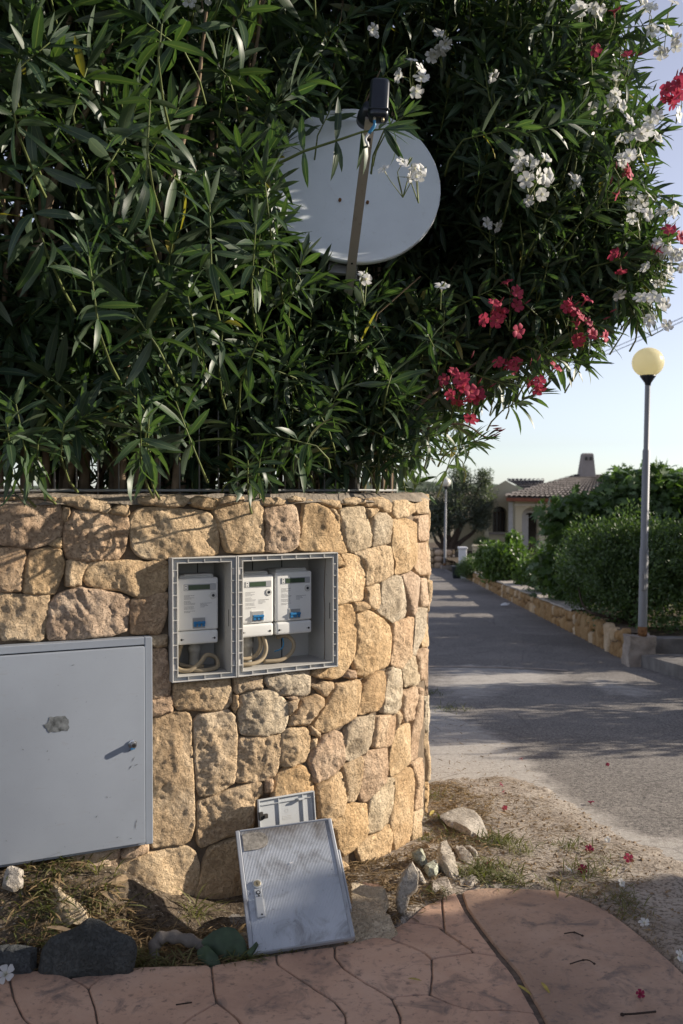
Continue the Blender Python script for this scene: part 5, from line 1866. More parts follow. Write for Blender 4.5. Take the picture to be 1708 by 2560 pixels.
# heavy old trunks at the left and the slanting bough at the right
for (s, d, px, py, Y, r0) in [(-1.62, -0.25, 45, -80, 3.35, 0.034), (-1.1, -0.35, 235, -60, 3.6, 0.030), (-0.95, -0.3, 280, 100, 3.6, 0.028), (-1.3, -0.5, 130, 400, 3.8, 0.03), (-0.6, -0.35, 470, 300, 3.9, 0.024)]:
    stem(0, s, d, P(px, py, Y), r0, 0.03)
STEMS[2].tube(spline([WP(0.1, WTOP, -0.35), P(905, 1150, 4.35), P(1000, 1060, 4.40), P(1080, 985, 4.45), P(1200, 900, 4.60)], 5), [0.016 - 0.0005 * i for i in range(21)], 6, cap=False)
STEMS[2].tube(spline([WP(0.3, WTOP, -0.3), P(960, 1130, 4.4), P(1040, 1080, 4.4), P(1150, 1060, 4.35), P(1215, 1095, 4.28)], 5), [0.008 - 0.00025 * i for i in range(21)], 6, cap=False)

pos = np.array(LV.pos); mats_ = np.array(LV.mat); var = np.array(LV.var); tint = np.array(LV.tint); bush = np.array(LV.bush)
mid = pos + mats_[:, :, 0] * 0.5
keep = np.array([not blocks_dish(m_, 0.93) for m_ in mid]) 
hero_keep = np.zeros(len(pos), bool); hero_keep[-16:] = True; hero_keep[PIN] = True
keep |= hero_keep
# nothing may hang far down over the wall face
hx_, hy_, hw_ = proj(pos + mats_[:, :, 0])
keep &= ~((hy_ > 1265) & (hw_ < 4.6) & (rng.random(len(pos)) < 0.8) & ~hero_keep)
pos, mats_, var, tint, bush, mid = pos[keep], mats_[keep], var[keep], tint[keep], bush[keep], mid[keep]
# visibility from the lane: nearest leaf in each patch of view
cx_, cy_, cw_ = proj(mid)
CELL = 20
gx = np.clip((cx_ // CELL).astype(int), -5, 95); gy = np.clip((cy_ // CELL).astype(int), -5, 135)
ZB = np.full((102, 142), 99.0)
np.minimum.at(ZB, (gx + 5, gy + 5), cw_)
def front_depth(px, py, rad=2):
    i, j = int(px // CELL) + 5, int(py // CELL) + 5
    w = ZB[max(0, i - rad):i + rad + 1, max(0, j - rad):j + rad + 1]
    return float(w.min()) if w.size else 99.0
tipx, tipy, _w = proj(pos + mats_[:, :, 0])
bx_, by_, _w = proj(pos)
plen = np.hypot(tipx - bx_, tipy - by_)
infr = (cx_ > 0) & (cx_ < 1708) & (cy_ > 0) & (cy_ < 1300)
front = cw_ <= ZB[gx + 5, gy + 5] + 0.02
score = np.where(infr, plen, 0) * np.where(front, 1.0, 0.25)
OB = [
 empty('oleander_bush', WP(-1.3, WTOP, -0.4), 0, 'tall oleander with big dark leaves hanging over the left cabinet', 'bush', 'oleanders on the wall'),
 empty('oleander_bush', WP(-0.2, WTOP, -0.4), 0, 'oleander behind the satellite dish above the meter boxes', 'bush', 'oleanders on the wall'),
 empty('oleander_bush', WP(0.7, WTOP, -0.4), 0, 'oleander with white and pink flowers leaning out over the lane', 'bush', 'oleanders on the wall'),
]
bpy.context.view_layer.update()
leaf_me = []
for k, (V, UV, Q) in enumerate(LT):
    me = bpy.data.meshes.new('leaf')
    me.from_pydata([tuple(v) for v in V], [], [tuple(int(i) for i in q) for q in Q])
    o = finish('leaf_proto', me, 'oleander_leaf', None, None, True, None, UV)
    bpy.data.objects.remove(o)
    leaf_me.append(me)
for b in range(3):
    idx = np.where(bush == b)[0]
    order = idx[np.argsort(-score[idx])]
    big = order[:295]
    rest = order[295:]
    eo = np.array(OB[b].location)
    for i in big:
        o = bpy.data.objects.new('leaf', leaf_me[var[i]])
        COL.objects.link(o)
        o.parent = OB[b]
        m_ = np.eye(4)
        m_[:3, :3] = mats_[i]
        m_[:3, 3] = pos[i] - eo
        o.matrix_local = Matrix([list(r_) for r_ in m_])
    Vs, UVs, Qs, Ts = [], [], [], []
    off = 0
    for v in range(len(LT)):
        j = rest[var[rest] == v]
        if len(j) == 0: continue
        tv, tu, tq = LT[v]
        W = np.einsum('nij,kj->nki', mats_[j], tv) + pos[j][:, None, :] - eo
        Vs.append(W.reshape(-1, 3))
        UVs.append(np.tile(tu, (len(j), 1)))
        Ts.append(np.repeat(tint[j], len(tv)))
        Qs.append((tq[None] + off + (np.arange(len(j)) * len(tv))[:, None, None]).reshape(-1, 4))
        off += len(j) * len(tv)
    o = quads_fast('leaves', np.vstack(Vs), np.vstack(Qs), 'oleander_leaves', OB[b], True, np.vstack(UVs), {'tint': np.concatenate(Ts)})
    o['kind'] = 'stuff'
    m = STEMS[b]; m.v = [tuple(np.array(v) - eo) for v in m.v]
    m.build('stems', 'stem_woody', OB[b], True)['kind'] = 'stuff'
    m = TWIGS[b]; m.v = [tuple(np.array(v) - eo) for v in m.v]
    m.build('twigs', 'stem_green', OB[b], True)['kind'] = 'stuff'

# ------------------------------------------------------------------ flowers
def flower_mesh(name, mat, cup):
    V, UV, Fq = [], [], []
    for k in range(5):
        a = 2 * math.pi * k / 5
        er = np.array([math.cos(a), math.sin(a), 0]); et = np.array([-math.sin(a), math.cos(a), 0])
        b = len(V)
        for i, (r, w, h) in enumerate(((0.08, 0.06, -0.30), (0.22, 0.17, 0.0), (0.55, 0.36, 0.10 * cup), (0.85, 0.43, 0.12 * cup), (1.02, 0.28, 0.05 * cup))):
            sk = 0.16 * r
            for s_ in (-1, 0, 1):
                p = er * r + et * (w * s_ + sk) + np.array([0, 0, h + 0.05 * s_ * r + (0.03 if s_ == 0 else 0)])
                V.append(p); UV.append((r, 0.5 + s_ * 0.5))
        for i in range(4):
            for j in range(2):
                Fq.append((b + i * 3 + j, b + (i + 1) * 3 + j, b + (i + 1) * 3 + j + 1, b + i * 3 + j + 1))
    b = len(V)
    for z, r in ((-0.30, 0.13), (-0.95, 0.06)):
        for k in range(6):
            a = 2 * math.pi * k / 6
            V.append((r * math.cos(a), r * math.sin(a), z)); UV.append((0.1, 0.5))
    for k in range(6):
        Fq.append((b + k, b + (k + 1) % 6, b + 6 + (k + 1) % 6, b + 6 + k))
    me = bpy.data.meshes.new(name)
    me.from_pydata([tuple(v) for v in V], [], Fq)
    o = finish(name, me, mat, None, None, True, None, np.array(UV))
    bpy.data.objects.remove(o)
    return me
FM = {'w': [flower_mesh('flower', 'petal_white', c) for c in (1.0, 2.0, -0.6)], 'p': [flower_mesh('flower', 'petal_pink', c) for c in (1.0, 1.8, -0.4)]}
def put_flower(b, p, facing, size, col, name='flower'):
    o = bpy.data.objects.new(name, rr.choice(FM[col]))
    COL.objects.link(o)
    q = Vector(unit(facing)).to_track_quat('Z', 'Y')
    m_ = Matrix.Translation(Vector(p)) @ q.to_matrix().to_4x4() @ Matrix.Rotation(rr.uniform(0, 6.28), 4, 'Z') @ Matrix.Diagonal((size, size, size * rr.uniform(0.8, 1.2), 1))
    if b is not None:
        o.parent = OB[b]
        m_ = Matrix.Translation(-OB[b].location) @ m_
    o.matrix_local = m_
    return o
def cluster(b, px, py, n, spread, col, size=0.029, Y=None, dp=0.05):
    D = Y if Y else min(5.0, max(2.6, front_depth(px, py, 1) - dp))
    if D > 4.99 and Y is None: D = min(4.9, front_depth(px - 60, py, 4) - dp)
    c = P(px, py, D)
    stalk = MB()
    for i in range(n):
        off = np.array([rr.gauss(0, 1), rr.gauss(0, 0.7), rr.gauss(0, 1)]) * spread * D / F
        p = c + off
        f = unit(np.array([rr.gauss(0.15, 0.5), -0.85, rr.gauss(0.1, 0.5)]) + 1.2 * off / (spread * D / F + 1e-6) * 0.4)
        put_flower(b, p, f, size * rr.uniform(0.85, 1.15), col)
        TW = p - f * 0.05
        FST[b].tube([p - f * size * 0.8, TW, c + np.array([0, 0.06, -0.08])], [0.0016, 0.0018, 0.0025], 4, cap=False)
    # buds
    for i in range(max(2, n // 2)):
        off = np.array([rr.gauss(0, 1), rr.gauss(0, 0.5), abs(rr.gauss(0, 1))]) * spread * D / F * 1.1
        p = c + off
        d = unit(off + np.array([0.02, -0.02, 0.03]))
        BUD[(b, col)].tube([p - d * 0.012, p, p + d * 0.012, p + d * 0.022], [0.0015, 0.0038, 0.0032, 0.0006], 5, cap=False)
FST = {0: MB(), 1: MB(), 2: MB()}
BUD = {(b, c): MB() for b in range(3) for c in 'wp'}
for (b, x, y, n, sp, col) in [
 (0, 470, 8, 6, 34, 'w'),
 (1, 1110, 108, 6, 24, 'w'), (1, 1035, 180, 5, 22, 'w'), (2, 1330, 430, 9, 32, 'w'), (2, 1345, 470, 4, 22, 'w'),
 (2, 1525, 245, 5, 30, 'w'), (2, 1545, 215, 3, 18, 'w'), (2, 1610, 290, 7, 30, 'w'), (2, 1590, 360, 6, 28, 'w'), (2, 1565, 395, 4, 20, 'w'),
 (2, 1640, 45, 5, 30, 'w'), (2, 1670, 85, 4, 26, 'w'), (2, 1460, 20, 3, 18, 'w'), (2, 1500, 10, 3, 16, 'w'),
 (2, 1612, 510, 4, 24, 'w'), (2, 1610, 545, 4, 20, 'w'), (2, 1680, 520, 3, 24, 'w'), (2, 1690, 620, 5, 30, 'w'), (2, 1660, 690, 5, 30, 'w'), (2, 1655, 745, 5, 28, 'w'), (2, 1640, 790, 4, 24, 'w'), (2, 1668, 650, 3, 24, 'w'),
 (2, 1550, 735, 1, 2, 'w'), (2, 1232, 552, 2, 18, 'w'), (2, 925, 75, 2, 15, 'w'), (2, 1455, 455, 2, 15, 'w'), (2, 1230, 190, 1, 5, 'w'),
 (2, 1230, 785, 3, 18, 'p'), (2, 1280, 775, 6, 24, 'p'), (2, 1150, 978, 10, 36, 'p'), (2, 1180, 985, 5, 24, 'p'), (2, 1285, 915, 4, 16, 'p'), (2, 1330, 935, 4, 20, 'p'),
 (2, 1425, 770, 2, 12, 'p'), (2, 1435, 815, 6, 28, 'p'), (2, 1465, 825, 3, 18, 'p'), (2, 1698, 205, 6, 20, 'p'), (2, 1702, 250, 3, 14, 'p'),
 (2, 1535, 30, 1, 5, 'p'), (2, 1490, 125, 1, 8, 'p'), (2, 1570, 140, 1, 10, 'p'), (2, 1560, 435, 2, 10, 'p'), (2, 1530, 465, 1, 8, 'p'), (2, 1680, 595, 2, 12, 'p'), (2, 1640, 625, 1, 8, 'p'), (2, 1555, 650, 2, 12, 'p')]:
    cluster(b, x, y, n, sp, col)
cluster(1, 1010, 425, 5, 22, 'w', 0.022, 3.58)
cluster(1, 1050, 440, 3, 14, 'w', 0.022, 3.60)
cluster(1, 912, 700, 2, 12, 'w', 0.024, 3.60)
cluster(2, 1105, 716, 1, 1, 'w', 0.030, 3.95)
TWIGS2 = MB()
# dark red buds on the low twig
for i in range(9):
    p = P(1232 + rr.gauss(0, 14), 1085 + rr.gauss(0, 12), 4.25)
    d = unit([0.8, rr.gauss(0, 0.3), rr.gauss(0.4, 0.3)])
    BUD[(2, 'p')].tube([p - d * 0.02, p, p + d * 0.014, p + d * 0.026], [0.001, 0.0036, 0.003, 0.0006], 5, cap=False)
for b in range(3):
    eo = np.array(OB[b].location)
    if FST[b].v:
        m = FST[b]; m.v = [tuple(np.array(v) - eo) for v in m.v]
        m.build('flower_stalks', 'stem_green', OB[b], True)['kind'] = 'stuff'
    for c, mt in (('w', 'stem_green'), ('p', 'bud_red')):
        m = BUD[(b, c)]
        if m.v:
            m.v = [tuple(np.array(v) - eo) for v in m.v]
            o = m.build('buds', mt, OB[b], True)
            o['kind'] = 'stuff'
# ------------------------------------------------------------------ loose rocks
def boulder(name, poly2, origin, eu_, ev_, en_, thick, seed, mat, label, cat='stone', rough=0.012, edge=0.008, nb=44, group=None):
    poly2 = np.asarray(poly2, float)
    if area2(poly2) < 0: poly2 = poly2[::-1]
    poly2 = resample(chaikin(poly2, 1, 0.07), nb)
    c = poly2.mean(0)
    def hf(sign):
        def f(p, d):
            prof = np.sqrt(np.maximum(0, 1 - (1 - np.clip(d / edge, 0, 1)) ** 2))
            n = fbm(np.c_[p * 14, np.full(len(p), seed + sign)], 6, 4, 0.55)
            n2 = fbm(np.c_[p * 45, np.full(len(p), seed + sign)], 7, 3)
            fc = np.clip(facets(p, c, 0, seed * 7 + int(sign * 3) + 50, 0.45), -min(0.04, thick * 0.30), 0.010)
            return sign * (thick * 0.5 * prof + (fc + rough * n + 0.003 * n2) * prof)
        return f
    sp = max(0.008, math.sqrt(abs(area2(poly2))) / 16)
    U1, H1, F1 = rings_mesh(poly2, hf(1), 0.0, nb, None, sp)
    U2, H2, F2 = rings_mesh(poly2, hf(-1), 0.0, nb, None, sp)
    o3 = np.asarray(origin, float); eu_ = unit(eu_); ev_ = unit(ev_); en_ = unit(en_)
    def w3(U, H): return o3 + U[:, :1] * eu_ + U[:, 1:2] * ev_ + H[:, None] * en_
    V = np.vstack([w3(U1, H1), w3(U2, H2)])
    k = len(U1)
    Fs = list(F1) + [tuple(i + k for i in f[::-1]) for f in F2]
    loc = V.mean(0)
    o = mesh_obj(name, V, Fs, mat, None, loc, True)
    smooth_by_angle(o, 28)
    return tag(o, label, cat, group)

def standing(name, px, Y, thick, seed, mat, label, lean=0.0, sink=0.0, **kw):
    low = max(px, key=lambda q: q[1])
    Y = float(np.clip(GG(low[0], low[1] - 3)[1] + 0.015, 2.9, 4.3)) if lean < 0.55 and not kw.pop('fixed', False) else Y
    kw.pop('fixed', None)
    pts = np.array([P(x, y, Y) for x, y in px])
    o3 = pts.mean(0)
    q = pts - o3
    en = np.array([0, -math.cos(lean), math.sin(lean)])
    ev2 = np.array([0, math.sin(lean), math.cos(lean)])
    return boulder(name, np.c_[q[:, 0], q[:, 2] / max(0.3, math.cos(lean))], o3 - np.array([0, 0, sink]), (1, 0, 0), ev2, en, thick, seed, mat, label, **kw)

def lying(name, px, thick, seed, mat, label, lift=0.4, tilt=(0, 0), **kw):
    pts = np.array([GG(x, y, thick * lift) for x, y in px])
    o3 = pts.mean(0)
    q = pts - o3
    en = unit([tilt[0], tilt[1], 1.0])
    return boulder(name, q[:, :2], o3, unit(np.cross((0, 1, 0), en)), unit(np.cross(en, (1, 0, 0))), en, thick, seed, mat, label, **kw)

standing('rock', [(97, 2442), (105, 2372), (125, 2345), (190, 2322), (215, 2301), (245, 2304), (290, 2331), (335, 2347), (345, 2372), (335, 2435), (230, 2445)], 3.24, 0.11, 1, 'rubble_dark', 'big dark slate rock standing at the edge of the paving', lean=0.25, edge=0.03, cat='rock')
standing('rock', [(-90, 2372), (40, 2364), (92, 2370), (93, 2436), (-90, 2442)], 3.20, 0.10, 2, 'rubble_dark', 'low dark rock at the very left beside the paving', lean=0.2, cat='rock')
standing('rock', [(129, 2211), (170, 2242), (214, 2269), (237, 2298), (196, 2310), (150, 2318), (115, 2275), (110, 2215)], 3.36, 0.06, 3, 'stone_grey', 'pale split stone lying above the dark slate rock', lean=0.35, fixed=True, edge=0.004, cat='rock')
standing('rock', [(8, 2185), (25, 2172), (55, 2180), (62, 2208), (40, 2222), (10, 2215)], 3.30, 0.05, 4, 'rubble_pale', 'small crumbly white stone on the bank under the cabinet', lean=0.7, cat='rock')
lying('rock', [(872, 2252), (917, 2247), (964, 2249), (974, 2271), (962, 2285), (1002, 2329), (953, 2354), (895, 2366), (860, 2350)], 0.085, 5, 'stone_grey', 'broad broken slab beside the leaning ribbed door', lift=0.35, tilt=(0.05, -0.35), cat='rock')
lying('brick_fragment', [(893, 2227), (944, 2204), (960, 2218), (917, 2240), (886, 2242)], 0.03, 6, 'rubble_brown', 'reddish brown broken brick piece behind the broad slab', lift=0.6, edge=0.006, rough=0.003, cat='brick')
standing('rock', [(988, 2250), (993, 2218), (1006, 2190), (1033, 2164), (1049, 2191), (1044, 2227), (1024, 2240), (1011, 2284), (993, 2275)], 3.72, 0.08, 7, 'rubble_pale', 'pale jagged stone standing at the foot of the wall corner', lean=0.5, cat='rock')
standing('rock', [(1034, 2166), (1051, 2178), (1066, 2204), (1062, 2216), (1046, 2206)], 3.84, 0.05, 8, 'rubble_pale', 'narrow pale stone leaning on the jagged stone', lean=0.5, cat='rock')
standing('rock', [(1029, 2133), (1056, 2122), (1072, 2160), (1060, 2172), (1033, 2150)], 3.98, 0.05, 9, 'rubble_green', 'pale green stone on edge by the wall corner', lean=0.4, cat='rock')
lying('rock', [(1058, 2169), (1087, 2160), (1100, 2175), (1091, 2188), (1068, 2186)], 0.045, 10, 'rubble_green', 'small rounded pale green stone beside the green stone on edge', cat='rock')
lying('rock', [(1094, 2142), (1114, 2136), (1136, 2158), (1156, 2186), (1150, 2200), (1123, 2186), (1096, 2166)], 0.055, 11, 'rubble_pale', 'long pale stone lying in the grass tufts', tilt=(0.2, -0.2), cat='rock')
lying('rock', [(1098, 2046), (1125, 2036), (1154, 2032), (1185, 2036), (1204, 2052), (1220, 2076), (1214, 2090), (1180, 2084), (1150, 2074), (1118, 2062)], 0.034, 12, 'rubble_pale', 'large flat pale slab of stone on the verge', lift=0.75, tilt=(0.0, -0.06), edge=0.004, rough=0.006, cat='rock')
lying('rock', [(1134, 2124), (1158, 2120), (1188, 2151), (1178, 2158), (1150, 2148)], 0.022, 13, 'rubble_pale', 'thin flat pale flake of stone between slab and grass', edge=0.006, cat='rock')
lying('rock', [(1160, 2118), (1178, 2115), (1198, 2138), (1187, 2145)], 0.018, 14, 'rubble_pale', 'smallest flat pale flake right of the thin flake', edge=0.006, cat='rock')
lying('rock', [(1076, 2209), (1100, 2198), (1120, 2202), (1133, 2220), (1114, 2246), (1078, 2238)], 0.05, 15, 'verge_dirt', 'dusty half-buried stone at the tip of the paving', lift=0.1, cat='rock')
lying('rock', [(1150, 2195), (1185, 2190), (1200, 2205), (1180, 2218), (1150, 2214)], 0.02, 16, 'rubble_pale', 'flat grey stone sunk in the grass by the paving edge', lift=0.2, edge=0.008, cat='rock')
standing('rock', [(690, 2230), (760, 2200), (815, 2235), (820, 2330), (690, 2345)], 3.55, 0.12, 17, 'stone_ochre', 'tan stone propping up the ribbed door from behind', lean=0.3, fixed=True, cat='rock')
lying('rock', [(240, 2200), (300, 2190), (330, 2215), (290, 2240), (245, 2230)], 0.03, 18, 'bark_chip', 'flat brown clod of earth under the cabinet corner', cat='clod')

# old root arching out of the soil
mb = MB()
pts = spline([P(386, 2415, 3.24), P(386, 2368, 3.25), P(398, 2347, 3.26), P(430, 2342, 3.27), P(470, 2350, 3.28), P(505, 2366, 3.29), P(535, 2400, 3.30)], 5)
mb.tube(pts, [0.020 + 0.004 * math.sin(i * 1.3) for i in range(len(pts))], 10)
o = mb.build('root', 'root_grey', None, True)
tag(o, 'weathered grey root arching out of the soil beside the cactus', 'root')

# prickly pear
cac = empty('prickly_pear', P(560, 2415, 3.33), 0, 'small dark green prickly pear beside the ribbed door', 'cactus')
def pad(px, Y, thick, lean, yaw, seed):
    pts = np.array([P(x, y, Y) for x, y in px])
    o3 = pts.mean(0); q = pts - o3
    o = boulder('pad', np.c_[q[:, 0], q[:, 2]], o3, (math.cos(yaw), math.sin(yaw), 0), (0, math.sin(lean), math.cos(lean)), (math.sin(yaw), -math.cos(lean), math.sin(lean)), thick, seed, 'cactus', None, None, rough=0.0015, edge=0.022, nb=30)
    loc = o.location.copy()
    o.parent = cac
    o.location = loc - cac.location
    return o
pad([(500, 2352), (531, 2329), (560, 2320), (585, 2323), (612, 2352), (622, 2389), (612, 2418), (576, 2420), (540, 2395)], 3.255, 0.018, 0.3, 0.1, 41)
pad([(487, 2384), (513, 2366), (545, 2387), (560, 2414), (536, 2432), (500, 2426)], 3.205, 0.017, 0.5, -0.3, 42)
pad([(616, 2378), (641, 2356), (648, 2366), (628, 2392)], 3.225, 0.016, 0.4, 0.4, 43)

# ------------------------------------------------------------------ grass, litter
SL_T = leaf_template(0.35, 0.2, (0.0, 0.3, 0.65, 1.0), 0.05, 0.3)
STRAW = leaf_template(0.25, 0.5, (0.0, 0.5, 1.0), 0.014, 0.2)
BLADE = leaf_template(0.7, 0.3, (0.0, 0.35, 0.7, 1.0), 0.022, 0.2)
def scatter_stuff(name, items, mat, label, group=None):
    """items: (template, pos, matrix3, tint)"""
    Vs, UVs, Qs, Ts = [], [], [], []
    off = 0
    for (tv, tu, tq), p, m3, tn in items:
        Vs.append(tv @ m3.T + p); UVs.append(tu); Qs.append(tq + off); Ts.append(np.full(len(tv), tn)); off += len(tv)
    o = quads_fast(name, np.vstack(Vs), np.vstack(Qs), mat, None, True, np.vstack(UVs), {'tint': np.concatenate(Ts)})
    return tag(o, label, None, kind='stuff')
def lay(L, yaw, pitch, roll, w=1.0):
    m = Matrix.Rotation(yaw, 3, 'Z') @ Matrix.Rotation(pitch, 3, 'Y') @ Matrix.Rotation(roll, 3, 'X')
    return np.array(m) @ np.diag([L, L * w, L])
r7 = random.Random(77)
XX, YY = np.meshgrid(np.arange(-1.6, 2.5, 0.02), np.arange(2.6, 6.2, 0.02))
litter = []
def drop(n_, poly_px, lmin, lmax, straw=0.5, tlo=0.0, thi=1.0, stick=0.3, dens=None):
    poly = np.array([GG(x, y)[:2] for x, y in poly_px])
    lo, hi = poly.min(0), poly.max(0)
    n = int(n_ * 3.2)
    k = t_ = 0
    while k < n and t_ < n * 30:
        t_ += 1
        x, y = r7.uniform(lo[0], hi[0]), r7.uniform(lo[1], hi[1])
        if not inside(np.array([[x, y]]), poly)[0]: continue
        if dens and r7.random() > 0.55 + 0.8 * float(vnoise(np.array([[x * 5, y * 5, dens]]), 3)[0]): continue
        if sdist(np.array([[x, y]]), gb)[0] > 0: continue
        z = ground_at(x, y) + 0.004
        if r7.random() < straw:
            tp, L = STRAW, r7.uniform(lmin, lmax) * 1.2
        else:
            tp, L = SL_T, r7.uniform(lmin, lmax)
        litter.append((tp, np.array([x, y, z + r7.uniform(0, 0.008)]), lay(L, r7.uniform(0, 6.28), -r7.random() * stick, r7.uniform(-0.6, 0.6)), r7.uniform(tlo, thi)))
        k += 1
drop(900, [(0, 2190), (60, 2175), (180, 2170), (300, 2240), (420, 2330), (600, 2330), (600, 2420), (330, 2440), (0, 2440)], 0.03, 0.09, 0.6, 0.0, 0.85, 0.6)
drop(700, [(850, 2170), (960, 2150), (1060, 2110), (1100, 2160), (1110, 2250), (1010, 2320), (880, 2360), (840, 2240)], 0.02, 0.07, 0.5, 0.0, 0.7, 0.5)
drop(900, [(1066, 1960), (1240, 1945), (1330, 1965), (1400, 2060), (1560, 2120), (1640, 2200), (1480, 2240), (1150, 2235), (1070, 2130)], 0.015, 0.055, 0.6, 0.0, 0.75, 0.3, 2.0)
drop(620, [(1066, 1960), (1150, 1960), (1220, 2010), (1230, 2140), (1090, 2140)], 0.02, 0.07, 0.55, 0.0, 0.9, 0.4)
drop(130, [(1062, 1770), (1180, 1800), (1300, 1900), (1420, 2010), (1500, 2060), (1066, 1960)], 0.012, 0.05, 0.5, 0.0, 0.7, 0.2)
drop(120, [(1420, 2240), (1520, 2200), (1640, 2290), (1700, 2420), (1650, 2390), (1520, 2290)], 0.012, 0.05, 0.5, 0.1, 0.9, 0.3)
scatter_stuff('leaf_litter', litter, 'dry_litter', 'dry brown leaves and straw scattered over the soil and verge')
grass = []
def tuft(px, py, n, L, spread, tlo, thi, lean=0.5):
    c = GG(px, py)
    for i in range(int(n * 1.7)):
        x, y = c[0] + r7.gauss(0, spread), c[1] + r7.gauss(0, spread)
        if sdist(np.array([[x, y]]), gb)[0] > 0: continue
        grass.append((BLADE, np.array([x, y, ground_at(x, y) - 0.004]), lay(L * r7.uniform(0.6, 1.5), r7.uniform(0, 6.28), -R(r7.uniform(35, 85)), r7.uniform(-0.5, 0.5), 1.5), r7.uniform(tlo, thi)))
for (x, y, n, L, sp, a, b_) in [(1232, 2108, 70, 0.06, 0.045, 0.0, 0.35), (1268, 2110, 50, 0.055, 0.04, 0.2, 0.8), (1300, 2130, 40, 0.05, 0.03, 0.5, 1.0), (1190, 2190, 80, 0.06, 0.04, 0.1, 0.7), (1265, 2205, 110, 0.06, 0.055, 0.1, 0.8), (1230, 2170, 60, 0.055, 0.04, 0.3, 0.9), (1420, 2120, 50, 0.045, 0.05, 0.1, 0.7), (1470, 2190, 50, 0.06, 0.05, 0.4, 1.0), (1500, 2150, 30, 0.04, 0.05, 0.2, 0.8), (1560, 2250, 50, 0.045, 0.05, 0.2, 0.9), (1575, 2290, 30, 0.045, 0.03, 0.3, 1.0), (1110, 2055, 40, 0.05, 0.04, 0.1, 0.6), (1120, 2090, 30, 0.05, 0.03, 0.2, 0.8), (1095, 2240, 40, 0.05, 0.025, 0.2, 0.9), (1075, 1735, 60, 0.06, 0.10, 0.0, 0.4), (1120, 1775, 60, 0.06, 0.12, 0.0, 0.5), (130, 2270, 90, 0.07, 0.05, 0.0, 0.3), (90, 2300, 70, 0.07, 0.05, 0.0, 0.4), (345, 2410, 60, 0.075, 0.02, 0.6, 1.0), (380, 2425, 50, 0.06, 0.03, 0.5, 1.0), (440, 2425, 60, 0.06, 0.04, 0.5, 1.0), (600, 2410, 40, 0.07, 0.02, 0.1, 0.5), (655, 2403, 25, 0.05, 0.02, 0.5, 1.0), (725, 2395, 25, 0.06, 0.015, 0.6, 1.0), (250, 2240, 60, 0.08, 0.05, 0.5, 1.0), (170, 2215, 50, 0.07, 0.05, 0.6, 1.0), (490, 2290, 25, 0.08, 0.03, 0.6, 1.0), (1063, 2100, 25, 0.05, 0.02, 0.3, 0.9), (1085, 1995, 40, 0.05, 0.04, 0.3, 1.0), (1400, 2225, 30, 0.045, 0.04, 0.3, 0.9)]:
    tuft(x, y, n, L, sp, a, b_)
scatter_stuff('grass', grass, 'grass_blades', 'sparse green and dry grass tufts on the verge and soil')
# pebbles and clods
peb_v, peb_f = [], []
ico = [(-.5, -.3, 0), (.4, -.45, 0), (.55, .3, 0), (-.3, .5, 0), (0, 0, .5), (0, 0, -.3)]
icf = [(0, 1, 4, 4), (1, 2, 4, 4), (2, 3, 4, 4), (3, 0, 4, 4)]
pv, pf = [], []
def pebbles(n, poly_px, smin, smax):
    poly = np.array([GG(x, y)[:2] for x, y in poly_px])
    lo, hi = poly.min(0), poly.max(0)
    k = t_ = 0
    while k < n and t_ < n * 20:
        t_ += 1
        x, y = r7.uniform(lo[0], hi[0]), r7.uniform(lo[1], hi[1])
        if not inside(np.array([[x, y]]), poly)[0]: continue
        if sdist(np.array([[x, y]]), gb)[0] > 0: continue
        s_ = smin + (smax - smin) * r7.random() ** 3
        a = r7.uniform(0, 6.28)
        z = ground_at(x, y) + 0.001
        b = len(pv)
        for (u, v, w) in ico:
            j = r7.uniform(0.75, 1.25)
            pv.append((x + s_ * j * (u * math.cos(a) - v * math.sin(a)), y + s_ * j * (u * math.sin(a) + v * math.cos(a)), z + s_ * w * r7.uniform(0.6, 1.1)))
        pf.extend([(b + q[0], b + q[1], b + q[2]) for q in icf])
        k += 1
pebbles(1300, [(1066, 1960), (1240, 1945), (1400, 1990), (1560, 2090), (1690, 2150), (1700, 2300), (1560, 2300), (1460, 2240), (1150, 2235), (1010, 2310), (880, 2350), (860, 2180), (1060, 2110)], 0.003, 0.018)
pebbles(160, [(1066, 2000), (1180, 2010), (1240, 2080), (1230, 2200), (1150, 2235), (1040, 2260), (900, 2330), (870, 2200), (1060, 2120)], 0.012, 0.040)
pebbles(500, [(0, 2200), (200, 2180), (420, 2340), (600, 2350), (600, 2425), (0, 2440)], 0.004, 0.020)
pebbles(300, [(1062, 1770), (1180, 1800), (1420, 2010), (1066, 1960)], 0.003, 0.010)
o = mesh_obj('gravel', pv, pf, 'bark_chip')
tag(o, 'small stones and clods strewn over the verge', None, kind='stuff')

# ------------------------------------------------------------------ fallen flowers, twigs, leaves
WM = flower_mesh('flower', 'petal_wilted', 3.0)
FM['d'] = [WM]
def fallen(px, py, col, size, label, flat=0.6):
    p = GG(px, py)
    on_pave = sdist(p[None, :2], gb)[0] > 0
    z = 0.026 if on_pave else p[2] + 0.006
    o = put_flower(None, (p[0], p[1], z + size * 0.35), (r7.gauss(0, flat), r7.gauss(-0.3, flat), r7.uniform(0.3, 1.0)), size, col, 'fallen_flower')
    tag(o, label, 'flower', 'fallen oleander flowers')
fallen(1304, 1900, 'p', 0.017, 'pink fallen flower on the pale ground nearest the asphalt edge at the back')
fallen(1252, 1967, 'd', 0.014, 'wilted crimson flower at the back edge of the litter patch')
fallen(1258, 1984, 'p', 0.014, 'pink fallen flower just in front of the wilted one behind the slab')
fallen(1262, 2026, 'p', 0.014, 'pink fallen flower right of the large flat slab of stone')
fallen(1519, 1916, 'd', 0.013, 'lone crimson flower lying out on the dark asphalt')
fallen(1477, 2013, 'd', 0.018, 'crimson flower at the asphalt edge right of the dusty strip')
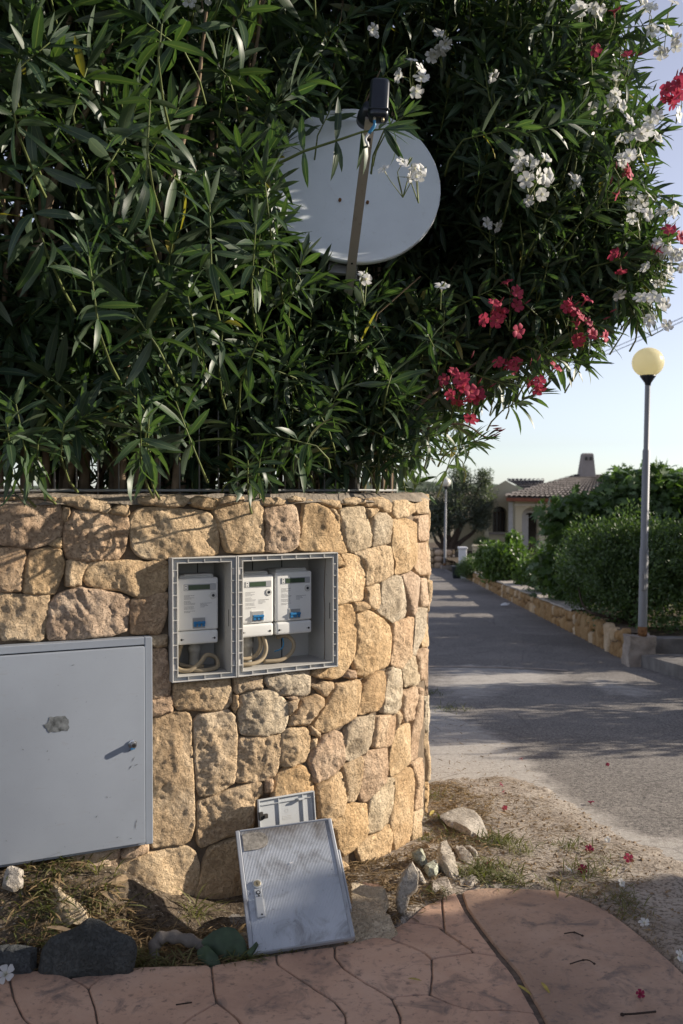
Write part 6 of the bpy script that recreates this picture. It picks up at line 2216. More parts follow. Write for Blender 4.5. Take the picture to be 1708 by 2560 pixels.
fallen(1473, 2131, 'd', 0.019, 'crimson flower beside a dry stalk on the verge')
fallen(1572, 2154, 'p', 0.020, 'pink fallen flower furthest right on the gravelly verge')
fallen(1457, 2181, 'd', 0.019, 'dark red crumpled flower next to a white one on the verge')
fallen(1114, 2123, 'd', 0.012, 'tiny red flower between the flat stones near the wall')
fallen(1225, 2164, 'd', 0.018, 'dark purple dried flower in the grass tufts')
fallen(1420, 2181, 'w', 0.019, 'white fallen flower in dry grass left of the dark red one')
fallen(1519, 2106, 'w', 0.015, 'white fallen flower alone on the bare verge')
fallen(1554, 2216, 'w', 0.018, 'white fallen flower in the grass near the slab edge')
fallen(1610, 2317, 'w', 0.019, 'yellowish white fallen flower at the slab rim')
fallen(1700, 2402, 'w', 0.021, 'white fallen flower at the right edge of the picture')
fallen(14, 2466, 'w', 0.030, 'white fallen flower on the paving at bottom left')
fallen(1601, 2511, 'd', 0.013, 'wilted purple flower on the smooth paving slab')

def twig(pxs, r, mat, label, name='twig', cat='twig', zoff=0.030, knobs=()):
    pts = [G(x, y, zoff) for x, y in pxs]
    mb = MB()
    mb.tube(spline(pts, 4), r, 6)
    for x, y in knobs:
        c = G(x, y, zoff + r)
        mb.lathe([(0.0005, -r * 1.8), (r * 2, -r), (r * 2.2, 0), (r * 1.6, r), (0.0005, r * 1.8)], 8, c=c)
    o = mb.build(name, mat, None, True)
    return tag(o, label, cat)
twig([(1411, 2334), (1434, 2331), (1456, 2339)], 0.0022, 'twig_dark', 'short dark twig on the slab nearest the verge', knobs=((1436, 2331), (1456, 2339)))
twig([(1425, 2410), (1450, 2402), (1470, 2400), (1486, 2409)], 0.0020, 'twig_dark', 'thin forked dark twig in the middle of the slab', knobs=((1458, 2400), (1486, 2409)))
twig([(1553, 2536), (1590, 2534), (1640, 2529)], 0.0030, 'twig_dark', 'long dark stalk at the bottom right of the slab', knobs=((1556, 2536),))
twig([(1624, 2310), (1650, 2330), (1678, 2330)], 0.002, 'twig_dark', 'dry twig on the ground beyond the slab rim', zoff=0.012)
twig([(440, 2512), (480, 2506)], 0.0022, 'twig_dark', 'tiny dark twig on the left paving')
def loose_leaf(px, py, L, yaw, label, lift=0.03, pitch=0.0, mat='leaf_yellow', w=1.6):
    tv, tu, tq = leaf_template(0.2, 0.4, (0, .2, .5, .8, 1), 0.06, 0.3)
    p = G(px, py, lift)
    m3 = lay(L, yaw, pitch, 0.2, w)
    o = mesh_obj('fallen_leaf', tv @ m3.T + p, tq, mat, None, p, True, None, tu)
    return tag(o, label, 'leaf', 'fallen leaves')
loose_leaf(1395, 2245, 0.085, 1.5, 'yellow dead leaf sticking up at the slab rim', 0.03, -0.5)
loose_leaf(1405, 2205, 0.10, 2.1, 'yellow curled leaf in the grass behind the slab', 0.02, -0.1)
loose_leaf(1294, 2462, 0.055, -0.9, 'yellow leaf in the joint between the pavings')
loose_leaf(1353, 2455, 0.060, -1.3, 'small yellow leaf on the slab beside the joint')
loose_leaf(1020, 2446, 0.045, 0.0, 'stubby yellow stalk on the stamped paving')
loose_leaf(115, 2318, 0.10, 0.0, 'brown dried leaf above the dark slate rock', 0.12, 0.0, 'bark_chip')
loose_leaf(1245, 2030, 0.07, -0.2, 'long pale dead leaf right of the flat slab', 0.03, 0.0, 'bark_chip')
loose_leaf(250, 2228, 0.09, -0.5, 'pale strip of bark on the soil under the cabinet corner', 0.16, 0.1, 'bark_chip', 2.2)
loose_leaf(1075, 2040, 0.09, 1.2, 'pale green dead leaf at the wall corner', 0.02, -0.2)
# ------------------------------------------------------------------ street lamps
def street_lamp(base, top, label, gmat, h_parts, rg=0.2, r0=0.055, door=False):
    e = empty('street_lamp', base, 0, label, 'street lamp', 'globe street lamps')
    d = np.asarray(top) - np.asarray(base)
    H = float(np.linalg.norm(d))
    ax = d / H
    mb = MB()
    prof = [(0.0, r0), (H * h_parts[0], r0), (H * h_parts[0] + 0.02, r0 * 0.84), (H * h_parts[1], r0 * 0.84), (H * h_parts[1] + 0.02, r0 * 0.64), (H, r0 * 0.62)]
    mb.tube([ax * z for z, _ in prof], [r for _, r in prof], 16)
    pole = smooth_by_angle(mb.build('pole', 'pole_paint', e), 40)
    mb = MB()
    mb.tube([ax * (-0.002), ax * 0.13], r0 * 1.02, 16)
    mb.build('rusty_foot', 'rust', e, True)
    mb = MB()
    c = ax * H
    mb.lathe([(r0 * 0.6, -0.10), (r0 * 0.75, -0.06), (rg * 0.42, 0.0), (rg * 0.50, 0.02), (rg * 0.48, 0.035), (0.001, 0.04)], 20, c=c)
    mb.build('collar', 'black_plastic', e, True)
    mb = MB()
    prof = []
    for k in range(15):
        a = -math.pi / 2 + math.pi * k / 14
        prof.append((max(0.001, rg * math.cos(a)), rg * 0.93 * math.sin(a)))
    mb.lathe(prof, 32, c=c + np.array([0, 0, rg * 0.93 + 0.01]))
    mb.build('globe', gmat, e, True)
    if door:
        mb = MB()
        mb.box(-0.030, 0.012, -r0 - 0.008, -r0 * 0.3, H * 0.18, H * 0.25, bev=0.008)
        mb.build('access_cover', 'pole_paint', pole)
    return e
street_lamp(P(1606, 1592, 12.4), P(1620, 945, 12.4), 'near street lamp with a yellowed globe on the plinth', 'globe', (0.34, 0.72), 0.197, 0.055, True)
street_lamp(P(1112, 1416, 38.0), P(1115, 1218, 38.0), 'far street lamp with a white globe in front of the olive tree', 'globe_white', (0.34, 0.72), 0.19, 0.05)

# ------------------------------------------------------------------ low stone wall along the lane
lw0, lw1 = np.array([3.70, 12.95]), np.array([3.98, 31.5])
lwd = lw1 - lw0; LWL = float(np.linalg.norm(lwd)); lwd /= LWL
lwn = np.array([-lwd[1], lwd[0]])                    # towards the lane
lowwall = empty('low_wall', (lw0[0], lw0[1], gz(lw0[1])), 0, 'low rubble garden wall running along the right of the lane', 'wall')
lwo = np.array(lowwall.location)
def lw_pt(s, z, d):
    p = lw0 + lwd * s + lwn * d
    return np.array([p[0], p[1], gz(p[1]) + z])
def lw_h(s): return 0.37 - 0.09 * s / LWL
def low_stone(poly, seed, mat):
    poly = resample(chaikin(poly, 1, 0.2), 20)
    tl = r8.uniform(-0.15, 0.15)
    def hf(p, d):
        return 0.040 * np.sqrt(np.maximum(0, 1 - (1 - np.clip(d / 0.025, 0, 1)) ** 2)) + 0.024 * fbm(np.c_[p * 9, np.full(len(p), seed)], 3, 3) + tl * (p[:, 0] - p[:, 0].mean()) - 0.014
    U, H, Fs = rings_mesh(poly, hf, -0.08, 20, None, 0.035)
    V = np.array([lw_pt(u[0], u[1], h) for u, h in zip(U, H)]) - lwo
    mesh_obj('stone', V, Fs, 'stone_' + mat, lowwall, None, True)
r8 = random.Random(8)
s = 0.0
k = 0
while s < LWL:
    w = r8.uniform(0.16, 0.34)
    e = min(LWL, s + w)
    hh = lw_h(s) + (r8.uniform(-0.05, 0.04) if s < 3.3 else -0.015)
    cut = hh * r8.uniform(0.35, 0.62)
    rows = [(-0.05, cut), (cut, hh)] if r8.random() < 0.8 else [(-0.05, hh)]
    for z0, z1 in rows:
        j = lambda a=0.02: r8.uniform(-a, a)
        poly = np.array([(s + 0.008 + j(), z0 + 0.008), (e - 0.008 + j(), z0 + 0.008 + j(0.01)), (e - 0.008 + j(), (z0 + z1) / 2), (e - 0.012 + j(), z1 - 0.008), (s + 0.012 + j(), z1 - 0.008 + j(0.008)), (s + 0.008 + j(), (z0 + z1) / 2)])
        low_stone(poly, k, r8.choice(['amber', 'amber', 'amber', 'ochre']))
        k += 1
    s = e
V, Fs = [], []
n = 40
for i in range(n + 1):
    s = LWL * i / n
    for (d, z) in ((-0.03, -0.1), (-0.03, lw_h(s) - 0.02), (-0.34, lw_h(s) - 0.02), (-0.34, -0.1)):
        V.append(lw_pt(s, z, d) - lwo)
for i in range(n):
    for k in range(3):
        Fs.append((i * 4 + k, (i + 1) * 4 + k, (i + 1) * 4 + k + 1, i * 4 + k + 1))
mesh_obj('core', V, Fs, 'mortar', lowwall)
V, Fs = [], []
for i in range(n + 1):
    s = 3.2 + (LWL - 3.2) * i / n
    j = 0.02 * math.sin(i * 2.1)
    for (d, z) in ((0.012 + j, lw_h(s) - 0.012), (0.012 + j, lw_h(s) + 0.018), (-0.36, lw_h(s) + 0.024), (-0.36, lw_h(s) - 0.012)):
        V.append(lw_pt(s, z, d) - lwo)
for i in range(n):
    for k in range(4):
        Fs.append((i * 4 + k, (i + 1) * 4 + k, (i + 1) * 4 + (k + 1) % 4, i * 4 + (k + 1) % 4))
mesh_obj('coping', V, Fs, 'coping_cement', lowwall)

# plinth under the near lamp, the rendered wall and raised pavement to its right
def rough_block(name, x0, x1, y0, y1, z0, z1, mat, label, cat, amp=0.02, taper=0.0, n=10, seed=1):
    bm = bmesh.new()
    bmesh.ops.create_cube(bm, size=1.0)
    bmesh.ops.subdivide_edges(bm, edges=list(bm.edges), cuts=n, use_grid_fill=True)
    P_ = np.array([v.co[:] for v in bm.verts]) + 0.5
    q = np.array([x0, y0, z0]) + P_ * np.array([x1 - x0, y1 - y0, z1 - z0])
    cx_, cy_ = (x0 + x1) / 2, (y0 + y1) / 2
    k = 1 - taper * P_[:, 2]
    q[:, 0] = cx_ + (q[:, 0] - cx_) * k; q[:, 1] = cy_ + (q[:, 1] - cy_) * k
    for ax_ in range(3):
        q[:, ax_] += amp * fbm(q * 6 + ax_ * 9.1, seed, 4)
    bm.verts.index_update()
    V = q; Fs = [[v.index for v in f.verts] for f in bm.faces]
    bm.free()
    o = mesh_obj(name, V, Fs, mat, None, ((x0 + x1) / 2, (y0 + y1) / 2, z0), True)
    smooth_by_angle(o, 45)
    return tag(o, label, cat)
gz0 = float(gz(12.5))
rough_block('lamp_plinth', 3.56, 3.92, 12.28, 12.62, gz0 - 0.1, gz0 + 0.375, 'concrete', 'rough weathered concrete plinth under the near street lamp', 'plinth', 0.05, 0.12, 16)
rough_block('rendered_wall', 3.94, 9.5, 12.46, 12.70, gz0 - 0.3, gz0 + 0.33, 'render_grey', 'low grey rendered wall right of the lamp plinth', 'wall', 0.008, 0.0, 12, 5)
V = []
edge = [(3.70, 12.34), (3.74, 11.0), (3.80, 9.0), (3.95, 7.0), (4.3, 5.2), (5.2, 4.2), (6.2, 3.9)]
n = len(edge)
for x, y in edge: V.append((x, y, gz(y) - 0.1))
for x, y in edge: V.append((x + 0.01, y, gz(y) + 0.15))
for x, y in edge: V.append((x + 0.10, y, gz(y) + 0.155))
for x, y in edge: V.append((max(x, 3.72) + 6.0, y, gz(y) + 0.16))
Fs = []
for r_ in range(3):
    for i in range(n - 1):
        Fs.append((r_ * n + i, r_ * n + i + 1, (r_ + 1) * n + i + 1, (r_ + 1) * n + i))
o = mesh_obj('pavement', V, Fs, 'render_grey')
tag(o, 'raised concrete pavement with a kerb at the right edge of the lane', None, kind='structure')
# garden earth behind the low wall
xs = np.linspace(4.0, 22, 30); ys = np.linspace(12.7, 48, 50)
def garden_z(p): return gz(p[:, 1]) + np.interp(p[:, 1], [12.7, 20, 34, 48], [0.26, 0.26, 0.34, 0.6]) + 0.05 * fbm(np.c_[p, np.zeros(len(p))], 4, 3)
o = grid_sheet('garden_earth', xs, ys, garden_z, 'bed_soil')
tag(o, 'garden earth behind the low wall under the shrubs', None, kind='structure')

# ------------------------------------------------------------------ shrubs and trees
def small_leaf(w=0.5, fold=0.18):
    V = np.array([(0, 0, 0), (0.45, -w / 2, fold * w), (1, 0, -0.08), (0.45, w / 2, fold * w), (0.45, 0, 0)])
    UV = np.array([(0, .5), (.5, 0), (1, .5), (.5, 1), (.5, .5)])
    Q = np.array([(0, 1, 2, 4), (0, 4, 2, 3)])
    return V, UV, Q
def fig_leaf():
    pts = [(0, 0.0), (0.08, -0.30), (0.40, -0.42), (0.38, -0.14), (0.72, -0.34), (0.62, -0.08), (1.0, 0.0)]
    V = [(x, y, 0.06 * abs(y) - 0.15 * x * x) for x, y in pts] + [(x, -y, 0.06 * abs(y) - 0.15 * x * x) for x, y in pts[1:-1]] + [(0.35, 0, -0.02), (0.65, 0, -0.06)]
    V = np.array(V)
    UV = np.array([(v[0], 0.5 + v[1]) for v in V])
    Q = [(0, 1, 2, 12), (12, 2, 3, 13), (13, 3, 4, 5), (13, 5, 6, 6), (0, 12, 8, 7), (12, 13, 9, 8), (13, 11, 10, 9), (13, 6, 6, 11)]
    Q = [(0, 1, 2, 12), (12, 2, 3, 13), (13, 3, 4, 5), (12, 8, 7, 0), (13, 9, 8, 12), (11, 10, 9, 13), (13, 5, 6, 11)]
    return V, UV, np.array(Q)

def crown(name, label, cat, base, blobs, n, size, tmpl, mat, r, trunk_r=0.05, bark='bark_dark', clump=0.10, per=14, up=0.4, limbs=6, group=None, hang=0.0, hollow=2.6, lump=0.26):
    """blobs: (centre, radii, weight)"""
    e = empty(name, base, 0, label, cat, group)
    eo = np.asarray(base, float)
    rg = np.random.default_rng(r)
    w = np.array([b[2] for b in blobs], float); w /= w.sum()
    nc = n // per
    pick = rg.choice(len(blobs), nc, p=w)
    C = np.array([b[0] for b in blobs], float)[pick]
    Rr = np.array([b[1] for b in blobs], float)[pick]
    u = rg.normal(size=(nc, 3)); u /= np.linalg.norm(u, axis=1)[:, None]
    rad = rg.random(nc) ** (1 / hollow)
    bump = 1 + lump * vnoise(u * 2.6 + C, r)
    cp = C + u * Rr * (rad * bump)[:, None]
    cd_ = u / Rr; cd_ /= np.linalg.norm(cd_, axis=1)[:, None]
    # leaves in clumps
    p = np.repeat(cp, per, 0) + np.clip(rg.normal(size=(nc * per, 3)), -1.5, 1.5) * clump
    out = np.repeat(cd_, per, 0)
    d = 0.55 * out + rg.normal(size=p.shape) * 0.55 + np.array([0, 0, up - hang])
    d /= np.linalg.norm(d, axis=1)[:, None]
    zz = out * 0.7 + np.array([0, 0, 0.6]) + rg.normal(size=p.shape) * 0.35
    zz -= d * (zz * d).sum(1)[:, None]
    zz /= np.linalg.norm(zz, axis=1)[:, None] + 1e-9
    yy = np.cross(zz, d)
    L = size * rg.uniform(0.65, 1.25, len(p))
    m3 = np.stack([d * L[:, None], yy * L[:, None], zz * L[:, None]], 2)
    tv, tu, tq = tmpl
    ok = p[:, 2] > gz(p[:, 1]) + 0.02
    p, m3 = p[ok], m3[ok]
    ctint = np.repeat(rg.random(nc), per)[ok]
    tn = np.clip(ctint * 0.5 + rg.random(len(p)) * 0.5, 0, 1)
    W = np.einsum('nij,kj->nki', m3, tv) + p[:, None] - eo
    Q = (tq[None] + (np.arange(len(p)) * len(tv))[:, None, None]).reshape(-1, 4)
    o = quads_fast('crown', W.reshape(-1, 3), Q, mat, e, False, np.tile(tu, (len(p), 1)), {'tint': np.repeat(tn, len(tv))})
    o['kind'] = 'stuff'
    mb = MB()
    for i in range(limbs):
        b = blobs[i % len(blobs)]
        tgt = np.array(b[0]) + rg.normal(size=3) * np.array(b[1]) * 0.45
        a = eo + np.array([rg.normal() * 0.06, rg.normal() * 0.06, -0.05])
        mid_ = (a + tgt) / 2 + rg.normal(size=3) * 0.12 * np.linalg.norm(tgt - a) + np.array([0, 0, 0.1])
        pts = [q - eo for q in spline([a, (a + mid_) / 2 + [0, 0, 0.05], mid_, tgt], 4)]
        mb.tube(pts, [trunk_r * (1 - 0.8 * k / (len(pts) - 1)) for k in range(len(pts))], 7, cap=False)
    mb.build('trunk', bark, e, True)
    return e
SMALL = small_leaf(0.5); WIDE = small_leaf(0.62); THIN = small_leaf(0.24); FIG = fig_leaf()
def blob(px, py, Y, rx, ry, rz_, w=1.0): return (P(px, py, Y), (rx, ry, rz_), w)
def gbase(px, Y): 
    x = (px - 854) / F * Y
    return np.array([x, Y, gz(Y) + 0.25])
crown('clipped_shrub', 'rounded dark small-leaved shrub right behind the lamp plinth', 'shrub', gbase(1600, 14.2), [blob(1595, 1455, 14.4, 0.90, 0.8, 0.68, 2), blob(1510, 1400, 14.6, 0.60, 0.7, 0.56), blob(1680, 1400, 14.2, 0.7, 0.7, 0.75), blob(1470, 1450, 15.2, 0.42, 0.5, 0.40), blob(1570, 1360, 14.6, 0.5, 0.5, 0.42, 0.6)], 46000, 0.058, SMALL, 'hedge_leaves', 3, 0.04, clump=0.06, per=16, lump=0.5, group='shrubs behind the low wall')
crown('fig_tree', 'broad fig tree with large lobed leaves rising behind the clipped shrub', 'tree', gbase(1600, 17.5), [blob(1645, 1250, 17.5, 0.78, 0.8, 0.42, 2), blob(1520, 1290, 17.5, 0.60, 0.7, 0.30, 1.3), blob(1430, 1312, 17.8, 0.42, 0.6, 0.28, 1.0), blob(1565, 1225, 17.8, 0.30, 0.4, 0.20, .5), blob(1740, 1300, 17.0, 0.8, 0.9, 0.62, 1.2), blob(1580, 1390, 17.2, 0.95, 0.7, 0.5, 1.0), blob(1400, 1420, 18.5, 0.25, 0.4, 0.36, 0.6)], 11000, 0.19, FIG, 'fig_leaves', 5, 0.07, clump=0.16, per=9, up=0.05, hang=0.25, group='shrubs behind the low wall')
crown('drooping_shrub', 'dark drooping shrub overhanging the low wall in the middle', 'shrub', gbase(1390, 20.5), [blob(1400, 1440, 20.5, 0.60, 0.6, 0.54, 2), blob(1440, 1470, 18.2, 0.40, 0.5, 0.32, 1), blob(1378, 1410, 21.0, 0.32, 0.5, 0.45, 1)], 14000, 0.11, THIN, 'fig_leaves', 6, 0.05, clump=0.10, per=10, up=0.0, hang=0.5, group='shrubs behind the low wall')
crown('glossy_shrub', 'bright green upright glossy shrub beyond the drooping one', 'shrub', gbase(1270, 25.0), [blob(1268, 1412, 25.2, 0.58, 0.6, 0.46, 2), blob(1228, 1405, 26.0, 0.36, 0.4, 0.44, 1), blob(1284, 1370, 25.5, 0.14, 0.2, 0.30, 0.35), blob(1332, 1448, 23.2, 0.32, 0.4, 0.32, 1)], 13000, 0.11, WIDE, 'lime_leaves', 7, 0.04, clump=0.09, per=10, up=0.9, group='shrubs behind the low wall')
crown('low_shrub', 'small grey-green shrub by the white gate pillar', 'shrub', gbase(1178, 30.0), [blob(1180, 1418, 30.0, 0.34, 0.4, 0.32, 1), blob(1160, 1425, 30.0, 0.22, 0.3, 0.22, .5)], 5000, 0.07, THIN, 'hedge_leaves', 8, 0.02, clump=0.06, per=10, up=0.6, group='shrubs behind the low wall')
crown('oleander_shrub', 'pale leafy bush at the far right edge of the garden', 'shrub', gbase(1750, 16.0), [blob(1740, 1420, 15.8, 0.45, 0.6, 0.8, 1)], 5000, 0.11, THIN, 'lime_leaves', 12, 0.03, clump=0.09, per=10, up=0.4, group='shrubs behind the low wall')
ol = crown('olive_tree', 'grey-green olive tree behind the far street lamp', 'tree', np.array([*P(1118, 1372, 40.5)[:2], gz(40.5) + 0.5]), [blob(1135, 1270, 40.5, 0.85, 0.9, 0.80, 2), blob(1100, 1300, 40.5, 0.62, 0.7, 0.65, 1), blob(1205, 1255, 40.5, 0.45, 0.6, 0.55, 1), blob(1200, 1300, 40.8, 0.4, 0.5, 0.42, .7), blob(1150, 1205, 40.5, 0.5, 0.6, 0.5, 1), blob(1210, 1200, 40.5, 0.20, 0.3, 0.35, .35), blob(1060, 1270, 40.5, 0.9, 0.8, 1.2, 1.5)], 17000, 0.16, THIN, 'olive_leaves', 9, 0.14, clump=0.13, per=12, limbs=7)
crown('far_shrub', 'dark bush beside the house wall behind the white pillars', 'shrub', np.array([*P(1215, 1370, 39.0)[:2], gz(39) + 0.4]), [blob(1207, 1362, 39.0, 0.30, 0.3, 0.22, 1)], 1800, 0.10, THIN, 'hedge_leaves', 14, 0.03, clump=0.08, per=10, limbs=3)

# trees and hedge across the lane, out of the picture to the right: they shade the paving and the asphalt
crown('garden_hedge', 'tall clipped hedge across the lane beyond the right edge of the picture', 'hedge', (6.8, 1.6, 0.15), [((6.8, -0.6, 1.9), (0.8, 1.6, 2.0), 1), ((6.8, 1.6, 1.9), (0.8, 1.6, 2.0), 1), ((6.8, 3.4, 1.9), (0.8, 1.3, 2.0), 1), ((6.8, 4.05, 0.9), (0.6, 0.70, 0.9), .8), ((6.8, 4.0, 2.3), (0.6, 0.66, 0.9), .8), ((6.8, 3.72, 3.4), (0.6, 0.62, 0.8), .8)], 27000, 0.19, WIDE, 'hedge_leaves', 21, 0.08, clump=0.12, per=10, hollow=3.5)
crown('carob_tree', 'broad dense tree across the lane beyond the right edge of the picture', 'tree', (8.2, 2.2, 0.15), [((8.0, 0.8, 5.6), (1.4, 1.7, 2.2), 1.0), ((8.0, 2.75, 5.9), (1.2, 1.5, 2.1), 1.3), ((8.0, 3.0, 4.5), (0.9, 1.05, 1.1), 0.7), ((8.0, 2.4, 7.8), (1.3, 1.8, 1.2), .8)], 23000, 0.22, WIDE, 'hedge_leaves', 22, 0.18, clump=0.16, per=10, hollow=2.2)
crown('lane_shrub', 'loose shrub on the pavement beyond the right edge of the picture, nearest', 'shrub', (6.3, 8.4, -0.15), [((6.3, 8.4, 1.1), (0.8, 0.95, 1.05), 1)], 4200, 0.13, WIDE, 'hedge_leaves', 23, 0.05, clump=0.13, per=10)
crown('lane_shrub', 'loose shrub on the pavement beyond the right edge of the picture, middle', 'shrub', (6.2, 10.4, -0.3), [((6.2, 10.4, 1.1), (0.8, 0.85, 1.2), 1)], 4200, 0.13, WIDE, 'hedge_leaves', 24, 0.05, clump=0.13, per=10)
crown('lane_shrub', 'loose shrub on the pavement beyond the right edge of the picture, farthest', 'shrub', (6.6, 13.6, -0.4), [((6.6, 13.6, 1.0), (1.2, 1.3, 1.3), 1)], 6000, 0.13, WIDE, 'hedge_leaves', 25, 0.05, clump=0.13, per=10)

# ------------------------------------------------------------------ house
HY = 40.0
hb = P(1300, 1377, HY)
house = empty('house', (hb[0], hb[1], -1.4), 0, 'cream villa with arched porch and brown tiled hip roof', 'house')
ho = np.array(house.location)
def H3(px, py, Y): return P(px, py, Y) - ho
def arch_wall(mb, x0, x1, z0, z1, Y, Yb, cx, w, zb, zs, mi=0, mr=0, n=12):
    """wall in plane Y with an arched opening centred cx, width w, sill zb, springing zs; reveal back to Yb"""
    a = [(cx - w / 2, zb)]
    for k in range(n + 1):
        an = math.pi - math.pi * k / n
        a.append((cx + w / 2 * math.cos(an), zs + w / 2 * math.sin(an)))
    a.append((cx + w / 2, zb))
    m = len(a)
    V = [(x, Y, z) for x, z in a] + [(x, Y, z1) for x, z in a]
    F_ = [(i, i + 1, m + i + 1, m + i) for i in range(1, m - 2)]
    mb.add(V, F_, mi)
    mb.add([(x0, Y, z0), (cx - w / 2, Y, z0), (cx - w / 2, Y, z1), (x0, Y, z1)], [(0, 1, 2, 3)], mi)
    mb.add([(cx + w / 2, Y, z0), (x1, Y, z0), (x1, Y, z1), (cx + w / 2, Y, z1)], [(0, 1, 2, 3)], mi)
    if zb > z0 + 0.01:
        mb.add([(cx - w / 2, Y, z0), (cx + w / 2, Y, z0), (cx + w / 2, Y, zb), (cx - w / 2, Y, zb)], [(0, 1, 2, 3)], mi)
    V = [(x, Y, z) for x, z in a] + [(x, Yb, z) for x, z in a]
    mb.add(V, [(i, m + i, m + i + 1, i + 1) for i in range(m - 1)], mr)
# porch
A = H3(1289, 1250, HY); B = H3(1560, 1250, HY)
dr = H3(1327, 1294, HY)
zb0 = 0.0
wdo = (1347 - 1303) / F * HY
mb = MB()
arch_wall(mb, A[0], B[0], zb0, A[2], A[1], A[1] + 0.55, dr[0], wdo, zb0 + 0.35, dr[2] + 0.05)
mb.add([(A[0], A[1], zb0), (A[0], A[1], A[2]), (A[0], A[1] + 2.6, A[2]), (A[0], A[1] + 2.6, zb0)], [(0, 1, 2, 3)])
mb.build('porch_wall', 'cream_wall', house)
mb = MB()
zc = H3(1289, 1262, HY)[2]
mb.box(A[0] - 0.03, B[0], A[1] - 0.05, A[1] - 0.003, zc - 0.04, zc + 0.04)
mb.build('moulding', 'cream_white', house)
mb = MB()
y = A[1] + 0.56
arch_wall(mb, dr[0] - 0.8, dr[0] + 0.8, zb0, A[2] - 0.1, y, y + 0.1, dr[0] + 0.08, wdo * 0.8, zb0 + 0.3, dr[2] - 0.1, 0, 0)
mb.add([(dr[0] - 0.8, y + 1.2, zb0), (dr[0] + 0.8, y + 1.2, zb0), (dr[0] + 0.8, y + 1.2, A[2]), (dr[0] - 0.8, y + 1.2, A[2])], [(0, 1, 2, 3)], 1)
mb.build('inner_arch', ['white_paint', 'window_dark'], house)
mb = MB()
mb.box(dr[0] - 0.20, dr[0] + 0.02, y + 0.05, y + 0.10, zb0 + 0.3, dr[2] + 0.1)
mb.build('door', 'white_paint', house)
# left wing with its arched recess
WY = 41.2
a0 = H3(1222, 1400, WY); a1 = H3(1296, 1400, WY)
w0 = H3(1250, 1290, WY)
mb = MB()
top = H3(1240, 1262, WY)[2]
ww = (1268 - 1232) / F * WY
zs = H3(1250, 1284, WY)[2]
zb_ = H3(1250, 1330, WY)[2]
arch_wall(mb, a0[0], a1[0], 0.0, top + 0.35, w0[1], w0[1] + 0.5, w0[0], ww, zb_, zs)
gtop = [H3(x, y_, WY) for x, y_ in ((1222, 1225), (1242, 1214), (1264, 1201), (1296, 1219))]
base_l = [(a0[0], w0[1], top + 0.35), (a1[0], w0[1], top + 0.35)]
mb.add([base_l[0], base_l[1], gtop[3], gtop[2], gtop[1], gtop[0]], [(0, 1, 2, 3, 4, 5)])
mb.add([(a0[0], w0[1], 0), (a0[0], w0[1] + 3, 0), (a0[0], w0[1] + 3, gtop[0][2]), (a0[0], w0[1], gtop[0][2])], [(0, 1, 2, 3)])
mb.build('wing_wall', 'cream_wall', house)
mb = MB()
mb.box(w0[0] - ww / 2 - 0.02, w0[0] + ww / 2 + 0.02, w0[1] + 0.50, w0[1] + 0.55, zb_ - 0.05, zs + ww / 2 + 0.05)
win = mb.build('window', 'window_dark', house)
mb = MB()
for k in range(4):
    x = w0[0] - ww / 2 + ww * (k + 0.1) / 4
    mb.box(x, x + 0.03, w0[1] + 0.46, w0[1] + 0.49, zb_, zs + 0.05)
mb.box(w0[0] - ww / 2, w0[0] + ww / 2, w0[1] + 0.455, w0[1] + 0.495, zs + 0.02, zs + 0.06)
mb.build('shutter', 'shutter_brown', win)
mb = MB()
s0, s1 = H3(1222, 1332, WY), H3(1292, 1340, WY)
mb.box(s0[0], s1[0], w0[1] - 0.12, w0[1] - 0.003, zb_ - 0.10, zb_ - 0.01)
mb.build('sill', 'chimney_plaster', win)
# long garden side wall
mb = MB()
l0, l1 = H3(1135, 1400, 42.5), H3(1224, 1295, 42.5)
mb.box(l0[0], l1[0], l1[1], l1[1] + 0.2, 0, l1[2])
mb.build('side_wall', 'cream_wall', house)
# tiled roofs: rows of half-round tiles
def tiled(mb, a, b, c, d, nc, nr, r=None):
    """quad a(left eave) b(right eave) c(right top) d(left top)"""
    a, b, c, d = (np.asarray(q, float) for q in (a, b, c, d))
    nrm = unit(np.cross(b - a, d - a))
    for j in range(nr):
        t0, t1 = j / nr, (j + 1.12) / nr
        for i in range(nc):
            u0, u1 = i / nc, (i + 1) / nc
            def pt(u, t_): return (a * (1 - u) + b * u) * (1 - t_) + (d * (1 - u) + c * u) * t_
            vs = []
            w = np.linalg.norm(pt(u1, t0) - pt(u0, t0))
            for t_, lift, sc in ((t0, 0.05, 1.0), (min(t1, 1.0), 0.012, 0.85)):
                for k in range(5):
                    an = math.pi * k / 4
                    uu_ = u0 + (u1 - u0) * (0.5 - 0.46 * sc * math.cos(an))
                    vs.append(pt(uu_, t_) + nrm * (lift + 0.42 * w * math.sin(an) * sc * 0.8))
            mb.add(vs, [(k, k + 1, 6 + k, 5 + k) for k in range(4)])
    mb.add([a - nrm * 0.02, b - nrm * 0.02, c - nrm * 0.02, d - nrm * 0.02], [(0, 1, 2, 3)])
eL = H3(1266, 1244, 39.4); eR = H3(1600, 1250, 39.4)
eLb = H3(1290, 1236, 46.0); eRb = H3(1640, 1236, 46.0)
rL = H3(1440, 1187, 43.4); rR = H3(1520, 1188, 43.4)
rR[2] = rL[2]
mb = MB()
tiled(mb, eL, eR, rR, rL, 26, 12)
tiled(mb, eLb, eL, rL, rL + np.array([0.02, 0.05, 0]), 22, 12)
mb.add([eR, eRb, rR], [(0, 1, 2)])
mb.add([eRb, eLb, rL, rR], [(0, 1, 2, 3)])
o = mb.build('roof', 'roof_tile', house)
o['kind'] = 'stuff'
mb = MB()
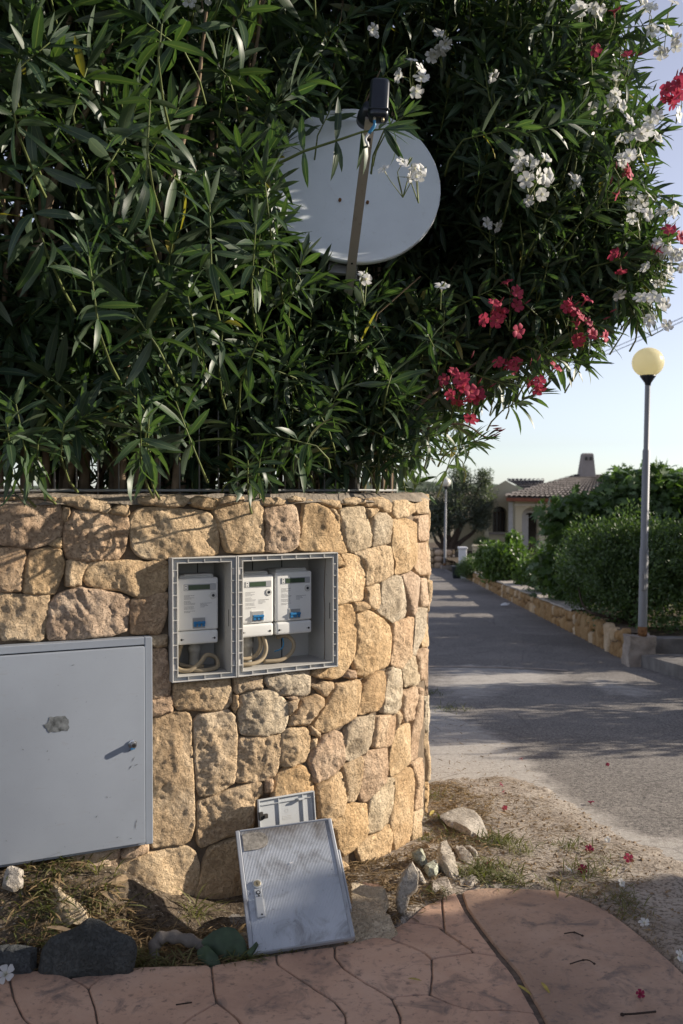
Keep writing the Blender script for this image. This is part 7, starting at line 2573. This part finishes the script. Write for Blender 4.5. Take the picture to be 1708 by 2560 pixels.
for p, q in ((eL, eR), (eLb, eL)):
    d_ = unit(q - p)
    mb.add([p + [0, 0, 0.0], q + [0, 0, 0.0], q + [0, 0, -0.14], p + [0, 0, -0.14]], [(0, 1, 2, 3)])
ins = [eL + [0.35, 0.45, -0.14], eR + [0, 0.45, -0.14]]
mb.add([eL + [0, 0, -0.14], eR + [0, 0, -0.14], ins[1], ins[0]], [(0, 1, 2, 3)])
mb.add([eL + [0, 0, -0.14], ins[0], eLb + [0.35, 0, -0.14], eLb + [0, 0, -0.14]], [(0, 1, 2, 3)])
mb.build('eave', 'eave_red', house)
mb = MB()
tiled(mb, H3(1318, 1224, 41.4), H3(1352, 1224, 41.4), H3(1362, 1199, 43.6), H3(1266, 1199, 43.6) , 9, 5)
o = mb.build('wing_roof', 'roof_tile', house)
o['kind'] = 'stuff'
# chimney with arched smoke holes
c0, c1 = H3(1444, 1196, 43.2), H3(1487, 1196, 43.2)
t0_, t1_ = H3(1455, 1136, 43.2), H3(1481, 1136, 43.2)
dd = 0.36
mb = MB()
zt = t0_[2]
V = [(c0[0], c0[1] - dd, c0[2] - 0.3), (c1[0], c1[1] - dd, c0[2] - 0.3), (c1[0], c1[1] + dd, c0[2] - 0.3), (c0[0], c1[1] + dd, c0[2] - 0.3),
     (t0_[0], t0_[1] - dd * .6, zt), (t1_[0], t1_[1] - dd * .6, zt), (t1_[0], t1_[1] + dd * .6, zt), (t0_[0], t1_[1] + dd * .6, zt)]
mb.add(V, [(0, 1, 5, 4), (1, 2, 6, 5), (2, 3, 7, 6), (3, 0, 4, 7)])
n_ = 8
cx_, cy_ = (t0_[0] + t1_[0]) / 2, t0_[1]
mb.add([V[4], V[5], V[6], V[7]] + [(cx_ + sx * (t1_[0] - t0_[0]) * .4, cy_ + sy * dd * .45, zt + 0.05) for sx, sy in ((-1, -1), (1, -1), (1, 1), (-1, 1))], [(0, 1, 5, 4), (1, 2, 6, 5), (2, 3, 7, 6), (3, 0, 4, 7), (4, 5, 6, 7)])
chim = mb.build('chimney', 'chimney_plaster', house)
mb = MB()
for sx in (-0.22, 0.22):
    x = cx_ + sx * (t1_[0] - t0_[0])
    yy_ = cy_ - dd * 0.66
    z = zt - 0.26
    pts = [(x - 0.055, z), (x + 0.055, z)] + [(x + 0.055 * math.cos(math.pi * k / 6), z + 0.10 + 0.055 * math.sin(math.pi * k / 6)) for k in range(7)]
    mb.add([(q[0], yy_ - 0.03, q[1]) for q in pts], [tuple(range(len(pts)))])
mb.build('smoke_hole', 'window_dark', chim)

# ------------------------------------------------------------------ gate pillar, small walls, pot at the end of the lane
def px_box(name, x0, x1, y0, y1, Y, depth, mat, label, cat, cap=None):
    a, b = P(x0, y1, Y), P(x1, y0, Y)
    mb = MB()
    mb.box(a[0], b[0], Y, Y + depth, a[2] - 0.15, b[2], 0, bev=0.015)
    if cap: mb.box(a[0] - 0.03, b[0] + 0.03, Y - 0.03, Y + depth + 0.03, b[2] + 0.002, b[2] + 0.07, 0, bev=0.015)
    o = mb.build(name, mat, None, False, ((a[0] + b[0]) / 2, Y, a[2]))
    return tag(o, label, cat)
px_box('gate_pillar', 1149, 1167, 1373, 1415, 33.0, 0.3, 'white_paint', 'white gate pillar with a cap at the end of the lane', 'pillar', True)
px_box('garden_post', 1184, 1212, 1368, 1400, 34.5, 0.3, 'cream_wall', 'cream garden wall end with white cap behind the gate pillar', 'wall', True)
fw_ = empty('far_wall', P(1100, 1430, 38.6), 0, 'tan stone wall across the end of the lane', 'wall')
fo_ = np.array(fw_.location)
a, b = P(1030, 1428, 38.6), P(1138, 1374, 38.6)
mb = MB()
mb.box(a[0] - fo_[0], b[0] - fo_[0], 0.06, 0.4, a[2] - fo_[2] - 0.3, b[2] - fo_[2])
mb.build('core', 'mortar', fw_)
x = a[0]
k = 0
while x < b[0] - 0.05:
    w = r8.uniform(0.22, 0.42)
    e_ = min(b[0], x + w)
    z = a[2] - 0.2
    while z < b[2] - 0.03:
        hgt = min(r8.uniform(0.2, 0.34), b[2] - z)
        poly = resample(chaikin(np.array([(x + .01, z + .01), (e_ - .01, z + .01), (e_ - .01, z + hgt - .01), (x + .01, z + hgt - .01)]), 2, 0.2), 14)
        U, H_, Fs = rings_mesh(poly, lambda p, d: 0.03 * np.clip(d / 0.03, 0, 1) ** 0.5 + 0.015 * fbm(np.c_[p * 6, np.full(len(p), k)], 2, 2), -0.06, 14, None, 0.07)
        mesh_obj('stone', np.c_[U[:, 0], 38.6 - H_, U[:, 1]] - fo_, Fs, 'stone_' + r8.choice(['ochre', 'ochre', 'pink']), fw_, None, True)
        z += hgt
        k += 1
    x = e_
px_box('lamp_footing', 1104, 1134, 1415, 1430, 37.7, 0.5, 'concrete', 'pale concrete footing under the far street lamp', 'footing')
pp_ = P(1142, 1442, 31.5)
mb = MB()
mb.lathe([(0.001, 0.0), (0.12, 0.0), (0.17, 0.36), (0.185, 0.37), (0.185, 0.40), (0.15, 0.40), (0.14, 0.33), (0.001, 0.33)], 18)
o = mb.build('plant_pot', 'pot_dark', None, True)
o.location = (pp_[0], pp_[1], gz(31.5))
tag(o, 'dark plant pot beside the white gate pillar', 'pot')
px_box('stone_post', 1152, 1166, 1430, 1446, 31.4, 0.25, 'white_paint', 'small white block at the foot of the low shrub', 'block')
# litter on the lane
q = G(1262, 1513, 0.03)
mb = MB()
mb.add([(-.10, -.05, 0), (.05, -.08, 0.01), (.12, .04, 0.035), (-.06, .06, 0.02), (0.0, 0.0, 0.06)], [(0, 1, 4), (1, 2, 4), (2, 3, 4), (3, 0, 4)])
o = mb.build('paper_scrap', 'litter_white')
o.location = tuple(q)
tag(o, 'crumpled white paper scrap on the lane', 'litter')
# overhead wires
for (y0, y1, lab) in ((952, 783, 'upper of two thin overhead wires in the sky'), (963, 792, 'lower of two thin overhead wires in the sky')):
    a, b = P(1200, y0 + 35, 60), P(1800, y1 - 32, 26)
    mb = MB()
    mb.tube([a * (1 - t_) + b * t_ + np.array([0, 0, -0.25 * 4 * t_ * (1 - t_)]) for t_ in np.linspace(0, 1, 16)], 0.011, 6)
    o = mb.build('overhead_wire', 'wire_grey', None, True)
    tag(o, lab, 'wire', 'overhead wires')
